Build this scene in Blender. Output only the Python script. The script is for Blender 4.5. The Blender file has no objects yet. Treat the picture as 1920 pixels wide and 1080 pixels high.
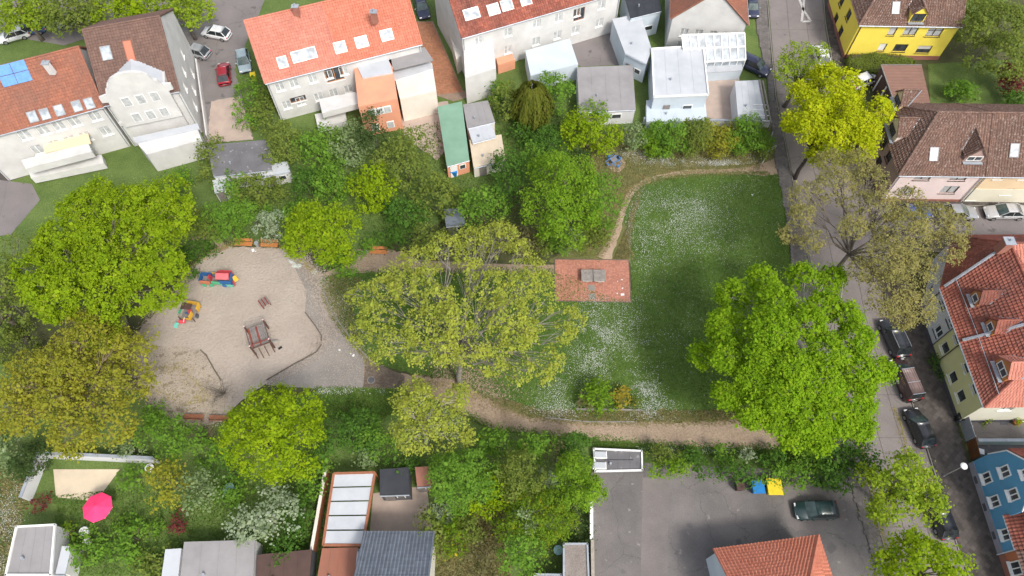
import bpy, math, random
import numpy as np
from mathutils import Vector, Matrix
rnd = random.Random(7)
R = math.radians
# ------------------------------------------------------------------ camera, sky, sun, exposure
SC = bpy.context.scene
COL = SC.collection
FPX, CAMH, TILT = 1330.0, 70.0, R(29.4)
cam = bpy.data.objects.new('camera', bpy.data.cameras.new('camera'))
COL.objects.link(cam)
cam.location = (0, 0, CAMH)
cam.rotation_euler = (TILT, 0, 0)
cam.data.sensor_width = 36.0
cam.data.lens = FPX / 1920 * 36
cam.data.clip_start = 1.0
cam.data.clip_end = 3000
SC.camera = cam
SUN_EL, SUN_AZ = R(50), R(146)
world = bpy.data.worlds.new('World')
SC.world = world
world.use_nodes = True
wn = world.node_tree
sky = wn.nodes.new('ShaderNodeTexSky')
sky.sky_type = 'NISHITA'
sky.sun_disc = False
sky.sun_elevation = SUN_EL
sky.sun_rotation = SUN_AZ
sky.air_density = 1.0
sky.dust_density = 3.0
sky.ozone_density = 1.0
haze = wn.nodes.new('ShaderNodeHueSaturation')   # thin bright cloud: the sky is paler than a clear one
haze.inputs['Saturation'].default_value = 0.45
wn.links.new(sky.outputs[0], haze.inputs['Color'])
wn.links.new(haze.outputs[0], wn.nodes['Background'].inputs[0])
wn.nodes['Background'].inputs[1].default_value = 0.15
sl = bpy.data.lights.new('sun', 'SUN')
sl.energy = 1.6
sl.angle = R(11)
sl.color = (1.0, 0.95, 0.87)
sun = bpy.data.objects.new('sun', sl)
COL.objects.link(sun)
sd = Vector((math.sin(SUN_AZ) * math.cos(SUN_EL), math.cos(SUN_AZ) * math.cos(SUN_EL), math.sin(SUN_EL)))
sun.rotation_euler = sd.to_track_quat('Z', 'Y').to_euler()
sun.location = (0, 0, 120)
vs = SC.view_settings
vs.view_transform = 'Standard'
vs.look = 'None'
vs.exposure = 0.77
vs.gamma = 1.0
vs.use_curve_mapping = False
SC.render.engine = 'CYCLES'
SC.cycles.max_bounces = 6
SC.cycles.diffuse_bounces = 4
SC.cycles.transparent_max_bounces = 8

# ------------------------------------------------------------------ helpers: photo pixel -> place on the ground / on a plane
def ray(px, py):
    u = (px - 960) / FPX; v = (540 - py) / FPX
    return Vector((u, math.sin(TILT) + v * math.cos(TILT), -math.cos(TILT) + v * math.sin(TILT)))
CAMP = Vector((0, 0, CAMH))
def G(px, py, z=0.0):
    d = ray(px, py)
    return CAMP + d * ((CAMH - z) / -d.z)
def onplane(px, py, o, n):
    d = ray(px, py)
    return CAMP + d * ((o - CAMP).dot(n) / d.dot(n))
def scale_at(p):
    y, z = p[1], p[2] - CAMH
    return FPX / (y * math.sin(TILT) - z * math.cos(TILT))
def theta_at(p):
    return math.atan2(math.hypot(p[0], p[1]), CAMH - p[2])

# ------------------------------------------------------------------ helpers: materials
MATS = {}
def newmat(name):
    m = bpy.data.materials.new(name)
    m.use_nodes = True
    n = m.node_tree.nodes; n.clear()
    out = n.new('ShaderNodeOutputMaterial')
    MATS[name] = m
    return m, n, m.node_tree.links, out
def ramp(n, stops):
    r = n.new('ShaderNodeValToRGB')
    e = r.color_ramp.elements
    while len(e) < len(stops): e.new(0.5)
    for el, (p, c) in zip(e, stops):
        el.position = p; el.color = (c[0], c[1], c[2], 1)
    return r
def sh(c, k): return tuple(min(1, x * k) for x in c)
def noise(n, l, co, scale, detail=5, rough=.6):
    t = n.new('ShaderNodeTexNoise')
    t.inputs['Scale'].default_value = scale; t.inputs['Detail'].default_value = detail; t.inputs['Roughness'].default_value = rough
    l.new(co, t.inputs['Vector'])
    return t
def mixc(n, l, a, b, fac, mode='MIX'):
    m = n.new('ShaderNodeMix'); m.data_type = 'RGBA'; m.blend_type = mode
    for sock, v in ((m.inputs[0], fac), (m.inputs[6], a), (m.inputs[7], b)):
        if hasattr(v, 'is_output'): l.new(v, sock)
        elif isinstance(v, (int, float)): sock.default_value = v
        else: sock.default_value = (v[0], v[1], v[2], 1)
    return m.outputs[2]
def M(name, c1, c2=None, scale=1.0, rough=.85, bump=0.0, bscale=8.0, metal=0.0, specks=None, island=0.0, fine=0.0, spec=.3, c3=None, crack=0):
    """two-tone noise, optional fine grain, specks (colour, scale, threshold), per-piece variation"""
    m, n, l, out = newmat(name)
    c2 = c2 or sh(c1, .8)
    tc = n.new('ShaderNodeTexCoord'); co = tc.outputs['Object']
    nz = noise(n, l, co, scale, 6, .62)
    st = [(.32, c2), (.66, c1)] + ([(.8, c3)] if c3 else [])
    r = ramp(n, st); l.new(nz.outputs['Fac'], r.inputs[0])
    c = r.outputs[0]
    if fine:
        f = noise(n, l, co, bscale, 3, .7)
        fr = ramp(n, [(.25, (1 - fine,) * 3), (.75, (1 + fine,) * 3)]); l.new(f.outputs['Fac'], fr.inputs[0])
        # colours above 1 are clipped in a ramp, so grain only darkens
        c = mixc(n, l, c, fr.outputs[0], 1.0, 'MULTIPLY')
    if specks:
        for col_, sc_, th in specks:
            s = noise(n, l, co, sc_, 2, .5)
            sr = ramp(n, [(th, (0, 0, 0)), (th + .06, (1, 1, 1))]); l.new(s.outputs['Fac'], sr.inputs[0])
            c = mixc(n, l, c, col_, sr.outputs[0])
    if crack:
        wz = noise(n, l, co, .9, 3, .6); ad = n.new('ShaderNodeVectorMath'); ad.operation = 'ADD'
        l.new(co, ad.inputs[0]); l.new(wz.outputs['Color'], ad.inputs[1])
        vo = n.new('ShaderNodeTexVoronoi'); vo.feature = 'DISTANCE_TO_EDGE'; vo.inputs['Scale'].default_value = crack
        l.new(ad.outputs[0], vo.inputs['Vector'])
        cr = ramp(n, [(.0, (.72, .72, .72)), (.006, (1, 1, 1))]); l.new(vo.outputs['Distance'], cr.inputs[0])
        c = mixc(n, l, c, cr.outputs[0], 1.0, 'MULTIPLY')
    if island:
        g = n.new('ShaderNodeNewGeometry')
        ir = ramp(n, [(0, (1 - island,) * 3), (1, (1, 1, 1))]); l.new(g.outputs['Random Per Island'], ir.inputs[0])
        c = mixc(n, l, c, ir.outputs[0], 1.0, 'MULTIPLY')
    b = n.new('ShaderNodeBsdfPrincipled')
    l.new(c, b.inputs['Base Color'])
    b.inputs['Roughness'].default_value = rough
    b.inputs['Metallic'].default_value = metal
    b.inputs['Specular IOR Level'].default_value = spec
    if bump:
        bn = noise(n, l, co, bscale, 4, .6)
        bp = n.new('ShaderNodeBump'); bp.inputs['Strength'].default_value = min(1, bump); bp.inputs['Distance'].default_value = .06 * max(1, bump)
        l.new(bn.outputs['Fac'], bp.inputs['Height']); l.new(bp.outputs[0], b.inputs['Normal'])
    l.new(b.outputs[0], out.inputs[0])
    return m
def leafmat(name, dark, light, third=None, trans=.42, vary=.28):
    dark = tuple(d * .55 + l * .45 for d, l in zip(dark, light)); dark, light = sh(dark, 1.32), sh(light, 1.32)
    m, n, l, out = newmat(name)
    g = n.new('ShaderNodeNewGeometry')
    st = [(0, dark), (.75, light)] + ([(.93, light), (.95, third)] if third else [(1.0, sh(light, 1.15))])
    r = ramp(n, st); l.new(g.outputs['Random Per Island'], r.inputs[0])
    tc = n.new('ShaderNodeTexCoord')
    nz = noise(n, l, tc.outputs['Object'], .55, 3, .6)
    hr = ramp(n, [(.3, (1 - vary, 1 - vary * .8, 1 - vary)), (.7, (1, 1, 1))]); l.new(nz.outputs['Fac'], hr.inputs[0])
    n2 = noise(n, l, tc.outputs['Object'], 1.1, 2, .5)   # patches of younger and older leaves
    h2 = ramp(n, [(.42, (0, 0, 0)), (.62, (.6, .6, .6))]); l.new(n2.outputs['Fac'], h2.inputs[0])
    c = mixc(n, l, r.outputs[0], (dark[0] * .8, dark[1] * .92, dark[2]), h2.outputs[0])
    c = mixc(n, l, c, hr.outputs[0], 1.0, 'MULTIPLY')
    d = n.new('ShaderNodeBsdfDiffuse'); t = n.new('ShaderNodeBsdfTranslucent'); mx = n.new('ShaderNodeMixShader')
    l.new(c, d.inputs[0]); l.new(c, t.inputs[0]); mx.inputs[0].default_value = trans
    l.new(d.outputs[0], mx.inputs[1]); l.new(t.outputs[0], mx.inputs[2]); l.new(mx.outputs[0], out.inputs[0])
    return m
def glassmat(name, c, rough=.08):
    m, n, l, out = newmat(name)
    tc = n.new('ShaderNodeTexCoord')
    nz = noise(n, l, tc.outputs['Object'], 1.3, 2, .5)
    r = ramp(n, [(.35, sh(c, .5)), (.65, c)]); l.new(nz.outputs['Fac'], r.inputs[0])
    b = n.new('ShaderNodeBsdfPrincipled'); l.new(r.outputs[0], b.inputs['Base Color'])
    b.inputs['Roughness'].default_value = rough; b.inputs['Specular IOR Level'].default_value = .6
    l.new(b.outputs[0], out.inputs[0])
    return m
def paint(name, c, rough=.3, coat=.6):
    m, n, l, out = newmat(name)
    tc = n.new('ShaderNodeTexCoord')
    nz = noise(n, l, tc.outputs['Object'], 2.5, 4, .6)
    r = ramp(n, [(.3, sh(c, .85)), (.7, c)]); l.new(nz.outputs['Fac'], r.inputs[0])
    b = n.new('ShaderNodeBsdfPrincipled'); l.new(r.outputs[0], b.inputs['Base Color'])
    b.inputs['Roughness'].default_value = rough; b.inputs['Coat Weight'].default_value = coat; b.inputs['Coat Roughness'].default_value = .12
    l.new(b.outputs[0], out.inputs[0])
    return m
def tilemat(name, a, b_, dirt, lichen=None, dirtamt=.5):
    m, n, l, out = newmat(name)
    g = n.new('ShaderNodeNewGeometry')
    r = ramp(n, [(0, a), (1, b_)]); l.new(g.outputs['Random Per Island'], r.inputs[0])
    tc = n.new('ShaderNodeTexCoord')
    nz = noise(n, l, tc.outputs['Object'], .35, 6, .65)
    dr = ramp(n, [(.4, (0, 0, 0)), (.75, (dirtamt,) * 3)]); l.new(nz.outputs['Fac'], dr.inputs[0])
    c = mixc(n, l, r.outputs[0], dirt, dr.outputs[0])
    if lichen:
        s = noise(n, l, tc.outputs['Object'], 4.5, 3, .7)
        sr = ramp(n, [(.56, (0, 0, 0)), (.64, (.75,) * 3)]); l.new(s.outputs['Fac'], sr.inputs[0])
        c = mixc(n, l, c, lichen, sr.outputs[0])
    b = n.new('ShaderNodeBsdfPrincipled'); l.new(c, b.inputs['Base Color']); b.inputs['Roughness'].default_value = .7
    b.inputs['Specular IOR Level'].default_value = .25
    l.new(b.outputs[0], out.inputs[0])
    return m

# ------------------------------------------------------------------ helpers: objects
def tag(o, label=None, cat=None, group=None, kind=None):
    if label: o['label'] = label
    if cat: o['category'] = cat
    if group: o['group'] = group
    if kind: o['kind'] = kind
    return o
def thing(name, label, cat, loc=(0, 0, 0), rz=0.0, group=None):
    o = bpy.data.objects.new(name, None); COL.objects.link(o)
    o.empty_display_size = .3
    o.location = loc; o.rotation_euler = (0, 0, rz)
    return tag(o, label, cat, group)
def root_of(o):
    while o.parent: o = o.parent
    return o
def copy_tree(o, parent=None):
    c = o.copy(); COL.objects.link(c)
    if parent: c.parent = parent
    for ch in list(o.children): copy_tree(ch, c)
    return c
def link_mesh(name, me, mat, parent=None, kind=None, label=None):
    o = bpy.data.objects.new(name, me); COL.objects.link(o)
    if mat: me.materials.append(MATS[mat] if isinstance(mat, str) else mat)
    if parent: o.parent = parent
    if kind: o['kind'] = kind
    if label: o['label'] = label
    return o
class MB:
    """collects shapes; w=True means world coordinates (made local to the parent thing on build)"""
    def __init__(s): s.v = []; s.f = []
    def add(s, vs, fs):
        k = len(s.v); s.v += [tuple(v) for v in vs]; s.f += [tuple(i + k for i in f) for f in fs]; return s
    def box(s, c, size, rz=0.0, bevel=0.0, tiltx=0.0, tilty=0.0):
        hx, hy, hz = size[0] / 2, size[1] / 2, size[2] / 2
        m = Matrix.Rotation(rz, 3, 'Z') @ Matrix.Rotation(tiltx, 3, 'X') @ Matrix.Rotation(tilty, 3, 'Y')
        c = Vector(c)
        if bevel:
            b = min(bevel, hx * .9, hy * .9, hz * .9)
            pts = []
            for z, i in ((-hz, 0), (hz - b, 0), (hz, b)):
                pts += [(-hx + i, -hy + i, z), (hx - i, -hy + i, z), (hx - i, hy - i, z), (-hx + i, hy - i, z)]
            fs = [(3, 2, 1, 0), (8, 9, 10, 11)]
            for lv in (0, 4):
                for q in range(4):
                    a = lv + q; b2 = lv + (q + 1) % 4
                    fs.append((a, b2, b2 + 4, a + 4))
        else:
            pts = [(x, y, z) for z in (-hz, hz) for x, y in ((-hx, -hy), (hx, -hy), (hx, hy), (-hx, hy))]
            fs = [(3, 2, 1, 0), (4, 5, 6, 7)] + [(q, (q + 1) % 4, (q + 1) % 4 + 4, q + 4) for q in range(4)]
        return s.add([c + m @ Vector(p) for p in pts], fs)
    def tube(s, pts, rad, seg=6, caps=True):
        pts = [Vector(p) for p in pts]
        if not isinstance(rad, (list, tuple)): rad = [rad] * len(pts)
        vs = []; fs = []
        for i, p in enumerate(pts):
            d = (pts[min(i + 1, len(pts) - 1)] - pts[max(i - 1, 0)])
            d = d.normalized() if d.length > 1e-6 else Vector((0, 0, 1))
            a = d.orthogonal().normalized(); b = d.cross(a)
            if i and (a.dot(la) < 0): a = -a; b = -b
            # keep frames aligned
            if i:
                a = (la - d * la.dot(d)); a = a.normalized() if a.length > 1e-4 else d.orthogonal().normalized(); b = d.cross(a)
            la = a
            for k in range(seg):
                t = 2 * math.pi * k / seg
                vs.append(p + (a * math.cos(t) + b * math.sin(t)) * rad[i])
        for i in range(len(pts) - 1):
            for k in range(seg):
                q = i * seg + k; w = i * seg + (k + 1) % seg
                fs.append((q, w, w + seg, q + seg))
        if caps:
            fs.append(tuple(range(seg))[::-1]); fs.append(tuple(range((len(pts) - 1) * seg, len(pts) * seg)))
        return s.add(vs, fs)
    def cyl(s, c, r, h, seg=16, r2=None):
        c = Vector(c)
        return s.tube([c, c + Vector((0, 0, h))], [r, r if r2 is None else r2], seg)
    def prism(s, pts, z0, z1):
        n = len(pts)
        vs = [(p[0], p[1], z0) for p in pts] + [(p[0], p[1], z1) for p in pts]
        fs = [tuple(range(n))[::-1], tuple(range(n, 2 * n))] + [(i, (i + 1) % n, (i + 1) % n + n, i + n) for i in range(n)]
        return s.add(vs, fs)
    def slab(s, pts, n, th):
        """polygon (3-D points, any plane) given thickness th against its normal n"""
        k = len(pts); n = Vector(n) * th
        vs = [Vector(p) for p in pts] + [Vector(p) - n for p in pts]
        fs = [tuple(range(k)), tuple(range(k, 2 * k))[::-1]] + [(i + k, (i + 1) % k + k, (i + 1) % k, i) for i in range(k)]
        return s.add(vs, fs)
    def ball(s, c, r, seg=10, rings=6):
        c = Vector(c); rr = r if isinstance(r, (tuple, list)) else (r, r, r)
        vs = []; fs = []
        for i in range(rings + 1):
            ph = math.pi * i / rings
            for k in range(seg):
                t = 2 * math.pi * k / seg
                vs.append(c + Vector((rr[0] * math.sin(ph) * math.cos(t), rr[1] * math.sin(ph) * math.sin(t), rr[2] * math.cos(ph))))
        for i in range(rings):
            for k in range(seg):
                fs.append((i * seg + k, (i + 1) * seg + k, (i + 1) * seg + (k + 1) % seg, i * seg + (k + 1) % seg))
        return s.add(vs, fs)
    def build(s, name, mat, parent=None, w=False, kind=None, label=None, smooth=False):
        v = s.v
        if w and parent is not None:
            o = root_of(parent).location
            v = [(a[0] - o.x, a[1] - o.y, a[2] - o.z) for a in v]
        me = bpy.data.meshes.new(name)
        me.from_pydata(v, [], s.f); me.update()
        if smooth:
            me.polygons.foreach_set('use_smooth', [True] * len(me.polygons))
        return link_mesh(name, me, mat, parent, kind, label)
def quads_mesh(name, V, mat, parent=None, kind=None, tri=False):
    """V: (N,4,3) numpy of separate quads"""
    k = V.shape[1]; N = V.shape[0]
    me = bpy.data.meshes.new(name)
    me.vertices.add(N * k); me.vertices.foreach_set('co', V.reshape(-1).astype(np.float32))
    me.loops.add(N * k); me.loops.foreach_set('vertex_index', np.arange(N * k, dtype=np.int32))
    me.polygons.add(N); me.polygons.foreach_set('loop_start', np.arange(0, N * k, k, dtype=np.int32))
    me.polygons.foreach_set('loop_total', np.full(N, k, dtype=np.int32))
    me.update(calc_edges=True)
    return link_mesh(name, me, mat, parent, kind)
def leaf_quads(C, Nn, size, rng, aspect=.75):
    N = len(C)
    Nn = Nn / (np.linalg.norm(Nn, axis=1, keepdims=True) + 1e-9)
    a = rng.normal(size=(N, 3)); a -= Nn * (a * Nn).sum(1, keepdims=True); a /= np.linalg.norm(a, axis=1, keepdims=True) + 1e-9
    b = np.cross(Nn, a)
    s = size.reshape(-1, 1) * .5
    # leaf: a kite with a raised tip
    return np.stack([C - a * s, C - b * s * aspect + Nn * s * .15, C + a * s * 1.1, C + b * s * aspect + Nn * s * .15], 1)

def catmull(pts, per=6, closed=True):
    n = len(pts); out = []
    rng_ = range(n) if closed else range(n - 1)
    for i in rng_:
        g = (lambda k: pts[k % n]) if closed else (lambda k: pts[max(0, min(n - 1, k))])
        p0, p1, p2, p3 = g(i - 1), g(i), g(i + 1), g(i + 2)
        for j in range(per):
            t = j / per
            out.append(tuple(.5 * (2 * p1[d] + (p2[d] - p0[d]) * t + (2 * p0[d] - 5 * p1[d] + 4 * p2[d] - p3[d]) * t * t + (3 * p1[d] - p0[d] - 3 * p2[d] + p3[d]) * t ** 3) for d in (0, 1)))
    if not closed: out.append(tuple(pts[-1][:2]))
    return out
def outline(pxs, smooth=0, jit=0.0, step=.35):
    pts = [G(*p)[:2] for p in pxs]
    if smooth: pts = catmull(pts, smooth)
    if jit:
        o = []
        for i, a in enumerate(pts):
            b = pts[(i + 1) % len(pts)]
            d = math.dist(a, b); k = max(1, int(d / step))
            for j in range(k):
                t = j / k
                o.append((a[0] + (b[0] - a[0]) * t + rnd.uniform(-jit, jit), a[1] + (b[1] - a[1]) * t + rnd.uniform(-jit, jit)))
        pts = o
    return pts
def sheet(name, pxs, mat, z, smooth=0, jit=0.0, th=0.0, kind='structure', parent=None, pts=None):
    pts = pts or outline(pxs, smooth, jit)
    mb = MB()
    if th: mb.prism(pts, z - th, z)
    else: mb.add([(p[0], p[1], z) for p in pts], [tuple(range(len(pts)))])
    o = mb.build(name, mat, parent, kind=kind)
    me = o.data
    if not th and me.polygons[0].normal.z < 0: me.flip_normals()
    return o
def ribbon_outline(pxs, widths, per=6):
    """a path from a centre line in photo pixels and widths in metres"""
    c = [tuple(G(*p)[:2]) + () for p in pxs]
    cc = catmull(c, per, closed=False)
    ww = np.interp(np.linspace(0, 1, len(cc)), np.linspace(0, 1, len(widths)), widths)
    Lf, Rt = [], []
    for i, p in enumerate(cc):
        a = cc[max(0, i - 1)]; b = cc[min(len(cc) - 1, i + 1)]
        d = math.hypot(b[0] - a[0], b[1] - a[1]) or 1
        nx, ny = -(b[1] - a[1]) / d, (b[0] - a[0]) / d
        w = ww[i] / 2
        Lf.append((p[0] + nx * (w + rnd.uniform(-.1, .1)), p[1] + ny * (w + rnd.uniform(-.1, .1))))
        Rt.append((p[0] - nx * (w + rnd.uniform(-.1, .1)), p[1] - ny * (w + rnd.uniform(-.1, .1))))
    return Lf + Rt[::-1]
def inside(P, poly):
    """P (N,2) in polygon"""
    x, y = P[:, 0], P[:, 1]; r = np.zeros(len(P), bool)
    n = len(poly)
    for i in range(n):
        x1, y1 = poly[i]; x2, y2 = poly[(i + 1) % n]
        c = ((y1 > y) != (y2 > y)) & (x < (x2 - x1) * (y - y1) / ((y2 - y1) or 1e-9) + x1)
        r ^= c
    return r
def scatter(poly, n, rng):
    a = np.array(poly); lo, hi = a.min(0), a.max(0)
    out = []
    tot = 0
    while tot < n:
        P = rng.uniform(lo, hi, (n, 2)); P = P[inside(P, poly)]
        out.append(P); tot += len(P)
        if not len(P): break
    return np.concatenate(out)[:n]
# ------------------------------------------------------------------ materials
M('soil', (.085, .085, .035), (.05, .06, .022), .8, bump=.5, bscale=6, c3=(.13, .11, .06))
M('lawn', (.092, .15, .030), (.062, .112, .020), .22, .95, bump=.9, bscale=7, fine=.45, c3=(.13, .165, .05))
M('dry_grass', (.17, .15, .055), (.09, .115, .035), .5, .95, bump=.8, bscale=7, fine=.4, c3=(.25, .2, .11))
M('garden_grass', (.12, .17, .045), (.075, .12, .028), .35, .95, bump=.8, bscale=6, fine=.4, c3=(.12, .13, .05))
M('sand', (.405, .345, .295), (.345, .292, .248), .25, .95, bump=2.2, bscale=3.8, fine=.12)
M('stony_sand', (.38, .32, .265), (.31, .26, .21), .4, .95, bump=1.2, bscale=4, fine=.2, specks=[((.14, .115, .075), 6.5, .61), ((.22, .18, .13), 1.1, .6)])
M('apron', (.275, .248, .225), (.20, .183, .17), .3, .9, bump=.4, bscale=9, fine=.2, c3=(.40, .345, .285), specks=[((.33, .30, .27), 3, .66)])
M('paver_brown', (.21, .165, .13), (.15, .115, .09), 1.2, .9, island=.35)
M('dirt', (.335, .255, .185), (.25, .185, .13), .35, .95, bump=.7, bscale=5, fine=.3, c3=(.36, .275, .195))
M('dirt_pale', (.40, .30, .215), (.31, .23, .16), .6, .95, bump=.5, bscale=6, fine=.2)
M('red_paver', (.55, .245, .17), (.48, .215, .155), .6, .85, island=.28, c3=(.47, .25, .19))
M('joint', (.30, .21, .16), (.20, .16, .12), 2)
M('asphalt', (.215, .19, .185), (.165, .15, .145), .25, .9, bump=.3, bscale=14, fine=.2, specks=[((.12, .11, .105), .6, .64)], crack=.14)
M('road_concrete', (.235, .205, .195), (.19, .168, .16), .35, .9, bump=.25, bscale=12, fine=.12, island=.1, specks=[((.14, .125, .12), .9, .66), ((.30, .27, .25), 2.1, .69)], crack=.10)
M('seam', (.07, .062, .058), (.12, .10, .08), 3)
M('cobble', (.135, .115, .103), (.09, .078, .07), .4, .9, island=.45)
M('kerb', (.27, .25, .225), (.19, .175, .15), 1.5, .9, bump=.3, bscale=10)
M('yard', (.19, .172, .165), (.125, .115, .112), .22, .92, bump=.3, bscale=10, fine=.2, c3=(.225, .195, .18), specks=[((.13, .12, .118), .55, .66), ((.25, .225, .205), 1.3, .68)], crack=.16)
M('yard_worn', (.20, .175, .165), (.15, .135, .13), .3, .92, fine=.15)
M('pave_bed', (.085, .073, .066), (.06, .052, .047), 2)
M('cobble_grey', (.19, .172, .162), (.14, .127, .12), .6, .9, island=.25, specks=[((.10, .09, .085), 1.1, .64)])
M('pave_bed_grey', (.13, .117, .11), (.09, .08, .075), 2)
M('brick_drive', (.45, .20, .11), (.36, .17, .10), .8, .9, island=.25)
M('terrace', (.46, .36, .30), (.36, .29, .25), .7, .9, bump=.2, bscale=8)
M('beige_terrace', (.62, .52, .38), (.5, .42, .32), .5, .9)
M('road_paint', (.55, .54, .52), (.38, .36, .34), 2.5, .8)
M('moss', (.26, .21, .06), (.16, .14, .05), 2, .95)
M('timber', (.16, .13, .10), (.09, .075, .06), 3, .85)
M('white_wall', (.62, .61, .59), (.51, .50, .485), .55, .9, bump=.25, bscale=14)
M('paleblue_wall', (.54, .60, .66), (.47, .53, .58), .4, .9, bump=.2, bscale=14)
M('offwhite_wall', (.72, .68, .60), (.62, .58, .5), .4, .9, bump=.2, bscale=14)
M('yellow_wall', (.86, .70, .105), (.80, .64, .09), .4, .9, bump=.25, bscale=14)
M('mauve_wall', (.44, .31, .27), (.38, .27, .24), .5, .9, bump=.2, bscale=14)
M('pink_wall', (.80, .66, .63), (.72, .60, .57), .5, .9, bump=.2, bscale=14)
M('beige_wall', (.80, .62, .40), (.74, .56, .36), .5, .9, bump=.2, bscale=14)
M('cream_wall', (.78, .74, .60), (.70, .66, .53), .5, .9, bump=.2, bscale=14)
M('lime_wall', (.68, .65, .34), (.61, .585, .30), .5, .9, bump=.2, bscale=14)
M('lightgrey_wall', (.64, .64, .655), (.56, .56, .575), .5, .9, bump=.2, bscale=14)
M('blue_wall', (.125, .35, .56), (.105, .305, .50), .35, .9, bump=.25, bscale=12)
M('orange_wall', (.55, .20, .10), (.48, .17, .085), .5, .9, bump=.2, bscale=14)
M('salmon_wall', (.72, .33, .20), (.62, .28, .18), .5, .9)
M('plinth_grey', (.11, .11, .125), (.08, .08, .09), 1, .9)
M('plinth_lilac', (.36, .35, .40), (.28, .27, .31), .8, .9)
M('plinth_brick', (.34, .15, .11), (.27, .12, .09), 1, .9)
M('white_trim', (.82, .82, .80), (.72, .72, .70), 2, .5)
M('dark_frame', (.085, .052, .042), (.06, .04, .034), 3, .6)
M('grey_frame', (.30, .29, .29), (.24, .23, .23), 3, .6)
M('sill_slate', (.10, .10, .11), (.07, .07, .08), 3, .5)
M('zinc', (.42, .45, .49), (.30, .33, .37), 1.2, .45, metal=.3)
M('copper_dark', (.10, .07, .055), (.07, .05, .04), 2, .5)
M('blind', (.62, .60, .57), (.52, .5, .48), 2, .7)
M('curtain', (.55, .56, .55), (.30, .31, .32), 3, .8)
glassmat('glass', (.065, .075, .085))
glassmat('glass_sky', (.42, .47, .52), .15)
glassmat('car_glass', (.03, .038, .042), .05)
glassmat('windscreen', (.085, .13, .125), .06)
glassmat('skylight_glass', (.48, .53, .58), .15)
tilemat('tile_red', (.25, .075, .05), (.375, .125, .085), (.085, .045, .038), None, .9)
tilemat('tile_salmon', (.46, .175, .125), (.54, .225, .165), (.38, .14, .10), None, .6)
tilemat('tile_orange', (.46, .155, .10), (.54, .205, .135), (.48, .14, .08), None, .5)
tilemat('tile_rust', (.25, .10, .065), (.33, .13, .08), (.19, .105, .08), None, .8)
tilemat('tile_brown', (.135, .075, .055), (.20, .115, .085), (.085, .055, .045), (.36, .29, .25), .7)
tilemat('tile_umber', (.15, .088, .07), (.19, .115, .09), (.11, .07, .06), None, .6)
tilemat('tile_slate', (.13, .15, .18), (.18, .20, .24), (.10, .11, .13), None, .6)
M('roof_felt', (.165, .16, .17), (.12, .115, .12), .5, .9, bump=.3, bscale=8, specks=[((.26, .25, .25), 1.7, .64)])
M('roof_gravel', (.27, .235, .215), (.20, .17, .15), .7, .95, bump=.6, bscale=9, fine=.25)
M('roof_white', (.50, .515, .54), (.41, .43, .455), .4, .6)
M('roof_grey', (.30, .285, .285), (.24, .23, .23), .4, .8, bump=.2, bscale=6)
M('roof_dark', (.045, .048, .055), (.03, .032, .04), .8, .6)
M('roof_green', (.20, .34, .25), (.16, .28, .2), .4, .7)
M('metal_brown', (.27, .155, .12), (.22, .13, .10), .6, .55)
M('board_brown', (.095, .055, .045), (.07, .042, .035), 1, .7)
M('solar', (.03, .05, .11), (.02, .03, .07), 2, .15, spec=.7)
M('solar_blue', (.12, .30, .62), (.09, .22, .5), 2, .15, spec=.7)
M('concrete', (.29, .26, .235), (.20, .18, .165), 1.6, .9, bump=.4, bscale=12, specks=[((.16, .14, .13), 5, .62)])
M('stone_wall', (.42, .38, .32), (.28, .25, .2), 2, .95, bump=.6, bscale=8)
M('slat_orange', (.52, .215, .075), (.44, .17, .055), 2.5, .6)
M('slat_brown', (.33, .13, .07), (.25, .10, .055), 2.5, .6)
M('plank_grey', (.25, .225, .21), (.175, .155, .148), 2.5, .85, bump=.3, bscale=14)
M('plank_red', (.26, .065, .045), (.18, .05, .04), 2.5, .75)
M('post_brown', (.14, .075, .06), (.09, .05, .04), 3, .8)
M('post_end', (.66, .48, .44), (.55, .40, .36), 4, .8)
M('steel', (.58, .60, .62), (.48, .5, .52), 3, .35, metal=.7)
M('steel_blue', (.07, .21, .46), (.05, .16, .38), 3, .4)
M('rubber', (.025, .025, .026), (.018, .018, .018), 4, .85)
M('rim', (.40, .41, .42), (.28, .29, .3), 4, .35, metal=.6)
M('lamp_red', (.55, .02, .02), (.40, .015, .015), 4, .25)
M('lamp_white', (.75, .75, .74), (.6, .6, .6), 4, .2)
M('plate_white', (.75, .75, .72), (.65, .65, .62), 4, .5)
for nm, c in dict(play_red=(.58, .07, .09), play_pink=(.68, .15, .17), play_yellow=(.72, .42, .05), play_blue=(.03, .14, .36), play_green=(.10, .45, .24), play_teal=(.16, .52, .42), play_orange=(.64, .22, .12)).items():
    M(nm, c, sh(c, .8), 3, .5)
for nm, c in dict(car_black=(.018, .019, .023), car_greyblack=(.035, .038, .046), car_brown=(.055, .032, .03), car_silver=(.46, .46, .46), car_grey=(.30, .31, .33), car_white=(.74, .74, .75), car_red=(.30, .012, .025), car_blue=(.045, .09, .26), car_navy=(.03, .035, .075), car_paleblue=(.30, .38, .42)).items():
    paint(nm, c)
paint('car_green', (.02, .045, .045))
M('van_roof', (.22, .155, .145), (.17, .12, .11), 1.5, .4)
M('gold_print', (.45, .30, .13), (.36, .23, .09), 4, .6)
M('plastic_black', (.02, .02, .022), (.014, .014, .015), 3, .5)
M('plastic_grey', (.28, .30, .33), (.22, .235, .26), 3, .5)
M('plastic_blue', (.02, .20, .52), (.016, .16, .42), 3, .5)
M('plastic_yellow', (.72, .56, .03), (.6, .45, .025), 3, .5)
M('plastic_teal', (.03, .34, .24), (.025, .26, .19), 3, .5)
M('parasol_pink', (.85, .05, .17), (.75, .04, .14), 2, .8)
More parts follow.
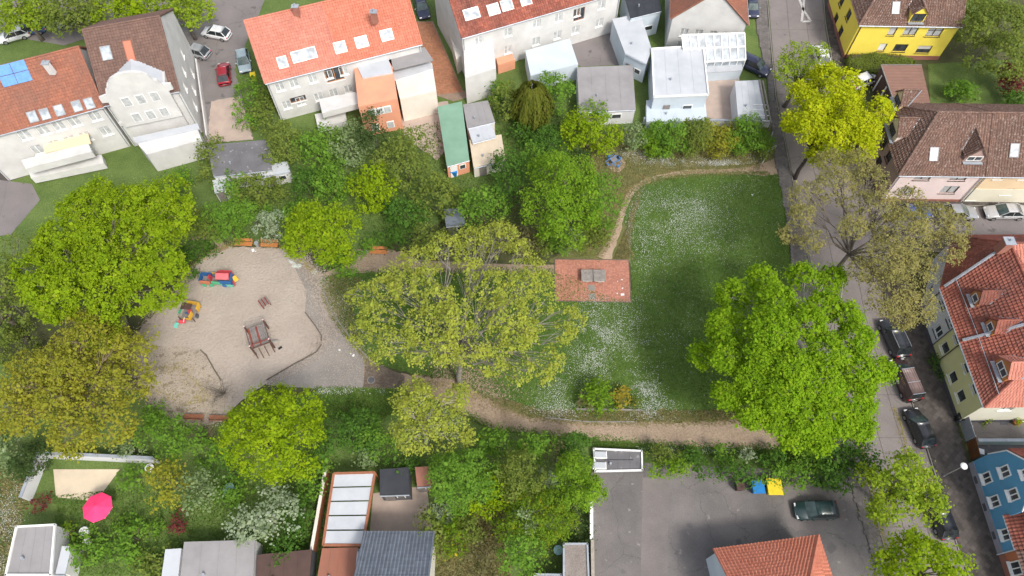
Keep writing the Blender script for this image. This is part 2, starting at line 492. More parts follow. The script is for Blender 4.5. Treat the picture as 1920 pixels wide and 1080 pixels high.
M('paper', (.80, .80, .80), (.66, .66, .68), 6, .9)
M('chalk', (.55, .62, .57), (.42, .46, .42), 2, .9)
M('pale_blue_plastic', (.34, .52, .55), (.26, .44, .47), 2, .5)
M('rust', (.17, .065, .02), (.10, .04, .014), 2, .85, bump=.3, bscale=9)
M('terracotta', (.40, .14, .07), (.32, .11, .055), 3, .8)
M('garage_metal', (.30, .32, .35), (.25, .265, .29), 1, .5)
M('bark', (.20, .17, .14), (.12, .10, .08), 4, .95, bump=.5, bscale=10)
M('bark_pale', (.46, .43, .39), (.30, .27, .235), 3, .95, bump=.4, bscale=8)
M('bark_grey', (.27, .245, .215), (.16, .14, .12), 3, .95, bump=.4, bscale=8)
M('bark_dark', (.075, .06, .05), (.045, .038, .03), 4, .95)
M('twig', (.26, .21, .13), (.17, .13, .08), 4, .95)
M('daisy', (.70, .71, .68), (.60, .61, .58), 9, .8)
leafmat('grass_blade', (.07, .135, .022), (.115, .18, .038), (.20, .18, .07), .25, .2)
leafmat('grass_dry', (.12, .12, .04), (.24, .20, .09), (.34, .27, .16), .2, .2)
leafmat('fallen_leaf', (.10, .08, .04), (.30, .24, .08), (.38, .32, .10), .1, .2)
leafmat('leaf_maple', (.135, .215, .012), (.27, .355, .016), (.34, .36, .05))
leafmat('leaf_vivid', (0.1, 0.19, 0.012), (0.245, 0.375, 0.018), (0.36, 0.44, 0.04))
leafmat('leaf_yellow', (0.29, 0.33, 0.012), (0.46, 0.475, 0.016), (0.54, 0.5, 0.05))
leafmat('leaf_goldgreen', (0.15, 0.215, 0.02), (0.28, 0.36, 0.03), (0.42, 0.43, 0.06))
leafmat('leaf_plane', (.24, .26, .038), (.38, .40, .065), (.40, .37, .13))
leafmat('leaf_olive', (0.21, 0.18, 0.06), (0.325, 0.285, 0.1), (0.38, 0.31, 0.17))
leafmat('leaf_bronze', (0.18, 0.18, 0.024), (0.325, 0.305, 0.038), (0.31, 0.24, 0.075))
leafmat('leaf_hornbeam', (.13, .215, .010), (.28, .36, .014), (.36, .42, .03))
leafmat('leaf_green', (0.09, 0.18, 0.024), (0.17, 0.29, 0.038), (0.24, 0.33, 0.07))
leafmat('leaf_lime', (0.1, 0.185, 0.018), (0.2, 0.315, 0.026), (0.27, 0.36, 0.05))
leafmat('leaf_dark', (.05, .11, .018), (.10, .19, .032), (.12, .19, .05))
leafmat('leaf_moss', (.11, .145, .028), (.20, .24, .05), (.22, .22, .06))
leafmat('leaf_sage', (.12, .17, .06), (.25, .31, .14), (.45, .48, .34))
leafmat('leaf_white', (.12, .17, .05), (.36, .40, .27), (.72, .73, .66))
leafmat('leaf_yellowflower', (.07, .13, .012), (.17, .25, .022), (.55, .45, .03))
leafmat('leaf_thuja', (.085, .10, .015), (.17, .18, .03), (.20, .17, .05))
leafmat('leaf_conifer', (.035, .065, .02), (.075, .11, .035), (.12, .13, .06))
leafmat('leaf_golden', (.24, .19, .025), (.38, .30, .045), (.46, .34, .06))
leafmat('leaf_purple', (.10, .02, .025), (.20, .05, .05), (.25, .09, .07))
leafmat('leaf_brownshrub', (.13, .11, .05), (.22, .20, .09), (.30, .23, .13))

# ------------------------------------------------------------------ the setting: ground, lawn, sand, paths, roads
RNG = np.random.default_rng(11)
def ground():
    mb = MB(); mb.add([(-700, -500, -.02), (700, -500, -.02), (700, 900, -.02), (-700, 900, -.02)], [(0, 1, 2, 3)])
    mb.build('ground', 'soil', kind='structure')
ground()
LAWN = [(1178, 470), (1170, 400), (1182, 362), (1208, 340), (1252, 329), (1440, 323), (1462, 345), (1474, 400), (1484, 520), (1492, 640), (1485, 740), (1440, 782), (1300, 790), (1100, 788), (1010, 780), (945, 762), (895, 737), (865, 716), (790, 702), (705, 682), (655, 642), (622, 595), (602, 545), (612, 518), (700, 512), (1040, 512), (1100, 540), (1180, 560)]
sheet('garden_ground', [(-300, -60), (2000, -60), (1450, 240), (1450, 300), (1130, 290), (700, 470), (420, 450), (200, 560), (-500, 620)], 'garden_grass', -.012, 0, .2)
sheet('lower_garden_ground', [(-300, 640), (200, 700), (330, 780), (600, 735), (780, 735), (900, 800), (1110, 820), (1105, 1200), (-300, 1200)], 'garden_grass', -.012, 0, .2)
sheet('meadow', [(1050, 470), (1100, 380), (1090, 270), (1170, 240), (1450, 236), (1462, 325), (1300, 345), (1200, 380), (1195, 480), (1185, 492), (1030, 490)], 'dry_grass', 0.0, 0, .25)
sheet('lawn', LAWN, 'lawn', .006, 3, .10)
sheet('lawn_verge', [(905, 742), (960, 752), (1010, 766), (1110, 770), (1300, 768), (1440, 760), (1480, 745), (1482, 775), (1420, 786), (1300, 791), (1100, 792), (1010, 785), (940, 764)], 'dry_grass', .010, 0, .25)
sheet('shady_grass', [(590, 730), (755, 729), (800, 738), (830, 765), (720, 790), (600, 790), (540, 760)], 'lawn', .004, 0, .15)
sheet('hedge_strip', [(1110, 822), (1210, 830), (1470, 842), (1600, 850), (1600, 905), (1205, 880), (1110, 850)], 'garden_grass', .004, 0, .2)
SAND = [(352, 505), (385, 480), (420, 463), (545, 468), (568, 492), (592, 520), (604, 560), (606, 600), (604, 640), (596, 660), (505, 716), (460, 745), (410, 785), (335, 790), (285, 750), (255, 690), (240, 650), (280, 600), (320, 560)]
sheet('sandpit', SAND, 'sand', .010, 3, .08)
sheet('stony_sand', [(245, 655), (300, 650), (375, 655), (402, 690), (425, 730), (420, 790), (335, 792), (280, 752), (250, 690)], 'stony_sand', .014, 2, .15)
APRON = [(548, 474), (580, 492), (612, 520), (606, 545), (640, 607), (672, 650), (700, 684), (758, 704), (756, 729), (590, 729), (500, 722), (500, 713), (598, 656), (604, 637), (594, 615), (572, 585), (575, 545), (556, 510)]
sheet('paved_apron', APRON, 'apron', .016, 0, .06)
sheet('dirt_path', [(752, 702), (862, 712), (897, 739), (945, 764), (1000, 782), (1100, 791), (1300, 791), (1420, 786), (1500, 790), (1500, 846), (1300, 839), (1200, 832), (1110, 822), (1000, 813), (920, 804), (872, 774), (800, 740), (752, 730)], 'dirt', .014, 0, .18)
sheet('footpath', None, 'dirt_pale', .012, pts=ribbon_outline([(1460, 312), (1430, 318), (1380, 321), (1310, 322), (1255, 328), (1210, 341), (1182, 364), (1166, 400), (1156, 435), (1142, 465), (1132, 486)], [2.6, 2.0, .8, .7, .7, .75, .75, .7, .8, 1.2, 1.9]))
sheet('upper_path', None, 'dirt', .012, pts=ribbon_outline([(602, 525), (640, 508), (690, 500), (760, 498), (900, 503), (1042, 506)], [1.2, 1.3, 1.6, 1.7, 1.4, 1.3]))
sheet('bench_path', [(660, 470), (760, 472), (770, 500), (690, 512), (655, 500)], 'dirt', .008, 2, .2)
sheet('bush_trail', None, 'dirt', .011, pts=ribbon_outline([(360, 448), (395, 446), (412, 456), (420, 470)], [.5, .6, .8, 1.2]))
sheet('worn_patch', [(1138, 300), (1150, 288), (1168, 296), (1172, 312), (1160, 322), (1142, 316)], 'dirt_pale', .010, 2, .15)
# timber edging of the sandpit, a row of set stones along the apron
def edging(name, pxs, label):
    t = thing(name, label, 'edging', G(*pxs[0]))
    pts = [G(*p) for p in pxs]
    for a, b in zip(pts, pts[1:]):
        d = b - a; n = max(1, round(d.length / 1.6))
        for i in range(n):
            c = a + d * ((i + .5) / n)
            MB().box((c.x, c.y, .06), (d.length / n - .04, .11, .16), math.atan2(d.y, d.x) + rnd.uniform(-.02, .02), .015).build('timber', 'timber', t, True)
edging('sandpit_edging', [(500, 713), (550, 684), (594, 660), (603, 646)], 'dark timber edging between the sand and the grey paved apron')
edging('sandpit_edging', [(376, 656), (388, 668), (400, 690), (415, 714)], 'short dark timber edging beside the stony part of the sandpit')
edging('sandpit_edging', [(603, 640), (603, 630), (592, 612), (572, 586)], 'half buried timber edging curving along the east side of the sand')
def stone_row(pxs, label):
    t = thing('stone_edging', label, 'edging', G(*pxs[0]))
    pts = [G(*p) for p in pxs]
    for a, b in zip(pts, pts[1:]):
        d = b - a; n = max(1, round(d.length / .5))
        for i in range(n):
            c = a + d * ((i + .5) / n)
            MB().box((c.x + rnd.uniform(-.03, .03), c.y, .03), (.46, .13, .13), math.atan2(d.y, d.x) + rnd.uniform(-.06, .06), .02).build('stone', 'kerb', t, True)
stone_row([(606, 546), (622, 585), (640, 610), (656, 632), (672, 652), (690, 672), (705, 684)], 'row of set stones along the grass edge of the paved apron')
stone_row([(1022, 783), (1100, 791), (1190, 791)], 'pale kerb stones between the lawn and the dirt path')
# brown paver band, red paver square
def pavers(name, c4, nx, ny, mat, z, h, gap, label=None, joint='joint', run=True):
    """pavers laid in a quadrilateral of photo pixels, one joined piece of real pavers"""
    P = [G(*p) for p in c4]
    rows = []
    mb = MB()
    def at(u, v): return (P[0] * (1 - u) + P[1] * u) * (1 - v) + (P[3] * (1 - u) + P[2] * u) * v
    for j in range(ny):
        off = (.5 if (run and j % 2) else 0)
        i = -off
        while i < nx:
            u0, u1 = max(0, i) / nx, min(nx, i + 1) / nx
            i += 1
            if u1 - u0 < .01: continue
            zz = z + h + rnd.uniform(-.006, .006)
            gu, gv = gap / nx, gap / ny
            q = [at(u0 + gu, j / ny + gv), at(u1 - gu, j / ny + gv), at(u1 - gu, (j + 1) / ny - gv), at(u0 + gu, (j + 1) / ny - gv)]
            top = [(p.x, p.y, zz) for p in q]; bot = [(p.x, p.y, z) for p in q]
            mb.add(top + bot, [(3, 2, 1, 0), (4, 5, 1, 0), (5, 6, 2, 1), (6, 7, 3, 2), (7, 4, 0, 3)])
    o = mb.build(name, mat, kind='stuff', label=label)
    me = o.data
    if me.polygons[0].normal.z < 0: me.flip_normals()
    return o
sheet('paving_bed', [(684, 664), (700, 684), (760, 705), (757, 730), (680, 729)], 'joint', .020)
pavers('brown_pavers', [(686, 672), (759, 705), (756, 728), (681, 728)], 24, 22, 'paver_brown', .02, .035, .06, 'brown block paving at the corner of the paved apron')
SQ = [(1040, 486), (1179, 487.5), (1183, 567), (1040, 564.5)]
sheet('paving_bed', SQ, 'joint', .018)
pavers('red_pavers', [(1041, 487), (1178, 488.5), (1182, 566), (1041, 563.5)], 44, 30, 'red_paver', .02, .035, .055, 'square of red block paving under the table tennis table', run=False)
def frame_kerbs():
    P = [G(*p) for p in SQ]
    for a, b in zip(P, P[1:] + P[:1]):
        d = b - a; n = round(d.length / 1.0)
        for i in range(n):
            c = a + d * ((i + .5) / n)
            o = MB().box((c.x, c.y, .02), (d.length / n - .02, .09, .12), math.atan2(d.y, d.x), .01).build('kerb_stone', 'paver_brown')
            o['kind'] = 'structure'
frame_kerbs()
# street, side street
ROAD = [(1436, -60), (1447, 80), (1456, 180), (1470, 250), (1490, 350), (1510, 450), (1532, 550), (1570, 690), (1616, 850), (1640, 950), (1668, 1060), (1690, 1160), (1845, 1160), (1797, 1040), (1760, 920), (1735, 840), (1712, 770), (1682, 660), (1662, 600), (1650, 520), (1700, 447), (2100, 446), (2100, 388), (1660, 388), (1625, 340), (1606, 300), (1588, 250), (1573, 180), (1557, 110), (1545, 40), (1538, -60)]
sheet('street', ROAD, 'seam', .016)
# concrete slabs of the street, laid one by one
def road_slabs():
    st = bpy.data.objects['street']
    lk = [(-60, 1436), (80, 1447), (180, 1456), (250, 1470), (350, 1490), (450, 1510), (550, 1532), (690, 1570), (850, 1616), (950, 1640), (1060, 1668), (1160, 1690)]
    rk = [(-60, 1538), (40, 1545), (110, 1557), (180, 1573), (250, 1588), (340, 1618), (520, 1650), (600, 1662), (660, 1682), (770, 1712), (840, 1735), (920, 1760), (1040, 1797), (1160, 1845)]
    ly, lx = zip(*lk); ry, rx = zip(*rk)
    ys = [-58]
    while ys[-1] < 1150:
        ys.append(ys[-1] + 58 + ys[-1] * .03)
    for a, b in zip(ys, ys[1:]):
        for u0, u1 in ((.004, .33), (.335, .665), (.67, .996)):
            q = []
            for y, u in ((a, u0), (a, u1), (b, u1), (b, u0)):
                x = np.interp(y, ly, lx) * (1 - u) + np.interp(y, ry, rx) * u
                q.append(G(x, y)[:2])
            c = (sum(p[0] for p in q) / 4, sum(p[1] for p in q) / 4)
            q = [(p[0] + (c[0] - p[0]) / max(.1, math.dist(p, c)) * .018, p[1] + (c[1] - p[1]) / max(.1, math.dist(p, c)) * .018) for p in q]
            mb = MB().prism(q[::-1], .017, .03 + rnd.uniform(0, .004))
            mb.build('road_slab', 'road_concrete', st)
road_slabs()
sheet('side_street', [(1655, 519), (1668, 480), (1700, 446), (2100, 445), (2100, 389), (1650, 389), (1628, 350)], 'asphalt', .034)
# pavements, raised, with kerb stones and worn cobbles
def pavement(name, pxs, pave_mat='pave_bed'):
    pts = outline(pxs)
    mb = MB().prism(pts, -.05, .10)
    o = mb.build(name, pave_mat, kind='structure')
    return o
PV_L = [(1404, -60), (1432, -60), (1443, 80), (1452, 180), (1466, 250), (1486, 350), (1506, 450), (1528, 550), (1566, 690), (1612, 850), (1636, 950), (1664, 1060), (1684, 1150), (1655, 1150), (1640, 1060), (1610, 960), (1585, 880), (1540, 840), (1510, 790), (1498, 690), (1488, 560), (1480, 440), (1462, 340), (1452, 300), (1447, 240), (1438, 150), (1420, 60)]
PV_R = [(1717, 770), (1739, 838), (1764, 918), (1801, 1038), (1850, 1160), (1930, 1160), (1885, 1080), (1870, 1040), (1815, 870), (1798, 820), (1788, 785), (1733, 600), (1720, 560), (1700, 500), (1690, 470), (1655, 520), (1666, 600), (1686, 658)]
PV_T = [(1630, 386), (2100, 386), (2100, 379), (1670, 379), (1640, 345), (1615, 290), (1600, 240), (1590, 200), (1600, 160), (1580, 112), (1560, 20), (1556, -60), (1542, -60), (1549, 40), (1561, 110), (1577, 180), (1592, 250), (1610, 300)]
for nm, pv in (('park_pavement', PV_L), ('house_pavement', PV_R), ('corner_pavement', PV_T)):
    pavement(nm, pv, 'pave_bed_grey' if nm == 'park_pavement' else 'pave_bed')
def cobbles(poly_px, cell, z, mat, label, rot=0.0, gap=.014):
    pts = outline(poly_px); a = np.array(pts); lo, hi = a.min(0), a.max(0); c = (lo + hi) / 2; Rr = np.hypot(*(hi - lo)) / 2
    n = int(2 * Rr / cell) + 1
    ii, jj = np.meshgrid(np.arange(n), np.arange(n))
    X = (ii.ravel() + .5 + .5 * (jj.ravel() % 2)) * cell - Rr; Y = (jj.ravel() + .5) * cell - Rr
    cr, sr = math.cos(rot), math.sin(rot)
    P = np.stack([c[0] + X * cr - Y * sr, c[1] + X * sr + Y * cr], 1)
    P = P[inside(P, pts)]
    h = cell / 2 - gap
    N = len(P)
    zz = z + RNG.uniform(-.008, .008, N)
    V = np.zeros((N, 4, 3))
    for k, (dx, dy) in enumerate(((-h, -h), (h, -h), (h, h), (-h, h))):
        V[:, k, 0] = P[:, 0] + dx * cr - dy * sr; V[:, k, 1] = P[:, 1] + dx * sr + dy * cr; V[:, k, 2] = zz + RNG.uniform(-.004, .004, N)
    o = quads_mesh('paving_stones', V, mat, kind='stuff'); o['label'] = label
    return o
cobbles(PV_L, .42, .115, 'cobble_grey', 'dark square paving stones on the park side pavement', .3)
cobbles(PV_R, .42, .115, 'cobble', 'dark square paving stones laid diagonally before the houses', .75)
cobbles(PV_T, .42, .115, 'cobble', 'dark square paving stones round the brown roofed corner house', .1)
def kerbline(pxs, label, rev=False):
    t = thing('kerb', label, 'kerb', G(*pxs[0]))
    pts = [G(*p) for p in pxs]
    proto = None
    L = 1.0
    for a, b in zip(pts, pts[1:]):
        d = b - a; n = max(1, round(d.length / L))
        for i in range(n):
            c = a + d * ((i + .5) / n)
            if proto is None:
                proto = MB().box((0, 0, 0), (L - .02, .13, .2), 0, .015).build('kerb_stone', 'kerb', t); o = proto
            else:
                o = proto.copy(); COL.objects.link(o)
            o.parent = t
            o.location = (c.x - t.location.x, c.y - t.location.y, .03); o.rotation_euler = (0, 0, math.atan2(d.y, d.x)); o.scale = (d.length / n / L, 1, 1)
kerbline([(1434, -55), (1445, 80), (1454, 180), (1468, 250), (1488, 350), (1508, 450), (1530, 550), (1568, 690), (1614, 850), (1638, 950), (1666, 1060), (1687, 1150)], 'long kerb between the street and the park side pavement')
kerbline([(1656, 520), (1664, 600), (1684, 659), (1714, 770), (1737, 839), (1762, 919), (1799, 1039), (1846, 1150)], 'kerb beside the parked cars before the red roofed row')
kerbline([(1540, -55), (1547, 40), (1559, 110), (1575, 180), (1590, 250), (1608, 300), (1630, 386), (1990, 387)], 'kerb curving round the brown roofed corner house')
# moss and fallen seed along the gutters
def gutter_litter(pxs, w, n, name, label, mat='fallen_leaf', z=.04, size=.09):
    pts = np.array([G(*p)[:2] for p in pxs]); rng = RNG
    seg = rng.integers(0, len(pts) - 1, n); t = rng.random(n)[:, None]
    P = pts[seg] * (1 - t) + pts[seg + 1] * t + rng.normal(0, w, (n, 2)) * rng.random((n, 1))
    C = np.c_[P, np.full(n, z) + rng.random(n) * .03]
    Nn = np.c_[rng.normal(0, .25, (n, 2)), np.ones(n)]
    o = quads_mesh(name, leaf_quads(C, Nn, rng.uniform(size * .6, size * 1.5, n), rng), mat, kind='stuff'); o['label'] = label
gutter_litter([(1676, 765), (1690, 800), (1700, 850), (1725, 870)], .35, 700, 'fallen_seed', 'yellow fallen seed beside the black parked cars')
gutter_litter([(1720, 880), (1745, 900), (1762, 935), (1770, 980)], .5, 800, 'fallen_seed', 'yellow fallen seed along the kerb before the lamp', z=.05)
gutter_litter([(1444, 80), (1462, 210), (1486, 340)], .25, 500, 'fallen_seed', 'pale fallen seed in the gutter beside the park pavement')
gutter_litter([(1600, 800), (1622, 860), (1640, 945), (1660, 1030)], .3, 900, 'fallen_seed', 'moss and seed along the kerb of the park pavement', z=.12)
gutter_litter([(1880, 870), (1850, 1000), (1885, 1070)], .3, 10, 'fallen_seed', 'few dry leaves lying by the blue house')
gutter_litter([(290, 690), (340, 690), (390, 740), (350, 760), (290, 730)], 1.6, 1500, 'fallen_leaf_litter', 'dark leaf litter on the stony sand under the trees', z=.03, size=.10)
gutter_litter([(560, 480), (590, 510), (610, 545)], .8, 350, 'fallen_leaf_litter', 'brown leaf litter on the apron edge under the bushes', z=.03)
gutter_litter([(780, 715), (850, 720), (900, 745)], 1.2, 900, 'fallen_leaf_litter', 'reddish leaf litter on the path under the sparse plane tree', z=.03)
# other surfaces round the houses
sheet('back_street', [(-60, 330), (60, 345), (75, 375), (20, 440), (-80, 450)], 'asphalt', .010)
sheet('left_street', [(-60, 250), (0, 255), (50, 330), (0, 345), (-60, 345)], 'cobble', .008)
sheet('driveway', [(330, 60), (400, 10), (505, -30), (470, 60), (440, 130), (475, 262), (385, 268)], 'asphalt', .008, 0, .1)
sheet('driveway_apron', [(395, 190), (450, 180), (475, 262), (390, 268)], 'terrace', .012, 0, .1)
sheet('upper_street', [(380, -60), (520, -60), (480, 40), (380, 45)], 'asphalt', .006)
sheet('parking_ground', [(-60, 55), (120, 85), (200, 60), (360, 45), (380, -10), (-60, -10)], 'asphalt', .004)
o = sheet('brick_driveway', [(775, 40), (812, 40), (868, 170), (890, 180), (850, 190), (815, 178)], 'joint', .010)
pavers('brick_pavers', [(778, 42), (810, 42), (868, 172), (820, 178)], 12, 46, 'brick_drive', .012, .03, .05, 'orange brick paving of the drive between the white houses')
sheet('terrace_ground', [(745, 205), (840, 190), (860, 250), (820, 300), (760, 260)], 'terrace', .010, 0, .1)
sheet('white_court', [(1085, 60), (1180, 40), (1200, 120), (1090, 125), (1060, 110)], 'asphalt', .008)
sheet('brown_court', [(1318, 130), (1385, 130), (1392, 226), (1320, 226)], 'terrace', .010)
YARD = [(1106, 886), (1205, 884), (1206, 868), (1590, 886), (1612, 960), (1640, 1060), (1665, 1160), (1107, 1160)]
sheet('yard', YARD, 'yard', .012)
sheet('yard_patch', [(1205, 895), (1255, 900), (1250, 1160), (1200, 1160)], 'yard_worn', .0155)
sheet('yard_patch', [(1470, 905), (1540, 905), (1560, 990), (1480, 990)], 'yard_worn', .0165, 2, .2)
sheet('beige_terrace', [(100, 880), (225, 880), (180, 940), (105, 932)], 'beige_terrace', .012)
sheet('patio', [(700, 925), (800, 910), (812, 1010), (745, 1030), (690, 1030)], 'terrace', .014)
sheet('house_court', [(1824, 832), (2000, 832), (2000, 850), (1836, 850)], 'yard', .010)
sheet('flower_court', [(1806, 782), (2000, 782), (2000, 826), (1822, 826)], 'yard', .012)
sheet('side_garden', [(1740, 120), (1920, 110), (1920, 230), (1745, 210)], 'garden_grass', .004)
# painted arrow on the upper street
def road_arrow():
    mb = MB()
    for a, b in (((1504, 15), (1520, 40)), ((1520, 40), (1503, 41)), ((1503, 41), (1506, 15)), ((1506, 18), (1495, -10)), ((1506, 18), (1508, -12))):
        p, q = G(*a), G(*b); d = (q - p).normalized(); s = Vector((-d.y, d.x, 0)) * .16
        mb.add([(v.x, v.y, .042) for v in (p - s, q - s, q + s, p + s)], [(0, 1, 2, 3)])
    o = mb.build('road_marking', 'road_paint', kind='structure')
road_arrow()
def manhole(px, label):
    p = G(*px)
    t = thing('manhole_cover', label, 'manhole', (p.x, p.y, .055))
    MB().cyl((0, 0, -.03), .42, .035, 20).build('rim', 'kerb', t)
    MB().cyl((0, 0, .005), .34, .012, 20).build('lid', 'plinth_grey', t)
manhole((696, 713), 'round manhole set in the brown block paving')
def pothole(px, label):
    p = G(*px)
    t = thing('drain_cover', label, 'drain', (p.x, p.y, .032))
    MB().box((0, 0, .012), (.5, .5, .03), .2).build('grate', 'plinth_grey', t)
pothole((1584, 416), 'dark round drain in the street under the bare olive tree')
# chalk or spilt paint patches on the apron
for k, q in enumerate([[(548, 496), (562, 494), (566, 500), (552, 503)], [(584, 507), (592, 505), (593, 513), (586, 514)], [(537, 483), (548, 490), (556, 496), (545, 494)]]):
    sheet('chalk_mark', q, 'chalk', .034 + k * .001, 3, .08)

def fringe(pxs, w, n, name, label, mat, size=.12, z=.03, ribbon=None):
    pts = np.array(ribbon if ribbon is not None else [G(*p)[:2] for p in pxs]); rng = RNG
    L = np.linalg.norm(np.diff(pts, axis=0), axis=1); seg = rng.choice(len(L), n, p=L / L.sum()); t = rng.random(n)[:, None]
    P = pts[seg] * (1 - t) + pts[seg + 1] * t + rng.normal(0, w, (n, 2))
    C = np.c_[P, np.full(n, z) + rng.random(n) * .04]
    o = quads_mesh(name, leaf_quads(C, np.c_[rng.normal(0, .5, (n, 2)), np.ones(n)], rng.uniform(size * .5, size * 1.6, n), rng, .6), mat, kind='stuff'); o['label'] = label
fringe([(560, 478), (585, 505), (602, 545), (618, 585), (612, 625), (600, 650)], .75, 5200, 'blown_sand', 'sand blown over the edge of the paved apron', 'sand', .13, .024)
fringe([(575, 545), (630, 620), (660, 670), (640, 710)], 1.5, 4200, 'blown_sand', 'thin sand film over the middle of the paved apron', 'sand', .10, .024)
fringe([(500, 716), (555, 690), (600, 660), (606, 635)], .35, 1200, 'blown_sand', 'sand spilt over the timber edging', 'sand', .12, .024)
fringe([(905, 742), (945, 763), (1000, 781), (1100, 790), (1300, 790), (1420, 785), (1480, 789)], .28, 3600, 'edge_grass', 'ragged grass along the lawn side of the dirt path', 'grass_dry', .14)
fringe([(872, 774), (920, 804), (1000, 813), (1110, 822), (1200, 832), (1300, 839), (1480, 844)], .3, 3200, 'edge_grass', 'ragged grass along the lower side of the dirt path', 'grass_blade', .14)
fringe([(820, 700), (870, 705), (905, 725), (945, 755)], 1.1, 2600, 'bare_soil', 'bare soil thinning into the grass under the plane tree', 'dirt', .16, .028)
fringe([(1182, 490), (1180, 450), (1186, 385), (1208, 344), (1255, 331), (1330, 326), (1440, 324)], .22, 2600, 'edge_grass', 'ragged grass between the trail and the lawn', 'grass_dry', .13)
fringe([(1120, 486), (1140, 455), (1152, 425), (1162, 392), (1180, 358), (1208, 335), (1255, 323), (1380, 316), (1430, 312)], .3, 2600, 'edge_grass', 'ragged dry grass along the outer side of the trail', 'grass_dry', .14)
fringe([(610, 525), (650, 516), (760, 508), (1040, 512)], .3, 2600, 'edge_grass', 'ragged grass along the upper dirt path', 'grass_blade', .14)
fringe([(604, 548), (622, 590), (656, 636), (690, 676), (706, 686)], .22, 1500, 'edge_grass', 'ragged grass along the stone edged apron', 'grass_dry', .13)
fringe([(590, 729), (680, 730), (756, 731)], .15, 900, 'edge_grass', 'grass growing over the lower edge of the apron', 'grass_blade', .13)
fringe([(352, 505), (385, 480), (420, 463), (460, 455), (545, 466), (568, 490), (590, 510)], .22, 1500, 'edge_grass', 'weeds along the upper edge of the sandpit', 'fallen_leaf', .12)
fringe([(1445, 330), (1466, 350), (1480, 430), (1492, 540), (1500, 640)], .2, 1500, 'edge_grass', 'grass growing along the park side pavement', 'grass_blade', .14)
fringe([(352, 505), (340, 540), (320, 565), (280, 600), (242, 648), (255, 690), (283, 750), (335, 792), (410, 787)], .4, 3500, 'blown_sand', 'sand spilling under the bushes at the left of the sandpit', 'stony_sand', .14, .02)
# ------------------------------------------------------------------ trees, shrubs, hedges
def crown_shape(rng, C, Rx, Ry, Hz, nl, lobe, flat=0.0):
    """lobes (centre, radius) filling an uneven ellipsoid"""
    L = []
    for i in range(nl):
        if i < nl * .72:      # outer shell, spread by golden angle
            k = i / max(1, nl * .72)
            z = 1 - k * 1.55
            t = i * 2.39996 + rng.uniform(-.5, .5)
            r = math.sqrt(max(0.02, 1 - z * z)); rad = rng.uniform(.60, .84)
        else:
            z = rng.uniform(-.3, .6); t = rng.uniform(0, 6.28); r = 1; rad = rng.uniform(.1, .5)
        d = np.array([r * math.cos(t), r * math.sin(t), z]) * rad
        L.append((C + d * np.array([Rx, Ry, Hz]), lobe * rng.uniform(.65, 1.2)))
    return L
def foliage(rng, C, S, lobes, n, size, clump, upbias=.6, keep=1.0, droop=0.0):
    """leaf centres and normals in clumps over the lobes"""
    LC = np.array([l[0] for l in lobes]); LR = np.array([l[1] for l in lobes])
    w = LR ** 2; w /= w.sum()
    ncl = max(8, int(n / clump))
    li = rng.choice(len(LC), ncl, p=w)
    d = rng.normal(size=(ncl, 3)); d[:, 2] = d[:, 2] * .9 + .25
    out = (LC[li] - C) / S; d += out * .55
    d /= np.linalg.norm(d, axis=1, keepdims=True)
    rad = LR[li] * rng.uniform(.70, 1.06, ncl)
    K = LC[li] + d * rad[:, None] * np.array([1, 1, .8])
    # clumps lying deep inside another lobe are dropped: they would never be seen
    deep = np.zeros(ncl, bool)
    for c, r in zip(LC, LR):
        deep |= np.linalg.norm(K - c, axis=1) < r * .55
    if keep < 1: deep |= rng.random(ncl) > keep
    K, d = K[~deep], d[~deep]
    if not len(K): return None
    m = max(1, int(n / len(K)))
    ci = np.repeat(np.arange(len(K)), m)
    cr = (size * 2.1) * rng.uniform(.6, 1.5, len(K))
    off = rng.normal(size=(len(ci), 3)) * (cr[ci] * .6)[:, None] * np.array([1, 1, .6])
    P = K[ci] + off
    if droop: P[:, 2] -= droop * np.linalg.norm(off[:, :2], axis=1)
    Nn = d[ci] * (1 - upbias) + np.array([0, 0, 1]) * upbias + rng.normal(size=(len(ci), 3)) * .38
    P[:, 2] = np.maximum(P[:, 2], .06)
    return K, P, Nn
def bend(a, b, rng, lift=.1, k=3, wob=.05):
    a, b = np.array(a, float), np.array(b, float); L = np.linalg.norm(b - a)
    pts = []
    for i in range(k + 1):
        t = i / k
        p = a * (1 - t) + b * t
        if 0 < i < k: p = p + rng.normal(size=3) * L * wob; 
        p[2] += lift * L * math.sin(math.pi * t) * .5
        pts.append(p)
    return pts
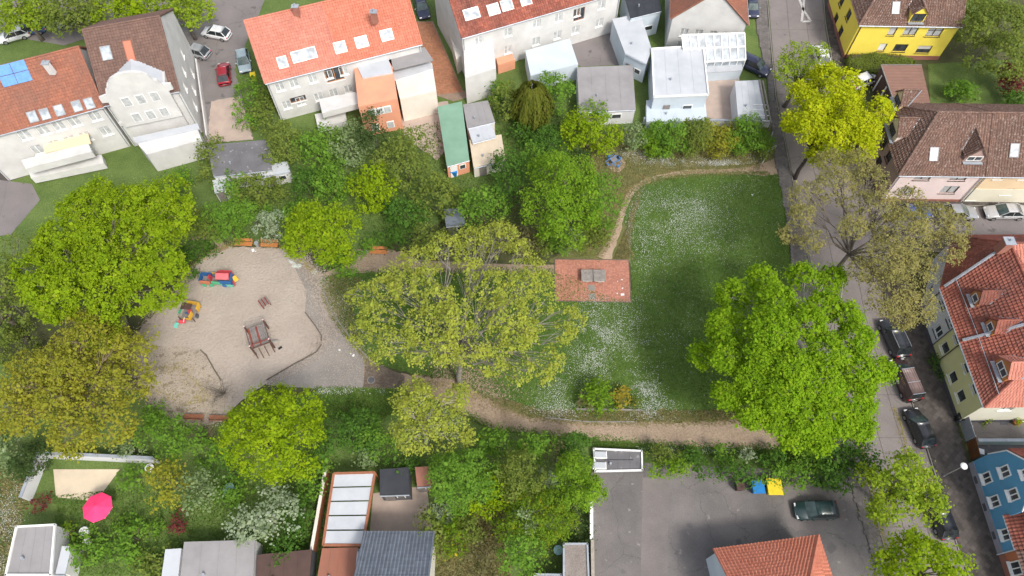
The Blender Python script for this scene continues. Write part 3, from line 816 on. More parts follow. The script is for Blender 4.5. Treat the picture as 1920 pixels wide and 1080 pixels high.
def plant(name, label, cat, px, py, rx, ry, zc, hz, leaf, dens=70, size=.24, bark='bark', nl=16, lobe=.36, clump=9, seed=0, group=None, base=None, trunk_r=None, twigs=0, trunk=True, keep=1.0, up=.6, core=None, shrub=False, lob=None):
    rng = np.random.default_rng(seed * 7919 + int(px * 13 + py * 7))
    C = np.array(G(px, py, zc)); sc = scale_at(C); th = theta_at(C)
    Rx = rx / sc
    rr = (ry / sc) ** 2 - (hz * math.sin(th) * .9) ** 2
    Ry = math.sqrt(max(rr, (ry / sc * .55) ** 2)) / max(.5, math.cos(th))
    Ry = min(Ry, ry / sc * 1.35)
    S = np.array([Rx, Ry, hz])
    lr = lobe * (Rx + Ry) / 2
    if lob:
        lobes = []
        for lx, ly, r_ in lob:
            q = np.array(G(lx, ly, zc)); e = math.hypot((q[0] - C[0]) / Rx, (q[1] - C[1]) / Ry)
            z = zc + hz * (1.0 - 1.15 * min(1.15, e) ** 2) * .75 + rng.uniform(-.5, .5)
            lobes.append((np.array(G(lx, ly, z)), r_ / sc * .9))
    else: lobes = crown_shape(rng, C, Rx, Ry, hz, nl, lr)
    area = math.pi * Rx * Ry
    n = int(dens * area)
    f = foliage(rng, C, S, lobes, n, size, clump, up, keep)
    B = np.array(G(*base)) if base else np.array([C[0], C[1], 0.0])
    t = thing(name, label, cat, tuple(B), group=group)
    if f is None: return t
    K, P, Nn = f
    V = leaf_quads(P, Nn, size * np.exp(rng.normal(0, .38, len(P))), rng)
    V = V - B
    quads_mesh('foliage' if shrub else 'crown', V, leaf, t)
    tr = trunk_r or (max(.05, .028 * (Rx + Ry)) if not shrub else .04)
    fork = np.array([B[0] * .75 + C[0] * .25, B[1] * .75 + C[1] * .25, max(.25, (zc - hz * .75))])
    fork[2] = min(fork[2], zc * .75)
    if trunk:
        if shrub:
            mb = MB()
            for q in range(5):
                e = lobes[q % len(lobes)][0] * .8 + C * .2
                mb.tube([Vector(p) - Vector(B) for p in bend(B + np.array([rng.uniform(-.2, .2), rng.uniform(-.2, .2), -.05]), e, rng, .1)], [tr, tr * .8, tr * .6, tr * .3], 5)
            mb.build('stem', bark, t)
        else:
            MB().tube([Vector(p - B) for p in bend(B - np.array([0, 0, .1]), fork, rng, 0, 3, .02)], [tr * 1.35, tr * 1.05, tr * .95, tr * .85], 9).build('trunk', bark, t, smooth=True)
            mb = MB()
            big = sorted(lobes, key=lambda l: -l[1])
            ends = []
            for c, r in lobes:
                pts = bend(fork, c, rng, .18, 4, .045)
                mb.tube([Vector(p - B) for p in pts], [tr * .5, tr * .34, tr * .22, tr * .13, tr * .06], 5, caps=False)
                ends.append((c, pts))
            if twigs:
                LCs = np.array([l[0] for l in lobes])
                sel = rng.choice(len(K), min(len(K), twigs), replace=False)
                for k in sel:
                    i = int(np.argmin(np.linalg.norm(LCs - K[k], axis=1)))
                    pts = ends[i][1]; st = pts[int(rng.integers(2, 5))]
                    mb.tube([Vector(p - B) for p in bend(st, K[k], rng, .08, 2, .06)], [tr * .13, tr * .08, tr * .035], 4, caps=False)
            mb.build('branches', bark, t)
    return t
def tree(label, *a, name='broadleaf_tree', cat='tree', **k): return plant(name, label, cat, *a, **k)
def shrub(label, *a, name='shrub', cat='shrub', **k):
    k.setdefault('shrub', True); k.setdefault('nl', 10); k.setdefault('size', .17); k.setdefault('dens', 140); k.setdefault('lobe', .42)
    return plant(name, label, cat, *a, **k)
PK = 'large trees in and round the park'
# --- big trees of the park and the street
tree('huge yellow green maple hanging over the edge of the sandpit', 203, 474, 164, 154, 8.5, 4.0, 'leaf_maple', dens=230, size=.19, nl=64, lobe=.20, clump=24, base=(236, 622), twigs=160, trunk_r=.36, group=PK)
CHEST = [(1431, 526, 33), (1374, 557, 36), (1504, 519, 30), (1560, 523, 31), (1546, 573, 34), (1457, 573, 42), (1364, 615, 40), (1317, 667, 25), (1369, 667, 37), (1447, 625, 50), (1509, 604, 40), (1587, 594, 32), (1603, 635, 36), (1648, 693, 28), (1608, 698, 42), (1546, 661, 42), (1431, 672, 36), (1483, 687, 38), (1535, 719, 46), (1598, 750, 42), (1473, 734, 42), (1416, 713, 36), (1366, 738, 28), (1410, 771, 32), (1509, 776, 44), (1567, 781, 38), (1606, 797, 32), (1483, 820, 25), (1535, 820, 30), (1457, 786, 30)]
tree('vivid green horse chestnut over the street and the lawn corner', 1487, 668, 172, 165, 9.0, 4.8, 'leaf_vivid', dens=340, size=.175, lob=CHEST, clump=26, base=(1500, 735), twigs=160, trunk_r=.36, bark='bark_pale', group=PK)
PLANE = [(833, 473, 42), (781, 490, 38), (881, 456, 38), (937, 447, 42), (972, 473, 28), (738, 516, 26), (681, 556, 32), (707, 599, 40), (681, 625, 28), (764, 538, 36), (820, 564, 40), (738, 642, 36), (716, 668, 22), (790, 616, 40), (855, 599, 40), (916, 542, 44), (976, 538, 38), (1018, 530, 26), (1018, 568, 26), (950, 590, 42), (907, 634, 40), (833, 651, 36), (785, 660, 30), (981, 616, 34), (1067, 600, 32), (1052, 625, 24), (1028, 677, 30), (1015, 700, 22), (968, 642, 26), (925, 684, 26), (976, 694, 26), (872, 668, 22), (720, 540, 28), (880, 505, 30), (800, 520, 26), (1000, 500, 20)]
tree('wide thin leaved plane tree with pale limbs beside the red paver square', 862, 578, 205, 138, 8.5, 3.2, 'leaf_plane', dens=105, size=.17, bark='bark_grey', lob=PLANE, clump=15, base=(866, 725), twigs=520, trunk_r=.27, keep=.72, group=PK)
tree('pale yellow thin tree below the wide plane tree across the dirt path', 810, 780, 98, 68, 6.5, 3.0, 'leaf_plane', dens=140, size=.17, bark='bark_pale', nl=22, lobe=.30, base=(800, 838), twigs=150, trunk_r=.2, group=PK)
tree('bright yellow maple standing at the street before the mauve house', 1563, 214, 106, 92, 7.0, 3.8, 'leaf_yellow', dens=190, size=.2, nl=40, lobe=.23, clump=11, base=(1490, 335), twigs=120, trunk_r=.22, bark='bark_dark', group=PK)
tree('green yellow street tree half covering the white parked car', 1508, 126, 64, 44, 6.0, 2.8, 'leaf_goldgreen', dens=100, size=.19, nl=16, lobe=.33, base=(1470, 200), twigs=90, group=PK)
OLIVE = [(1510, 370, 36), (1567, 349, 44), (1629, 343, 40), (1640, 401, 52), (1598, 427, 30), (1692, 437, 54), (1744, 416, 48), (1786, 427, 36), (1666, 489, 52), (1718, 505, 36), (1775, 463, 38), (1671, 552, 48), (1723, 573, 36), (1692, 594, 26), (1614, 505, 26), (1525, 453, 26), (1504, 406, 30), (1608, 307, 34), (1556, 305, 30), (1700, 380, 36), (1480, 440, 22)]
tree('almost bare olive brown tree spreading over the street crossing', 1632, 440, 178, 146, 8.5, 3.4, 'leaf_olive', dens=120, size=.135, bark='bark', lob=OLIVE, clump=10, base=(1545, 532), twigs=560, trunk_r=.24, keep=.75, group=PK)
tree('bronze yellow tree in the corner left of the stony sand', 142, 722, 150, 118, 7.5, 3.4, 'leaf_bronze', dens=130, size=.19, nl=36, lobe=.26, clump=8, base=(200, 780), twigs=330, trunk_r=.3, bark='twig', group=PK)
tree('thin bronze bough reaching over the left edge of the sandpit', 255, 668, 58, 40, 6.0, 1.6, 'leaf_bronze', dens=26, size=.17, nl=10, lobe=.38, base=(205, 740), twigs=110, trunk_r=.12, bark='twig', group=PK)
tree('rounded fresh green hornbeam beside the brown bench', 518, 812, 106, 92, 6.5, 4.0, 'leaf_hornbeam', dens=210, size=.17, nl=34, lobe=.27, clump=9, base=(525, 860), up=.4, group=PK)
tree('dark olive tree behind the huge yellow green maple', 28, 545, 68, 100, 6.5, 3.0, 'leaf_moss', dens=70, size=.21, nl=18, lobe=.32, base=(50, 640), twigs=90, group=PK)
tree('dense green lime tree beside the blue table', 1052, 368, 78, 92, 6.5, 4.0, 'leaf_lime', dens=190, size=.17, nl=30, lobe=.28, base=(1060, 420), group=PK)
tree('darker green tree joined to the lime tree beside the meadow', 1120, 372, 40, 62, 5.0, 3.0, 'leaf_green', dens=110, size=.20, nl=16, lobe=.34, base=(1120, 420), group=PK)
tree('dense green field maple between the two benches above the sand', 602, 438, 76, 60, 5.5, 3.2, 'leaf_maple', dens=190, size=.19, nl=28, lobe=.30, base=(600, 480), group=PK)
tree('low green skirt of the field maple beside the paved apron', 640, 494, 44, 26, 2.6, 1.5, 'leaf_green', dens=95, size=.2, nl=10, lobe=.4, base=(640, 502), group=PK)
tree('green street tree casting shade at the yard entrance', 1682, 918, 82, 70, 6.0, 3.6, 'leaf_goldgreen', dens=140, size=.2, nl=22, lobe=.30, clump=11, base=(1640, 945), twigs=90, group=PK)
tree('yellow green street tree cut by the bottom edge', 1728, 1066, 100, 66, 6.0, 3.6, 'leaf_maple', dens=160, size=.2, nl=22, lobe=.30, clump=11, base=(1680, 1095), twigs=60, group=PK)
tree('dark feathery green tree at the end of the hedge strip', 1590, 862, 62, 46, 3.2, 2.2, 'leaf_dark', dens=95, size=.2, nl=16, lobe=.34, base=(1585, 880), group=PK)
# --- bottom cluster of small trees beside the walled yard
CL = 'small trees packed beside the walled yard'
tree('bright green small tree below the thin yellow tree', 872, 898, 69, 61, 5.2, 3.1, 'leaf_green', dens=280, size=.15, nl=26, lobe=.36, clump=16, group=CL)
tree('olive green rounded small tree in the middle of the cluster', 976, 892, 48, 50, 5.0, 3.1, 'leaf_moss', dens=280, size=.145, nl=22, lobe=.36, clump=16, group=CL)
tree('vivid green rounded small tree touching the flat roofed annexe', 1080, 902, 53, 55, 5.0, 3.1, 'leaf_lime', dens=280, size=.15, nl=24, lobe=.36, clump=16, group=CL)
tree('yellow flowering broad bush tree by the shed', 1004, 968, 78, 55, 4.2, 2.7, 'leaf_yellowflower', dens=280, size=.145, nl=28, lobe=.36, clump=16, group=CL)
tree('mid green rounded tree at the bottom edge of the cluster', 980, 1040, 46, 46, 4.2, 2.7, 'leaf_green', dens=115, size=.18, nl=22, lobe=.36, clump=16, group=CL)
tree('yellow lime green tree deep between the small trees', 925, 925, 44, 48, 3.6, 2.3, 'leaf_hornbeam', dens=90, size=.2, nl=12, lobe=.4, group=CL)
tree('dark green upright shrub tree beside the dirt path bend', 1003, 836, 36, 31, 3.6, 2.3, 'leaf_green', dens=260, size=.145, nl=18, lobe=.36, clump=16, group=CL)
tree('dark green shrub tree before the flat roofed annexe', 1080, 838, 31, 29, 3.6, 2.3, 'leaf_dark', dens=260, size=.145, nl=18, lobe=.36, clump=16, group=CL)
tree('bright low green bush under the path bend', 935, 832, 42, 33, 2.8, 1.9, 'leaf_green', dens=105, size=.18, nl=18, lobe=.36, clump=16, group=CL)
tree('brownish thin bush between the dark shrub trees', 1045, 850, 25, 31, 2.8, 1.9, 'leaf_brownshrub', dens=80, size=.16, nl=9, lobe=.4, group=CL)
tree('white flowering bush squeezed between the small trees', 1030, 905, 21, 36, 3.4, 2.1, 'leaf_white', dens=110, size=.16, nl=8, lobe=.45, group=CL)
tree('pale cream flowering bush on the yellow flowering tree', 985, 975, 23, 23, 5.2, 1.9, 'leaf_sage', dens=110, size=.16, nl=8, lobe=.45, group=CL)
shrub('white flowering shrub above the rough bottom meadow', 835, 950, 26, 28, 2.0, 1.3, 'leaf_white', size=.16, group=CL)
shrub('yellow mottled shrub on the rough bottom meadow', 850, 1000, 34, 44, 1.8, 1.3, 'leaf_yellowflower', size=.16, group=CL)
shrub('olive rough shrub at the bottom edge left of the cluster', 880, 985, 36, 34, 1.6, 1.1, 'leaf_moss', size=.16, group=CL)
shrub('pale brown dry shrub on the rough bottom meadow', 910, 1045, 34, 50, 1.0, .8, 'leaf_brownshrub', size=.15, dens=60, group=CL)
shrub('small yellow rose bush beside the pale round tub', 1024, 1036, 16, 16, 1.2, .8, 'leaf_yellowflower', size=.16, dens=50, group=CL)
shrub('dark ivy filled corner behind the shed', 1085, 985, 24, 50, 1.2, .9, 'leaf_conifer', size=.18, dens=70, group=CL)
# --- bushes round the sandpit
SB = 'bushes round the sandpit'
shrub('dark green bush behind the left orange bench', 425, 415, 56, 36, 2.6, 1.7, 'leaf_green', group=SB, nl=16)
shrub('white lilac in flower behind the orange benches', 505, 424, 28, 30, 3.0, 1.8, 'leaf_white', size=.17, group=SB)
shrub('dark bush between the lilac and the huge maple', 378, 425, 36, 32, 2.6, 1.7, 'leaf_moss', group=SB, nl=12)
shrub('low ivy mound beside the trail to the sand', 372, 470, 36, 18, .6, .5, 'leaf_dark', size=.16, group=SB)
shrub('dark green low bush between the maple and the sand', 335, 500, 30, 26, 1.0, .8, 'leaf_dark', size=.16, group=SB)
shrub('bright green bush above the upper bench', 470, 400, 46, 24, 3.0, 1.6, 'leaf_green', group=SB)
shrub('dark green bush behind the single upper bench', 740, 446, 36, 17, 1.5, 1.0, 'leaf_dark', group=SB)
shrub('small bright bush left of the single upper bench', 692, 460, 18, 14, 1.2, .8, 'leaf_green', group=SB)
shrub('mottled pale bush under the top of the plane tree', 920, 455, 62, 30, 3.0, 1.8, 'leaf_plane', size=.18, dens=70, group=SB)
shrub('dark bush under the top of the plane tree', 820, 455, 60, 28, 2.0, 1.4, 'leaf_moss', size=.18, dens=80, group=SB)
shrub('olive brown bush beside the plane tree and the lime tree', 985, 448, 30, 28, 2.2, 1.4, 'leaf_brownshrub', size=.17, group=SB)
shrub('pale sage bush at the foot of the lime tree', 1072, 450, 22, 26, 1.8, 1.3, 'leaf_sage', size=.17, group=SB)
shrub('green bush at the foot of the lime tree above the red pavers', 1040, 450, 24, 28, 1.8, 1.3, 'leaf_green', size=.17, group=SB)
shrub('olive bush on the right foot of the lime tree by the trail', 1112, 438, 32, 34, 2.0, 1.4, 'leaf_moss', size=.18, group=SB)
shrub('low olive bush left of the red paver square', 1010, 455, 20, 26, 1.8, 1.2, 'leaf_moss', size=.17, group=SB)
shrub('dark green bush below the hornbeam and the bronze tree', 320, 820, 56, 36, 2.4, 1.6, 'leaf_green', group=SB, nl=16)
shrub('pale green low bush at the bottom of the bronze tree', 245, 838, 34, 16, 1.4, 1.0, 'leaf_sage', size=.17, group=SB)
shrub('small dark bush hugging the corner of the stony sand', 290, 785, 26, 26, 1.4, 1.0, 'leaf_green', group=SB)
shrub('dark green bush right of the hornbeam', 655, 812, 60, 42, 2.6, 1.7, 'leaf_dark', group=SB, nl=18)
shrub('green bush by the dark bush under the shady grass', 705, 830, 34, 34, 2.2, 1.5, 'leaf_green', group=SB)
shrub('pale green flowering bush above the white garden roof', 685, 855, 26, 20, 1.8, 1.2, 'leaf_sage', size=.16, group=SB)
shrub('dark spreading bush filling the gap under the dark olive tree', 22, 640, 40, 44, 2.2, 1.5, 'leaf_moss', group=SB)
shrub('green bush just left of the hornbeam behind the brown bench', 395, 845, 40, 24, 1.8, 1.3, 'leaf_green', group=SB)
# --- bushes on the left edge
LE = 'bushes along the left edge'
shrub('white blossoming bush at the left edge beside the bronze tree', 14, 745, 28, 34, 3.0, 1.8, 'leaf_white', size=.17, group=LE)
shrub('pale sage bush at the left edge above the flowery grass', 18, 840, 28, 40, 2.4, 1.5, 'leaf_sage', size=.17, group=LE)
shrub('dark green conifer bush beside the grey garden wall', 62, 862, 38, 34, 2.6, 1.8, 'leaf_conifer', size=.18, group=LE)
shrub('dark shrub at the left edge below the white blossom', 20, 795, 26, 22, 1.6, 1.1, 'leaf_dark', group=LE)
# --- hedge along the north side of the park
NH = 'mixed hedge along the top of the park'
shrub('lime green bush at the left end of the top hedge', 1102, 248, 56, 32, 2.8, 1.8, 'leaf_maple', size=.22, group=NH, nl=16)
shrub('pale sage bush next to the lime green hedge bush', 1186, 256, 24, 26, 2.2, 1.5, 'leaf_sage', size=.17, group=NH)
shrub('bright green low bush in the top hedge', 1225, 270, 38, 20, 1.4, 1.0, 'leaf_lime', group=NH)
shrub('dull green bush in the middle of the top hedge', 1256, 255, 54, 30, 2.2, 1.5, 'leaf_green', size=.16, dens=200, group=NH)
shrub('olive brown bush in the top hedge', 1305, 258, 48, 29, 2.2, 1.5, 'leaf_moss', size=.16, dens=220, group=NH)
shrub('yellowish bush in the top hedge', 1348, 260, 42, 29, 2.0, 1.4, 'leaf_bronze', size=.15, dens=200, group=NH)
shrub('green bush at the right end of the top hedge', 1398, 256, 50, 31, 2.2, 1.5, 'leaf_green', size=.16, dens=200, group=NH)
shrub('small dark bush under the carport corner', 1430, 275, 16, 20, 1.2, .9, 'leaf_moss', size=.16, group=NH)
shrub('dark twiggy bush between the lime tree and the hedge', 1088, 298, 26, 20, 1.6, 1.1, 'leaf_conifer', size=.17, group=NH)
shrub('dark green bush left of the lime green hedge bush', 1030, 268, 38, 34, 2.2, 1.5, 'leaf_dark', group=NH, nl=14)
# --- island bed in the lawn
IB = 'bushes in the lawn bed'
shrub('bright green rounded bush in the lawn bed', 1122, 738, 27, 26, 1.6, 1.2, 'leaf_lime', size=.19, group=IB)
shrub('golden orange bush in the lawn bed', 1168, 746, 20, 18, 1.1, .8, 'leaf_golden', size=.17, group=IB)
shrub('brown purple low bush at the left of the lawn bed', 1098, 752, 16, 14, .8, .6, 'leaf_brownshrub', size=.15, group=IB)
shrub('dark low bush at the right of the lawn bed', 1190, 756, 14, 10, .6, .5, 'leaf_moss', size=.15, group=IB)
shrub('low bright green edging plants along the lawn bed', 1118, 766, 44, 7, .35, .3, 'leaf_lime', size=.14, group=IB)
# --- strip behind the dirt path
HS = 'low bushes between the dirt path and the yard'
for (x, y, a, b, lf, lb) in [(1240, 852, 34, 14, 'leaf_moss', 'olive low bush right of the flat roofed annexe'), (1300, 856, 30, 14, 'leaf_dark', 'dark low bush in the strip behind the yard'), (1356, 852, 20, 14, 'leaf_green', 'bright green low bush in the strip behind the yard'), (1404, 852, 14, 12, 'leaf_white', 'small white blossoming bush beside the dirt path'), (1452, 858, 34, 15, 'leaf_dark', 'dark green low bush below the chestnut'), (1520, 862, 40, 22, 'leaf_green', 'green bush below the chestnut at the path mouth'), (1262, 876, 58, 14, 'leaf_lime', 'bright hedge along the top of the grey yard'), (1370, 884, 60, 16, 'leaf_dark', 'dark hedge along the top of the grey yard'), (1480, 890, 60, 18, 'leaf_green', 'mid green hedge above the bins in the yard'), (1560, 892, 36, 26, 'leaf_dark', 'dark hedge at the yard corner by the street')]:
    shrub(lb, x, y, a, b, 1.5, 1.1, lf, size=.18, group=HS)
# --- gardens behind the white houses
GU = 'garden trees and bushes behind the white houses'
gl = [(528, 268, 34, 40, 3.2, 2.2, 'leaf_moss', 'olive garden tree beside the grey garage roof'), (600, 275, 42, 36, 2.6, 1.8, 'leaf_green', 'green garden bush below the white bay house'), (655, 270, 36, 36, 2.6, 1.8, 'leaf_sage', 'pale flowering garden bush below the salmon bay'), (700, 245, 22, 44, 4.0, 3.0, 'leaf_conifer', 'dark slim conifer below the salmon bay'), (760, 300, 50, 50, 4.0, 2.8, 'leaf_moss', 'broad olive garden tree above the plane tree'), (700, 350, 44, 44, 3.2, 2.2, 'leaf_hornbeam', 'yellow green garden tree above the single bench'), (630, 340, 44, 36, 2.6, 1.8, 'leaf_green', 'green garden bush above the field maple'), (575, 345, 34, 30, 2.2, 1.5, 'leaf_dark', 'dark garden bush above the lilac'), (490, 355, 54, 26, 1.6, 1.1, 'leaf_moss', 'low garden bushes below the grey garage roof'), (430, 345, 26, 24, 1.8, 1.3, 'leaf_green', 'small green garden bush beside the white shed roof'), (395, 300, 24, 40, 2.0, 1.4, 'leaf_moss', 'garden bush at the corner of the white gabled house'), (330, 345, 30, 26, 1.8, 1.3, 'leaf_green', 'garden bush between the maple and the white terrace'), (820, 370, 48, 40, 3.2, 2.2, 'leaf_moss', 'olive garden tree below the green shed roof'), (905, 390, 44, 40, 3.4, 2.4, 'leaf_green', 'mid green garden tree below the beige annexe'), (955, 330, 26, 60, 3.4, 2.4, 'leaf_dark', 'dark garden tree left of the lime tree'), (955, 190, 30, 34, 2.6, 1.8, 'leaf_moss', 'garden bush behind the olive thuja'), (1040, 170, 34, 34, 2.6, 1.8, 'leaf_green', 'garden bush beside the grey garage of the court'), (1115, 212, 34, 18, 2.2, 1.5, 'leaf_lime', 'lime green garden bush below the grey garage of the court'), (975, 250, 22, 22, 1.6, 1.1, 'leaf_dark', 'dark bush at the foot of the olive thuja'), (930, 165, 24, 20, 1.6, 1.1, 'leaf_green', 'low bush beside the brick drive'), (465, 195, 16, 55, 1.4, 1.1, 'leaf_green', 'clipped green hedge along the driveway'), (497, 205, 18, 40, 1.6, 1.1, 'leaf_moss', 'bush row beside the clipped driveway hedge'), (560, 400, 30, 24, 2.0, 1.4, 'leaf_green', 'bush under the field maple at the garden fence'), (760, 400, 40, 34, 2.6, 1.8, 'leaf_dark', 'dark garden bush above the dark green bench bush'), (1000, 300, 30, 26, 3.0, 2.0, 'leaf_green', 'green bush at the head of the lime tree')]
for i, q in enumerate(gl):
    shrub(q[7], *q[:7], size=.22, dens=85, group=GU, seed=i, nl=14)
# --- top edge trees
TE = 'trees along the upper street'
for i, q in enumerate([(40, 20, 70, 40, 5, 3, 'leaf_goldgreen', 'yellow green tree at the upper left corner'), (140, 30, 66, 44, 5, 3, 'leaf_moss', 'olive green tree behind the red roof with blue panel'), (235, 22, 64, 40, 5, 3, 'leaf_hornbeam', 'bright green tree behind the brown gabled roof'), (340, 18, 62, 38, 5, 3, 'leaf_goldgreen', 'yellow green tree at the upper street corner')]):
    tree(q[7], *q[:7], dens=85, size=.26, nl=20, lobe=.32, group=TE, seed=i)
# --- right top gardens
RG = 'garden plants behind the yellow house'
shrub('broad olive tree right of the yellow house', 1862, 70, 60, 72, 5.0, 3.4, 'leaf_moss', size=.22, group=RG, nl=20)
shrub('dark red shrub in the garden right of the yellow house', 1898, 148, 26, 26, 2.0, 1.4, 'leaf_purple', size=.2, group=RG)
shrub('green garden bush behind the brown garage', 1800, 172, 30, 18, 1.6, 1.1, 'leaf_green', size=.2, group=RG)
shrub('dark garden bush at the right edge below the olive tree', 1905, 190, 26, 20, 1.6, 1.1, 'leaf_dark', size=.2, group=RG)
# --- lower gardens
LG = 'plants of the lower gardens'
for i, q in enumerate([(318, 905, 38, 46, 3.0, 2.0, 'leaf_bronze', 'mustard yellow rounded garden tree by the pink parasol terrace'), (372, 918, 34, 38, 2.6, 1.8, 'leaf_sage', 'pale green rounded garden tree beside the mustard tree'), (500, 968, 66, 44, 2.8, 1.8, 'leaf_white', 'white blossoming garden tree below the hornbeam'), (250, 895, 26, 22, 1.2, .9, 'leaf_green', 'green planter bush on the beige terrace'), (585, 905, 26, 34, 1.8, 1.3, 'leaf_green', 'garden bush left of the white roofed pergola'), (560, 960, 30, 40, 1.6, 1.2, 'leaf_dark', 'dark garden bush left of the white roofed pergola'), (805, 1000, 26, 52, 2.4, 1.7, 'leaf_moss', 'olive bush at the corner of the slate roof'), (160, 1030, 36, 36, 1.4, 1.0, 'leaf_green', 'garden bush right of the grey flat shed'), (250, 1010, 50, 40, .9, .7, 'leaf_green', 'low garden planting in the lower garden'), (130, 992, 16, 12, 1.2, .8, 'leaf_yellowflower', 'yellow flowering bush beside the grey flat shed'), (290, 1060, 46, 26, .9, .7, 'leaf_moss', 'low planting at the bottom of the lower garden'), (440, 925, 46, 22, 1.0, .8, 'leaf_green', 'low plants beside the light blue tub'), (535, 1030, 40, 34, 1.4, 1.0, 'leaf_dark', 'dark bush above the dark lean-to roof'), (758, 868, 40, 16, 1.6, 1.1, 'leaf_dark', 'dark hedge above the black garden roof'), (600, 862, 30, 22, 2.0, 1.4, 'leaf_green', 'green bush at the foot of the hornbeam'), (430, 880, 40, 16, 1.2, .9, 'leaf_dark', 'dark hedge below the hornbeam')]):
    shrub(q[7], *q[:7], size=.20, dens=85, group=LG, seed=i, nl=14)
# --- clipped hedge before the yellow house
def hedge(label, pxs, h, leaf, n, size=.15, z0=0.0, mat_core='bark_dark'):
    pts = outline(pxs); c = np.array(pts).mean(0)
    t = thing('clipped_hedge', label, 'hedge', (c[0], c[1], 0))
    sm = catmull(pts, 3)
    inner = [(c[0] + (p[0] - c[0]) * .9, c[1] + (p[1] - c[1]) * .9) for p in sm]
    MB().prism(inner, z0, h - .25).build('stem', 'bark_dark', t, True)
    rng = np.random.default_rng(int(c[0] * 10))
    P = scatter(sm, int(n * .6), rng)
    d = np.min(np.linalg.norm(P[:, None] - np.array(sm)[None], axis=2), axis=1)
    z = h - .45 * np.exp(-d * 1.6) + rng.normal(0, .07, len(P)) + .15 * np.sin(P[:, 0] * 1.3) * np.cos(P[:, 1])
    A = np.c_[P, z]; NA = np.c_[rng.normal(0, .4, (len(P), 2)), np.ones(len(P))]
    a = np.array(sm); m = int(n * .4); i = rng.integers(0, len(a), m); tt = rng.random(m)[:, None]
    E_ = a[i] * (1 - tt) + np.roll(a, -1, 0)[i] * tt + rng.normal(0, .07, (m, 2))
    Bq = np.c_[E_, z0 + rng.random(m) * (h - z0 - .1)]; NB = np.c_[E_ - c, np.full(m, .8)]
    V = leaf_quads(np.r_[A, Bq], np.r_[NA, NB], rng.uniform(size * .7, size * 1.4, len(A) + m), rng)
    quads_mesh('foliage', V - np.array([c[0], c[1], 0]), leaf, t)
hedge('dark green clipped hedge before the yellow house', [(1585, 120), (1600, 114), (1660, 115), (1702, 124), (1700, 138), (1645, 147), (1592, 144)], 1.5, 'leaf_moss', 9000)
# --- thuja with drooping strands
def thuja(label, px, py, rx, ry, h):
    B = G(px, py + ry * .55); sc = scale_at((B.x, B.y, h / 2))
    t = thing('thuja_tree', label, 'tree', B)
    rng = np.random.default_rng(5)
    n = 15000
    u = rng.random(n); th = rng.uniform(0, 6.28, n)
    strands = np.floor(th / 6.28 * 26) / 26 * 6.28 + rng.normal(0, .05, n)
    r = rx / sc * np.clip(np.sin(math.pi * (.07 + .78 * u)), 0, 1) ** .75 * (1 + .16 * np.sin(strands * 9 + 3 * u)) * rng.uniform(.82, 1.05, n)
    z = h * (1 - u)
    P = np.c_[r * np.cos(strands), r * np.sin(strands), z + .3]
    Nn = np.c_[np.cos(strands) * .8, np.sin(strands) * .8, np.full(n, .35)] + rng.normal(0, .25, (n, 3))
    Nz = Nn / np.linalg.norm(Nn, axis=1, keepdims=True)
    down = np.array([0, 0, -1.0]) - Nz * (-Nz[:, 2:3]); down /= np.linalg.norm(down, axis=1, keepdims=True) + 1e-6
    side = np.cross(Nz, down); s = rng.uniform(.08, .13, (n, 1)); Lh = s * 3.4
    V = np.stack([P - side * s * .5, P - side * s * .4 + down * Lh, P + side * s * .4 + down * Lh, P + side * s * .5], 1)
    quads_mesh('crown', V, 'leaf_thuja', t)
    MB().tube([(0, 0, -.1), (0, 0, h * .9)], [.22, .04], 8).build('trunk', 'bark_dark', t)
thuja('olive thuja with hanging strands behind the lime tree', 996, 208, 34, 42, 6.5)
# --- bare twiggy shrubs
def bare_shrub(label, px, py, rad, h, n, mat, seed):
    B = G(px, py); t = thing('bare_shrub', label, 'shrub', B)
    rng = np.random.default_rng(seed); mb = MB()
    for i in range(n):
        a = rng.uniform(0, 6.28); r = rad * rng.uniform(.4, 1)
        e = np.array([r * math.cos(a), r * math.sin(a), h * rng.uniform(.4, 1)])
        pts = bend((rng.uniform(-.1, .1), rng.uniform(-.1, .1), -.05), e, rng, .35, 4, .04)
        mb.tube([Vector(p) for p in pts], [.032, .024, .017, .011, .006], 4, caps=False)
        for q in range(7):
            st = pts[int(rng.integers(1, 4))]; e2 = st + rng.normal(size=3) * np.array([.5, .5, .3]) * rad * .4 + np.array([0, 0, .2])
            e2[2] = max(.1, e2[2])
            mb.tube([Vector(st), Vector((st + e2) / 2 + rng.normal(size=3) * .05), Vector(e2)], [.011, .008, .004], 3, caps=False)
    mb.build('branches', mat, t)
bare_shrub('bare brown twiggy shrub over the sand by the hornbeam', 418, 738, 2.6, 2.2, 22, 'bark', 3)
bare_shrub('pale bare twiggy shrub behind the brown bench', 390, 822, 2.3, 2.4, 30, 'twig', 4)
bare_shrub('bare pale twigs hanging over the right lawn edge', 1482, 452, 2.2, 2.5, 16, 'twig', 6)
bare_shrub('thin grey bare shrub in the top hedge', 1375, 262, 1.6, 3.0, 12, 'bark_pale', 8)
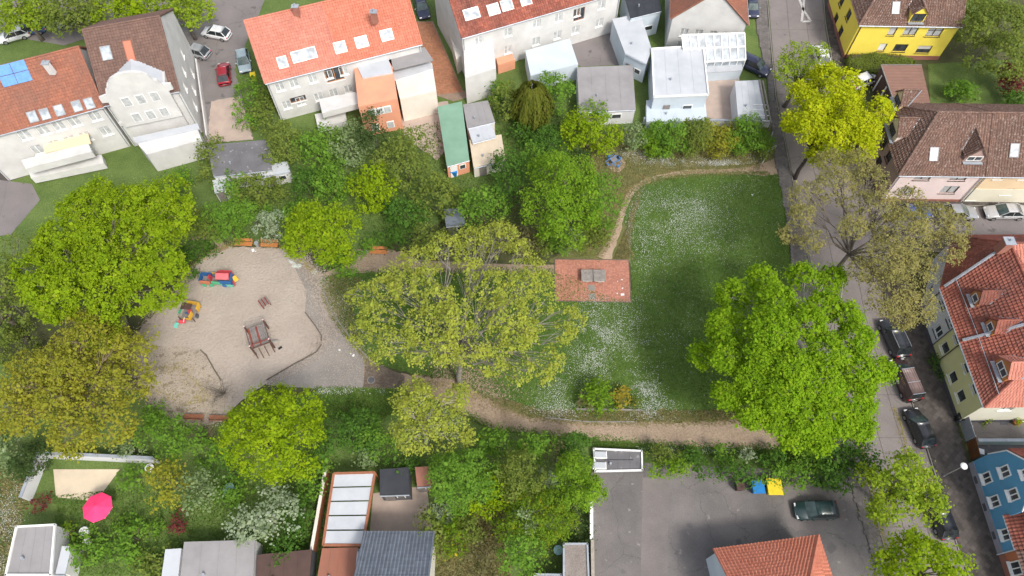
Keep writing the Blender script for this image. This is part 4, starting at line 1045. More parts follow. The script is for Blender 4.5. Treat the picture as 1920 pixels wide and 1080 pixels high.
# --- grass, flowers
def tufts(name, label, poly, n, mat, size=.13, z=.02, rng=RNG):
    P = scatter(poly, n, rng); n = len(P)
    C = np.c_[P, np.full(n, z + size * .3)]
    Nn = np.c_[rng.normal(0, .9, (n, 2)), np.full(n, .9)]
    o = quads_mesh(name, leaf_quads(C, Nn, rng.uniform(size * .5, size * 1.6, n), rng, .45), mat, kind='stuff'); o['label'] = label
LP = outline(LAWN, 3)
tufts('grass_tufts', 'mown dark green grass of the lawn', LP, 70000, 'grass_blade', .15)
MD = outline([(1100, 380), (1092, 275), (1170, 262), (1450, 270), (1440, 306), (1300, 316), (1225, 326), (1180, 352), (1155, 395), (1135, 460), (1110, 470)])
tufts('meadow_grass', 'dry olive grass of the upper meadow', MD, 14000, 'grass_dry', .16)
tufts('meadow_grass', 'dry olive grass between the trail and the lawn', outline([(1196, 372), (1182, 400), (1170, 440), (1150, 486), (1180, 487), (1184, 420), (1200, 378)]), 3500, 'grass_dry', .15)
tufts('meadow_grass', 'dry olive grass on the verge of the dirt path', outline([(905, 742), (960, 752), (1010, 770), (1110, 772), (1300, 770), (1440, 765), (1430, 784), (1300, 790), (1100, 790), (1010, 781), (940, 762)]), 9000, 'grass_dry', .15)
tufts('meadow_grass', 'worn grass beside the stone edged apron', outline([(606, 540), (620, 520), (680, 520), (660, 560), (670, 640), (640, 600), (622, 580)]), 3500, 'grass_dry', .14)
tufts('grass_tufts', 'shaded grass below the paved apron', outline([(590, 732), (755, 731), (790, 745), (720, 785), (600, 785)]), 7000, 'grass_blade', .15)
tufts('grass_tufts', 'grass along the lower edge of the dirt path', outline([(1112, 826), (1210, 834), (1470, 845), (1590, 856), (1590, 872), (1205, 850), (1112, 836)]), 8000, 'grass_blade', .16)
tufts('grass_tufts', 'garden grass behind the white houses', outline([(420, 330), (560, 240), (760, 240), (960, 200), (1070, 220), (1000, 420), (720, 450), (430, 400)]), 20000, 'grass_blade', .2)
tufts('meadow_grass', 'rough dry meadow left of the small trees', outline([(820, 940), (940, 930), (960, 1090), (815, 1090)]), 12000, 'grass_dry', .22)
tufts('grass_tufts', 'garden grass of the lower gardens', outline([(100, 930), (620, 880), (600, 1080), (110, 1080)]), 16000, 'grass_blade', .18)
tufts('meadow_grass', 'flowery grass at the left bottom edge', outline([(-20, 860), (60, 900), (20, 1090), (-30, 1090)]), 4500, 'grass_dry', .2)
NTAB = np.random.default_rng(3).random((256, 256))
def vnoise(P, s):
    q = P * s + 300; i = np.floor(q).astype(int); f = q - i; f = f * f * (3 - 2 * f)
    a = lambda dx, dy: NTAB[(i[:, 0] + dx) % 256, (i[:, 1] + dy) % 256]
    return (a(0, 0) * (1 - f[:, 0]) + a(1, 0) * f[:, 0]) * (1 - f[:, 1]) + (a(0, 1) * (1 - f[:, 0]) + a(1, 1) * f[:, 0]) * f[:, 1]
def flowers(label, spots, z=.12, size=.043, clip=None):
    """spots: (px, py, rx, ry, count) clouds of small white flowers, broken into patches by a noise"""
    A = []
    for (x, y, rx, ry, n) in spots:
        c = G(x, y); s = scale_at(c); m = n * 3
        P = RNG.normal(0, .5, (m, 2)) * np.array([rx / s, ry / s / .85]) + np.array([c.x, c.y])
        f = vnoise(P, .45) + .8 * vnoise(P, 1.3) + .5 * vnoise(P, 3.1)
        P = P[f + RNG.normal(0, .30, m) > 1.10][:n]
        A.append(P)
    P = np.concatenate(A)
    if clip: P = P[inside(P, clip)]
    n = len(P)
    C = np.c_[P, z + RNG.random(n) * .05]; Nn = np.c_[RNG.normal(0, .3, (n, 2)), np.ones(n)]
    o = quads_mesh('daisies', leaf_quads(C, Nn, RNG.uniform(size * .7, size * 1.5, n), RNG, .9), 'daisy', kind='stuff'); o['label'] = label
flowers('white daisies scattered over the mown lawn', [(1300, 395, 66, 42, 1950), (1240, 420, 72, 54, 1690), (1215, 470, 54, 60, 1170), (1290, 430, 108, 66, 1170), (1370, 350, 72, 24, 260), (1230, 390, 72, 60, 910), (1340, 470, 96, 48, 520),
    (1120, 610, 42, 48, 1690), (1110, 670, 54, 42, 1690), (1160, 650, 72, 72, 1430), (1060, 740, 72, 36, 1300), (1205, 730, 36, 36, 1300), (1230, 765, 48, 24, 910), (1040, 770, 60, 16, 650), (1250, 620, 144, 108, 780), (1180, 590, 84, 48, 650), (1330, 400, 192, 108, 1170), (700, 540, 60, 24, 260), (650, 560, 24, 48, 195)], clip=LP)
flowers('white flowers in a band through the dry upper meadow', [(1190, 290, 48, 9, 650), (1240, 300, 60, 10, 910), (1300, 306, 84, 9, 1040), (1370, 308, 60, 8, 780), (1420, 300, 24, 9, 195)], clip=MD)
flowers('white flowers along the shaded grass below the apron', [(660, 735, 60, 6, 350), (600, 735, 20, 6, 150)])
flowers('white flowers by the garden wall at the left edge', [(20, 960, 34, 60, 900), (10, 1040, 20, 40, 350)])
flowers('small white flowers along the lower edge of the dirt path', [(1320, 846, 96, 7, 325), (1240, 842, 48, 6, 156)])
# ------------------------------------------------------------------ buildings
def tile_quads(p0, p1, q1, q0, course=.36, tw=.32, seed=1):
    """courses of curved tiles between an eave p0-p1 and a top edge q0-q1"""
    rng = np.random.default_rng(seed)
    p0, p1, q1, q0 = (np.array(p, float) for p in (p0, p1, q1, q0))
    up = (q0 + q1) / 2 - (p0 + p1) / 2
    n = max(1, int(round(np.linalg.norm(up) / course)))
    N = np.cross(p1 - p0, up); N /= np.linalg.norm(N)
    if N[2] < 0: N = -N
    out = []
    for i in range(n):
        v0, v1 = i / n, min(1, (i + 1.25) / n)
        a, b = p0 * (1 - v0) + q0 * v0, p1 * (1 - v0) + q1 * v0
        c, d = p0 * (1 - v1) + q0 * v1, p1 * (1 - v1) + q1 * v1
        w = np.linalg.norm(b - a)
        m = max(1, int(round(w / tw)))
        for j in range(m):
            us = np.array([j, j + .35, j + .7, j + 1.0]) / m
            if us[0] > 1: continue
            hp = np.array([.085, .125, .08, .05]) + rng.uniform(0, .012)
            lo = [a * (1 - u) + b * u + N * h for u, h in zip(us, hp)]
            lb = [x - N * .08 for x in lo]
            hi = [c * (1 - u) + d * u + N * (h - .085) for u, h in zip(us, hp)]
            out.append((lb, lo, hi))
    return out
def tiles_into(mb, *a, **k):
    for lb, lo, hi in tile_quads(*a, **k):
        q = [tuple(x) for x in lb + lo + hi]
        mb.add(q, [(0, 1, 5, 4), (1, 2, 6, 5), (2, 3, 7, 6), (4, 5, 9, 8), (5, 6, 10, 9), (6, 7, 11, 10)])
class House:
    def __init__(s, name, label, pts, he, wall, tile, group=None, cat='house', plinth=None, plinth_h=.5):
        s.P = [Vector((p[0], p[1], 0)) for p in pts]; s.he = he; s.tile = tile; s.plinth = plinth; s.ph = plinth_h
        c = sum(s.P, Vector()) / len(s.P)
        s.t = thing(name, label, cat, (c.x, c.y, 0), group=group)
        s.wall = [wall] * len(pts) if isinstance(wall, str) else wall
        s.ops = {}
        s.planes = []; s.roofs = []; s.roof = None; s.tmb = MB()
    def edge(s, i):
        a, b = s.P[i], s.P[(i + 1) % len(s.P)]
        d = b - a; L = d.length; d = d / L
        return a, d, Vector((d.y, -d.x, 0)), L
    def win(s, i, px=None, py=None, w=1.2, h=1.3, at=None, style='two', frame='white_trim', glass='glass', sill='white_trim', depth=.12):
        a, d, n, L = s.edge(i)
        if at: sx, z = at
        else:
            q = onplane(px, py, a, n); sx = (q - a).dot(d); z = q.z
        sx = min(max(sx, w / 2 + .12), L - w / 2 - .12); z = min(max(z, h / 2 + .15), s.he - h / 2 - .12)
        s.ops.setdefault(i, []).append((sx - w / 2, z - h / 2, sx + w / 2, z + h / 2))
        W = lambda x, y, zz: a + d * x + n * y + Vector((0, 0, zz))
        def bar(mb, x0, x1, z0, z1, y0, y1):
            pts = [W(x, y, zz) for zz in (z0, z1) for x, y in ((x0, y1), (x1, y1), (x1, y0), (x0, y0))]
            mb.add(pts, [(3, 2, 1, 0), (4, 5, 6, 7)] + [(q, (q + 1) % 4, (q + 1) % 4 + 4, q + 4) for q in range(4)])
        x0, x1, z0, z1 = sx - w / 2, sx + w / 2, z - h / 2, z + h / 2
        fr = MB(); f = .075; y0, y1 = -depth - .06, -depth + .01
        bar(fr, x0, x0 + f, z0, z1, y0, y1); bar(fr, x1 - f, x1, z0, z1, y0, y1)
        bar(fr, x0 + f, x1 - f, z0, z0 + f, y0, y1); bar(fr, x0 + f, x1 - f, z1 - f, z1, y0, y1)
        if style in ('two', 'cross'): bar(fr, sx - .045, sx + .045, z0 + f, z1 - f, y0, y1 + .01)
        if style == 'cross': 
            zz = z0 + h * .66; bar(fr, x0 + f, sx - .05, zz - .03, zz + .03, y0, y1); bar(fr, sx + .05, x1 - f, zz - .03, zz + .03, y0, y1)
        wo = fr.build('window', frame, s.t, True)
        pm = MB(); yy = -depth - .03
        pm.add([W(x0 + f, yy, z0 + f), W(x1 - f, yy, z0 + f), W(x1 - f, yy, z1 - f), W(x0 + f, yy, z1 - f)], [(0, 1, 2, 3)])
        pm.build('pane', {'blind': 'blind', 'white': 'white_trim'}.get(style, glass), wo, True)
        if style == 'half':
            b = MB(); bar(b, x0 + f, x1 - f, z0 + h * .5, z1 - f, yy + .005, yy + .02); b.build('blind', 'blind', wo, True)
        if sill:
            b = MB(); bar(b, x0 - .06, x1 + .06, z0 - .06, z0 - .002, -depth, .10); b.build('sill', sill, wo, True)
        return wo
    def grid(s, i, xs, zs, w=1.1, h=1.3, **k):
        a, d, n, L = s.edge(i)
        for z in zs:
            for x in xs: s.win(i, at=(x * L, z), w=w, h=h, **k)
    def build_walls(s):
        for i in range(len(s.P)):
            a, d, n, L = s.edge(i)
            ops = s.ops.get(i, [])
            xs = sorted({0, L, *[v for o in ops for v in (o[0], o[2])]}); zs = sorted({0, s.he, *[v for o in ops for v in (o[1], o[3])]})
            mb = MB(); W = lambda x, y, z: a + d * x + n * y + Vector((0, 0, z))
            for x0, x1 in zip(xs, xs[1:]):
                for z0, z1 in zip(zs, zs[1:]):
                    mx, mz = (x0 + x1) / 2, (z0 + z1) / 2
                    if x1 - x0 < 1e-4 or z1 - z0 < 1e-4 or any(o[0] < mx < o[2] and o[1] < mz < o[3] for o in ops): continue
                    mb.add([W(x0, 0, z0), W(x1, 0, z0), W(x1, 0, z1), W(x0, 0, z1)], [(0, 1, 2, 3)])
            for x0, z0, x1, z1 in ops:
                e = -.3
                mb.add([W(x0, 0, z0), W(x1, 0, z0), W(x1, 0, z1), W(x0, 0, z1), W(x0, e, z0), W(x1, e, z0), W(x1, e, z1), W(x0, e, z1)], [(0, 4, 5, 1), (1, 5, 6, 2), (2, 6, 7, 3), (3, 7, 4, 0)])
            mb.build('wall', s.wall[i], s.t, True)
            if s.plinth:
                h = s.ph; b = MB()
                pts = [W(-.03, .035, 0), W(L + .03, .035, 0), W(L + .03, -.02, 0), W(-.03, -.02, 0)]
                b.add([p for p in pts] + [p + Vector((0, 0, h)) for p in pts], [(0, 1, 5, 4), (1, 2, 6, 5), (3, 0, 4, 7), (4, 5, 6, 7)])
                b.build('plinth', s.plinth, s.t, True)
    def plane(s, p0, p1, q1, q0, tile=None, seed=1):
        """one tiled roof slope, world points: eave left, eave right, top right, top left"""
        s.roofs.append(([Vector(p) for p in (p0, p1, q1, q0)], tile or s.tile, seed))
    def build_roof(s, ridge=True):
        by = {}
        for (p0, p1, q1, q0), tl, sd_ in s.roofs:
            n = (p1 - p0).cross((q0 + q1) / 2 - p0).normalized()
            if n.z < 0: n = -n
            pts = [p0, p1, q1] if (q1 - q0).length < .02 else [p0, p1, q1, q0]
            if (pts[1] - pts[0]).cross(pts[2] - pts[0]).z < 0: pts = pts[::-1]
            mb = MB(); mb.slab(pts, n, .14)
            r = mb.build('roof', 'timber', s.t, True)
            t = MB(); tiles_into(t, p0, p1, q1, q0, seed=sd_)
            o = t.build('roof_tiles', tl, r, True, kind='stuff')
        done = set()
        for (p0, p1, q1, q0), tl, sd_ in s.roofs:
            for a, b in ((p0, q0), (p1, q1), (q0, q1)):
                if (b - a).length < .3: continue
                key = tuple(sorted([tuple(round(x, 1) for x in a), tuple(round(x, 1) for x in b)]))
                if key in done: continue
                done.add(key)
                mb = MB(); L = (b - a).length; m = max(1, int(L / .42)); u = Vector((0, 0, .06))
                for j in range(m):
                    mb.tube([a + (b - a) * (j / m) + u, a + (b - a) * ((j + 1.08) / m) + u], [.13, .105], 6)
                mb.build('ridge_tiles', tl, s.t, True, kind='stuff')
    def gutter(s, a, b, r=.075):
        MB().tube([a, b], r, 6).build('gutter', 'zinc', s.t, True)
    def onroof(s, k, px, py):
        (p0, p1, q1, q0), _, _ = s.roofs[k]
        n = (p1 - p0).cross((q0 + q1) / 2 - p0).normalized()
        if n.z < 0: n = -n
        x = (p1 - p0).normalized(); up = n.cross(x)
        if up.z < 0: up = -up
        return onplane(px, py, p0, n), x, up, n
    def skylight(s, k, px, py, w, h, pane='skylight_glass', frame='grey_frame'):
        c, x, u, n = s.onroof(k, px, py)
        mb = MB(); f = .09
        def bx(m, cx, cu, sw, sh_, z0, z1):
            pts = [c + x * (cx + i * sw / 2) + u * (cu + j * sh_ / 2) + n * z for z in (z0, z1) for i, j in ((-1, -1), (1, -1), (1, 1), (-1, 1))]
            m.add(pts, [(3, 2, 1, 0), (4, 5, 6, 7)] + [(q, (q + 1) % 4, (q + 1) % 4 + 4, q + 4) for q in range(4)])
        bx(mb, 0, h / 2, w, f, .02, .17); bx(mb, 0, -h / 2, w, f, .02, .17); bx(mb, -w / 2, 0, f, h + f, .021, .165); bx(mb, w / 2, 0, f, h + f, .021, .165)
        o = mb.build('skylight', frame, s.t, True)
        m = MB(); bx(m, 0, 0, w - f, h - f, .05, .14); m.build('pane', pane, o, True)
    def panel(s, k, px, py, w, h, mat, rows=2, cols=2):
        c, x, u, n = s.onroof(k, px, py)
        for i in range(cols):
            for j in range(rows):
                cc = c + x * ((i + .5) / cols - .5) * w + u * ((j + .5) / rows - .5) * h
                a, b = x * (w / cols / 2 - .03), u * (h / rows / 2 - .03)
                mb = MB(); mb.slab([cc - a - b + n * .2, cc + a - b + n * .2, cc + a + b + n * .2, cc - a + b + n * .2], n, .05)
                mb.build('solar_panel', mat, s.t, True)
    def dormer(s, k, px, py, w, h, g, wall, tile=None, win=True, frame='white_trim', front_px=True, lead=True, wh=None):
        """gabled dormer standing on roof slope k, (px, py) the foot of its front"""
        c, x, u, n = s.onroof(k, px, py)
        bdir = Vector((-n.x, -n.y, 0)).normalized(); kk = math.hypot(n.x, n.y) / n.z
        if x.cross(bdir).z < 0: x = -x
        Z = Vector((0, 0, 1)); tile = tile or s.tile
        Pt = lambda a, b, z: c + x * a + bdir * b + Z * z
        bh = h / kk; br = (h + g) / kk; hw = w / 2
        mb = MB()
        f = [Pt(-hw, 0, -.1), Pt(hw, 0, -.1), Pt(hw, 0, h), Pt(0, 0, h + g), Pt(-hw, 0, h)]
        mb.add(f, [(0, 1, 2, 3, 4)])
        for sgn in (-1, 1):
            mb.add([Pt(sgn * hw, 0, -.1), Pt(sgn * hw, 0, h), Pt(sgn * hw, bh, h)], [(0, 1, 2) if sgn < 0 else (2, 1, 0)])
        d = mb.build('dormer', wall, s.t, True)
        ov = .14
        for sgn in (-1, 1):
            e0, e1 = Pt(sgn * (hw + ov), -ov, h - ov * g / hw), Pt(sgn * (hw + ov), bh - ov * g / hw / kk, h - ov * g / hw)
            r0, r1 = Pt(0, -ov, h + g), Pt(0, br, h + g)
            nn = (e1 - e0).cross(r0 - e0).normalized()
            if nn.z < 0: nn = -nn
            m = MB(); q = [e0, e1, r1, r0]
            if (q[1] - q[0]).cross(q[2] - q[0]).z < 0: q = q[::-1]
            m.slab(q, nn, .06)
            rf = m.build('dormer_roof', tile, d, True)
            m = MB(); tiles_into(m, e0, e1, r1, r0, course=.33, tw=.30, seed=3)
            m.build('dormer_tiles', tile, d, True, kind='stuff')
            if lead:
                m = MB(); m.tube([e1 + nn * .06, r1 + nn * .06], .06, 5); m.build('flashing', 'zinc', d, True)
        m = MB(); m.tube([Pt(0, -ov, h + g + .07), Pt(0, br, h + g + .07)], .09, 6); m.build('dormer_ridge', tile, d, True)
        if win:
            ww, hh_ = (wh or (w * .62, h * .8))
            m = MB(); fm = .07
            def bx(m, a0, a1, z0, z1, b0, b1):
                pts = [Pt(a, b, z) for z in (z0, z1) for a, b in ((a0, b0), (a1, b0), (a1, b1), (a0, b1))]
                m.add(pts, [(3, 2, 1, 0), (4, 5, 6, 7)] + [(q, (q + 1) % 4, (q + 1) % 4 + 4, q + 4) for q in range(4)])
            z0, z1 = .18, .18 + hh_
            bx(m, -ww / 2, -ww / 2 + fm, z0, z1, -.06, .02); bx(m, ww / 2 - fm, ww / 2, z0, z1, -.06, .02)
            bx(m, -ww / 2 + fm, ww / 2 - fm, z0, z0 + fm, -.06, .02); bx(m, -ww / 2 + fm, ww / 2 - fm, z1 - fm, z1, -.06, .02)
            if ww > 1: bx(m, -.04, .04, z0 + fm, z1 - fm, -.06, .02)
            m.build('dormer_window', frame, d, True)
            m = MB(); bx(m, -ww / 2 + fm, ww / 2 - fm, z0 + fm, z1 - fm, -.02, .01); m.build('dormer_pane', 'glass', d, True)
            m = MB(); bx(m, -hw - .05, hw + .05, -.02, .06, -.42, -.02); m.build('dormer_flashing', 'zinc', d, True)
    def chimney(s, px, py, z, w=.7, d=.5, h=1.6, mat='plinth_brick', cap='zinc'):
        p = G(px, py, z)
        o = MB().box((p.x, p.y, z - h / 2), (w, d, h), rnd.uniform(-.2, .2)).build('chimney', mat, s.t, True)
        MB().box((p.x, p.y, z + .04), (w + .16, d + .16, .08), 0).build('chimney_cap', cap, o, True)
        MB().cyl((p.x, p.y, z + .08), .11, .3, 8).build('flue', cap, o, True)
    def box_part(s, name, pxs, z0, z1, mat, label=None):
        """a block whose top corners stand at the given photo pixels"""
        pts = [G(*p, z1) for p in pxs]
        a = sum((pts[i].x * pts[(i + 1) % len(pts)].y - pts[(i + 1) % len(pts)].x * pts[i].y) for i in range(len(pts)))
        if a < 0: pts = pts[::-1]
        return MB().prism([(p.x, p.y) for p in pts], z0, z1).build(name, mat, s.t, True, label=label)
def rect_house(name, label, A, B, he, D, hr, wall, tile, hipL=0, hipR=0, ov=.3, group=None, gable=None, gut=True, **k):
    a, b = G(*A, he), G(*B, he)
    ux = (b - a); L = ux.length; ux = ux / L; uy = Vector((-ux.y, ux.x, 0)); Z = Vector((0, 0, 1))
    a.z = 0
    pts = [a, a + ux * L, a + ux * L + uy * D, a + uy * D]
    h = House(name, label, pts, he, wall, tile, group=group, **k)
    W = lambda x, y, z: a + ux * x + uy * y + Z * z
    kf = (hr - he) / (D / 2); e = he - ov * kf
    l0, l1 = (-ov if hipL else -.12), (L + ov if hipR else L + .12)
    q0, q1 = W(hipL if hipL else -.12, D / 2, hr), W(L - hipR if hipR else L + .12, D / 2, hr)
    h.plane(W(l0, -ov, e), W(l1, -ov, e), q1, q0, seed=1)
    h.plane(W(l1, D + ov, e), W(l0, D + ov, e), q0, q1, seed=2)
    if hipL: h.plane(W(l0, D + ov, e), W(l0, -ov, e), q0, q0, seed=3)
    else: h.gableL = MB().add([W(0, D, he), W(0, 0, he), W(0, D / 2, hr - .05)], [(0, 1, 2)]).build('gable', gable or (wall if isinstance(wall, str) else wall[3]), h.t, True)
    if hipR: h.plane(W(l1, -ov, e), W(l1, D + ov, e), q1, q1, seed=4)
    else: h.gableR = MB().add([W(L, 0, he), W(L, D, he), W(L, D / 2, hr - .05)], [(0, 1, 2)]).build('gable', gable or (wall if isinstance(wall, str) else wall[1]), h.t, True)
    h.W = W; h.L = L; h.D = D; h.hr = hr; h.kf = kf
    if gut:
        h.gutter(W(l0, -ov - .08, e - .02), W(l1, -ov - .08, e - .02))
        for x in (.18, L - .18):
            if name != 'yellow_house': MB().tube([W(x, -ov - .05, e - .05), W(x, -.09, e - .5), W(x, -.09, 0)], .05, 6).build('downpipe', 'zinc', h.t, True)
    return h
def done(h): h.build_walls(); h.build_roof()
HB = 'houses round the park'
# ---- white houses along the upper side
h1 = rect_house('row_house', 'white house with rusty tiled roof and a blue solar panel', (-60, 262), (190, 195), 7.5, 9.8, 12.0, 'white_wall', 'tile_rust', group=HB)
h1.panel(0, 27, 138, 3.2, 2.4, 'solar_blue', 2, 2)
for px, py in ((62, 219), (85, 214), (112, 207), (145, 199), (168, 194)): h1.skylight(0, px, py, .95, 1.2)
h1.grid(0, (.36, .5, .62, .74, .9), (6.0, 3.4), 1.3, 1.5, glass='curtain')
h1.box_part('balcony', [(40, 300), (165, 268), (172, 284), (48, 316)], 2.7, 3.7, 'white_wall')
h1.box_part('balcony', [(52, 318), (190, 290), (195, 306), (58, 334)], .2, 1.2, 'white_wall')
h1.box_part('terrace_roof', [(80, 268), (165, 250), (170, 268), (84, 286)], 3.6, 3.75, 'beige_wall')
h1.chimney(85, 118, 12.2, mat='white_wall')
done(h1)
h2 = rect_house('gabled_house', 'white house with brown roof and a curved baroque front gable', (195, 193), (333, 166), 7.7, 14.5, 12.4, 'white_wall', 'tile_umber', group=HB)
h2.skylight(0, 200, 100, 1.1, 1.6); h2.skylight(0, 243, 96, .9, 2.4, 'tile_orange', 'tile_rust')
for zz in (2.0, 5.2): h2.grid(1, (.2, .4, .62), (zz,), .9, 1.3, glass='curtain')
def baroque():
    a, d, n, L = h2.edge(0)
    prof = [(.6, 4.2), (.6, 8.4), (.0, 8.5), (.0, 9.3), (.9, 9.5), (1.1, 10.2), (1.5, 10.4)]
    for k in range(9):
        t = math.pi * (1 - k / 8); prof.append((3.9 + 2.3 * math.cos(t), 10.6 + 1.5 * math.sin(t)))
    prof += [(6.3, 10.4), (6.7, 10.2), (6.9, 9.5), (7.8, 9.3), (7.8, 8.5), (7.2, 8.4), (7.2, 4.2)]
    s0 = .3; f = (L - .4) / 7.8
    mb = MB()
    fr = [a + d * (s0 + x * f - .1) + n * .9 + Vector((0, 0, z)) for x, z in prof]
    mb.slab(fr, n, .35); mb.build('baroque_gable', 'white_wall', h2.t, True)
    # body of the bay behind the gable
    b = MB(); p = [a + d * x + n * y for x, y in ((s0 + .6 * f, .55), (s0 + 7.2 * f - .2, .55), (s0 + 7.2 * f - .2, -3.2), (s0 + .6 * f, -3.2))]
    b.prism([(q.x, q.y) for q in p[::1]], 0, 9.0); o = b.build('bay', 'white_wall', h2.t, True)
    b = MB(); x0, x1 = s0 + .9 * f, s0 + 7.0 * f - .3
    rr = [a + d * x + n * y + Vector((0, 0, z)) for x, y, z in ((x0, .5, 9.05), ((x0 + x1) / 2, .5, 10.2), ((x0 + x1) / 2, -4.5, 10.2), (x0, -3.0, 9.05))]
    b.add(rr, [(0, 1, 2, 3)])
    rr = [a + d * x + n * y + Vector((0, 0, z)) for x, y, z in (((x0 + x1) / 2, .5, 10.2), (x1, .5, 9.05), (x1, -3.0, 9.05), ((x0 + x1) / 2, -4.5, 10.2))]
    b.add(rr, [(0, 1, 2, 3)])
    b.build('bay_roof', 'roof_white', h2.t, True)
    for x in (.3, .5, .7):
        for z in (5.4, 8.0):
            q = a + d * (s0 + 7.8 * f * x) + n * .92 + Vector((0, 0, z))
            w = MB(); e = [q + d * i * .5 + Vector((0, 0, j * .7)) + n * .03 for i, j in ((-1, -1), (1, -1), (1, 1), (-1, 1))]
            w.slab(e, n, .06); wo = w.build('window', 'white_trim', h2.t, True)
            w = MB(); e = [q + d * i * .42 + Vector((0, 0, j * .62)) + n * .04 for i, j in ((-1, -1), (1, -1), (1, 1), (-1, 1))]
            w.add(e, [(0, 1, 2, 3)]); w.build('pane', 'curtain', wo, True)
baroque()
h2.box_part('winter_garden', [(252, 262), (368, 236), (378, 262), (275, 290)], 0, 3.2, 'white_wall')
h2.box_part('winter_garden_roof', [(248, 258), (370, 231), (374, 240), (255, 268)], 3.2, 3.45, 'roof_white')
h2.box_part('balcony', [(212, 214), (318, 190), (326, 206), (222, 232)], 4.0, 4.5, 'white_wall')
done(h2)
h3 = rect_house('semi_house', 'white house with wide orange red roof and a salmon bay', (497, 151), (788, 78), 7.0, 11.2, 11.5, ['white_wall', 'white_wall', 'white_wall', 'white_wall'], 'tile_orange', group=HB)
# the left half of the roof is older and duller: the tiles themselves differ
(p0, p1, q1, q0), tl, sd_ = h3.roofs[0]
mid_e, mid_t = p0.lerp(p1, .47), q0.lerp(q1, .47)
h3.roofs[0] = ([p0, mid_e, mid_t, q0], 'tile_salmon', 1); h3.roofs.insert(1, ([mid_e, p1, q1, mid_t], 'tile_orange', 5))
for px, py, w in ((530, 117, 1.1), (560, 106, 1.6), (582, 100, 1.4)): h3.skylight(0, px, py, w, 1.3, frame='white_trim')
for px, py, w in ((638, 89, 1.4), (678, 79, 1.5), (725, 66, 1.5)): h3.skylight(1, px, py, w, 1.3, frame='white_trim')
h3.grid(0, (.07, .16, .28, .38, .48), (5.4, 2.3), 1.1, 1.35, glass='curtain')
h3.win(0, 559, 186, 2.0, .9, frame='tile_orange' if False else 'slat_brown', style='two')
h3.win(0, 627, 140, 2.2, 2.2, frame='slat_orange', style='two')
h3.box_part('salmon_bay', [(664, 128), (733, 108), (745, 185), (672, 200)], 0, 5.4, 'salmon_wall')
for q_, zz in ((.3, 1.3), (.7, 1.3), (.3, 4.0), (.5, 4.0), (.7, 4.0)):
    A_, B_ = G(672, 200, 5.4), G(745, 185, 5.4); m_ = A_.lerp(B_, q_); an = math.atan2(B_.y - A_.y, B_.x - A_.x)
    o_ = MB().box((m_.x, m_.y - .02, zz), (.95, .12, 1.15), an, .01).build('window', 'white_trim', h3.t, True)
    MB().box((m_.x, m_.y - .055, zz), (.75, .10, .95), an).build('pane', 'curtain', o_, True)
h3.box_part('bay_roof', [(668, 121), (728, 110), (736, 136), (680, 146)], 5.4, 5.6, 'roof_white')
h3.box_part('balcony', [(598, 186), (668, 172), (672, 194), (604, 212)], 2.6, 3.5, 'white_wall')
h3.box_part('balcony', [(590, 214), (646, 204), (650, 226), (596, 240)], .1, 1.0, 'white_wall')
h3.box_part('lean_to_roof', [(728, 112), (796, 88), (812, 112), (738, 130)], 5.2, 5.4, 'roof_grey')
h3.box_part('white_annexe', [(738, 136), (810, 118), (818, 170), (750, 186)], 0, 4.0, 'offwhite_wall')
h3.box_part('annexe_roof', [(734, 133), (806, 113), (812, 128), (740, 150)], 4.0, 4.15, 'roof_white')
h3.chimney(553, 12, 12.3); h3.chimney(700, 22, 11.6)
done(h3)
h4 = rect_house('row_house', 'long white house with a dull red roof beside the brick drive', (866, 66), (1165, -20), 7.0, 11.0, 11.3, 'white_wall', 'tile_red', group=HB)
for px, py, w in ((884, 26, 2.0), (925, 18, 1.5), (950, 10, 1.5), (985, 0, 1.4)): h4.skylight(0, px, py, w, 1.3, frame='white_trim')
h4.grid(0, (.1, .28, .46, .6, .72, .88), (5.3, 2.4), 1.1, 1.35, glass='curtain')
h4.win(0, 1086, 27, 1.6, 2.0, frame='slat_brown')
h4.box_part('stair_bay', [(868, 74), (922, 58), (930, 128), (872, 146)], 0, 4.6, 'white_wall')
h4.box_part('garden_bay', [(985, 95), (1068, 72), (1084, 120), (995, 142)], 0, 2.8, 'paleblue_wall')
h4.box_part('pale_annexe', [(824, -8), (846, -14), (868, 100), (856, 112)], 0, 2.6, 'offwhite_wall')
h4.box_part('terrace_wall', [(930, 108), (960, 100), (966, 112), (934, 122)], 0, 1.6, 'salmon_wall')
done(h4)
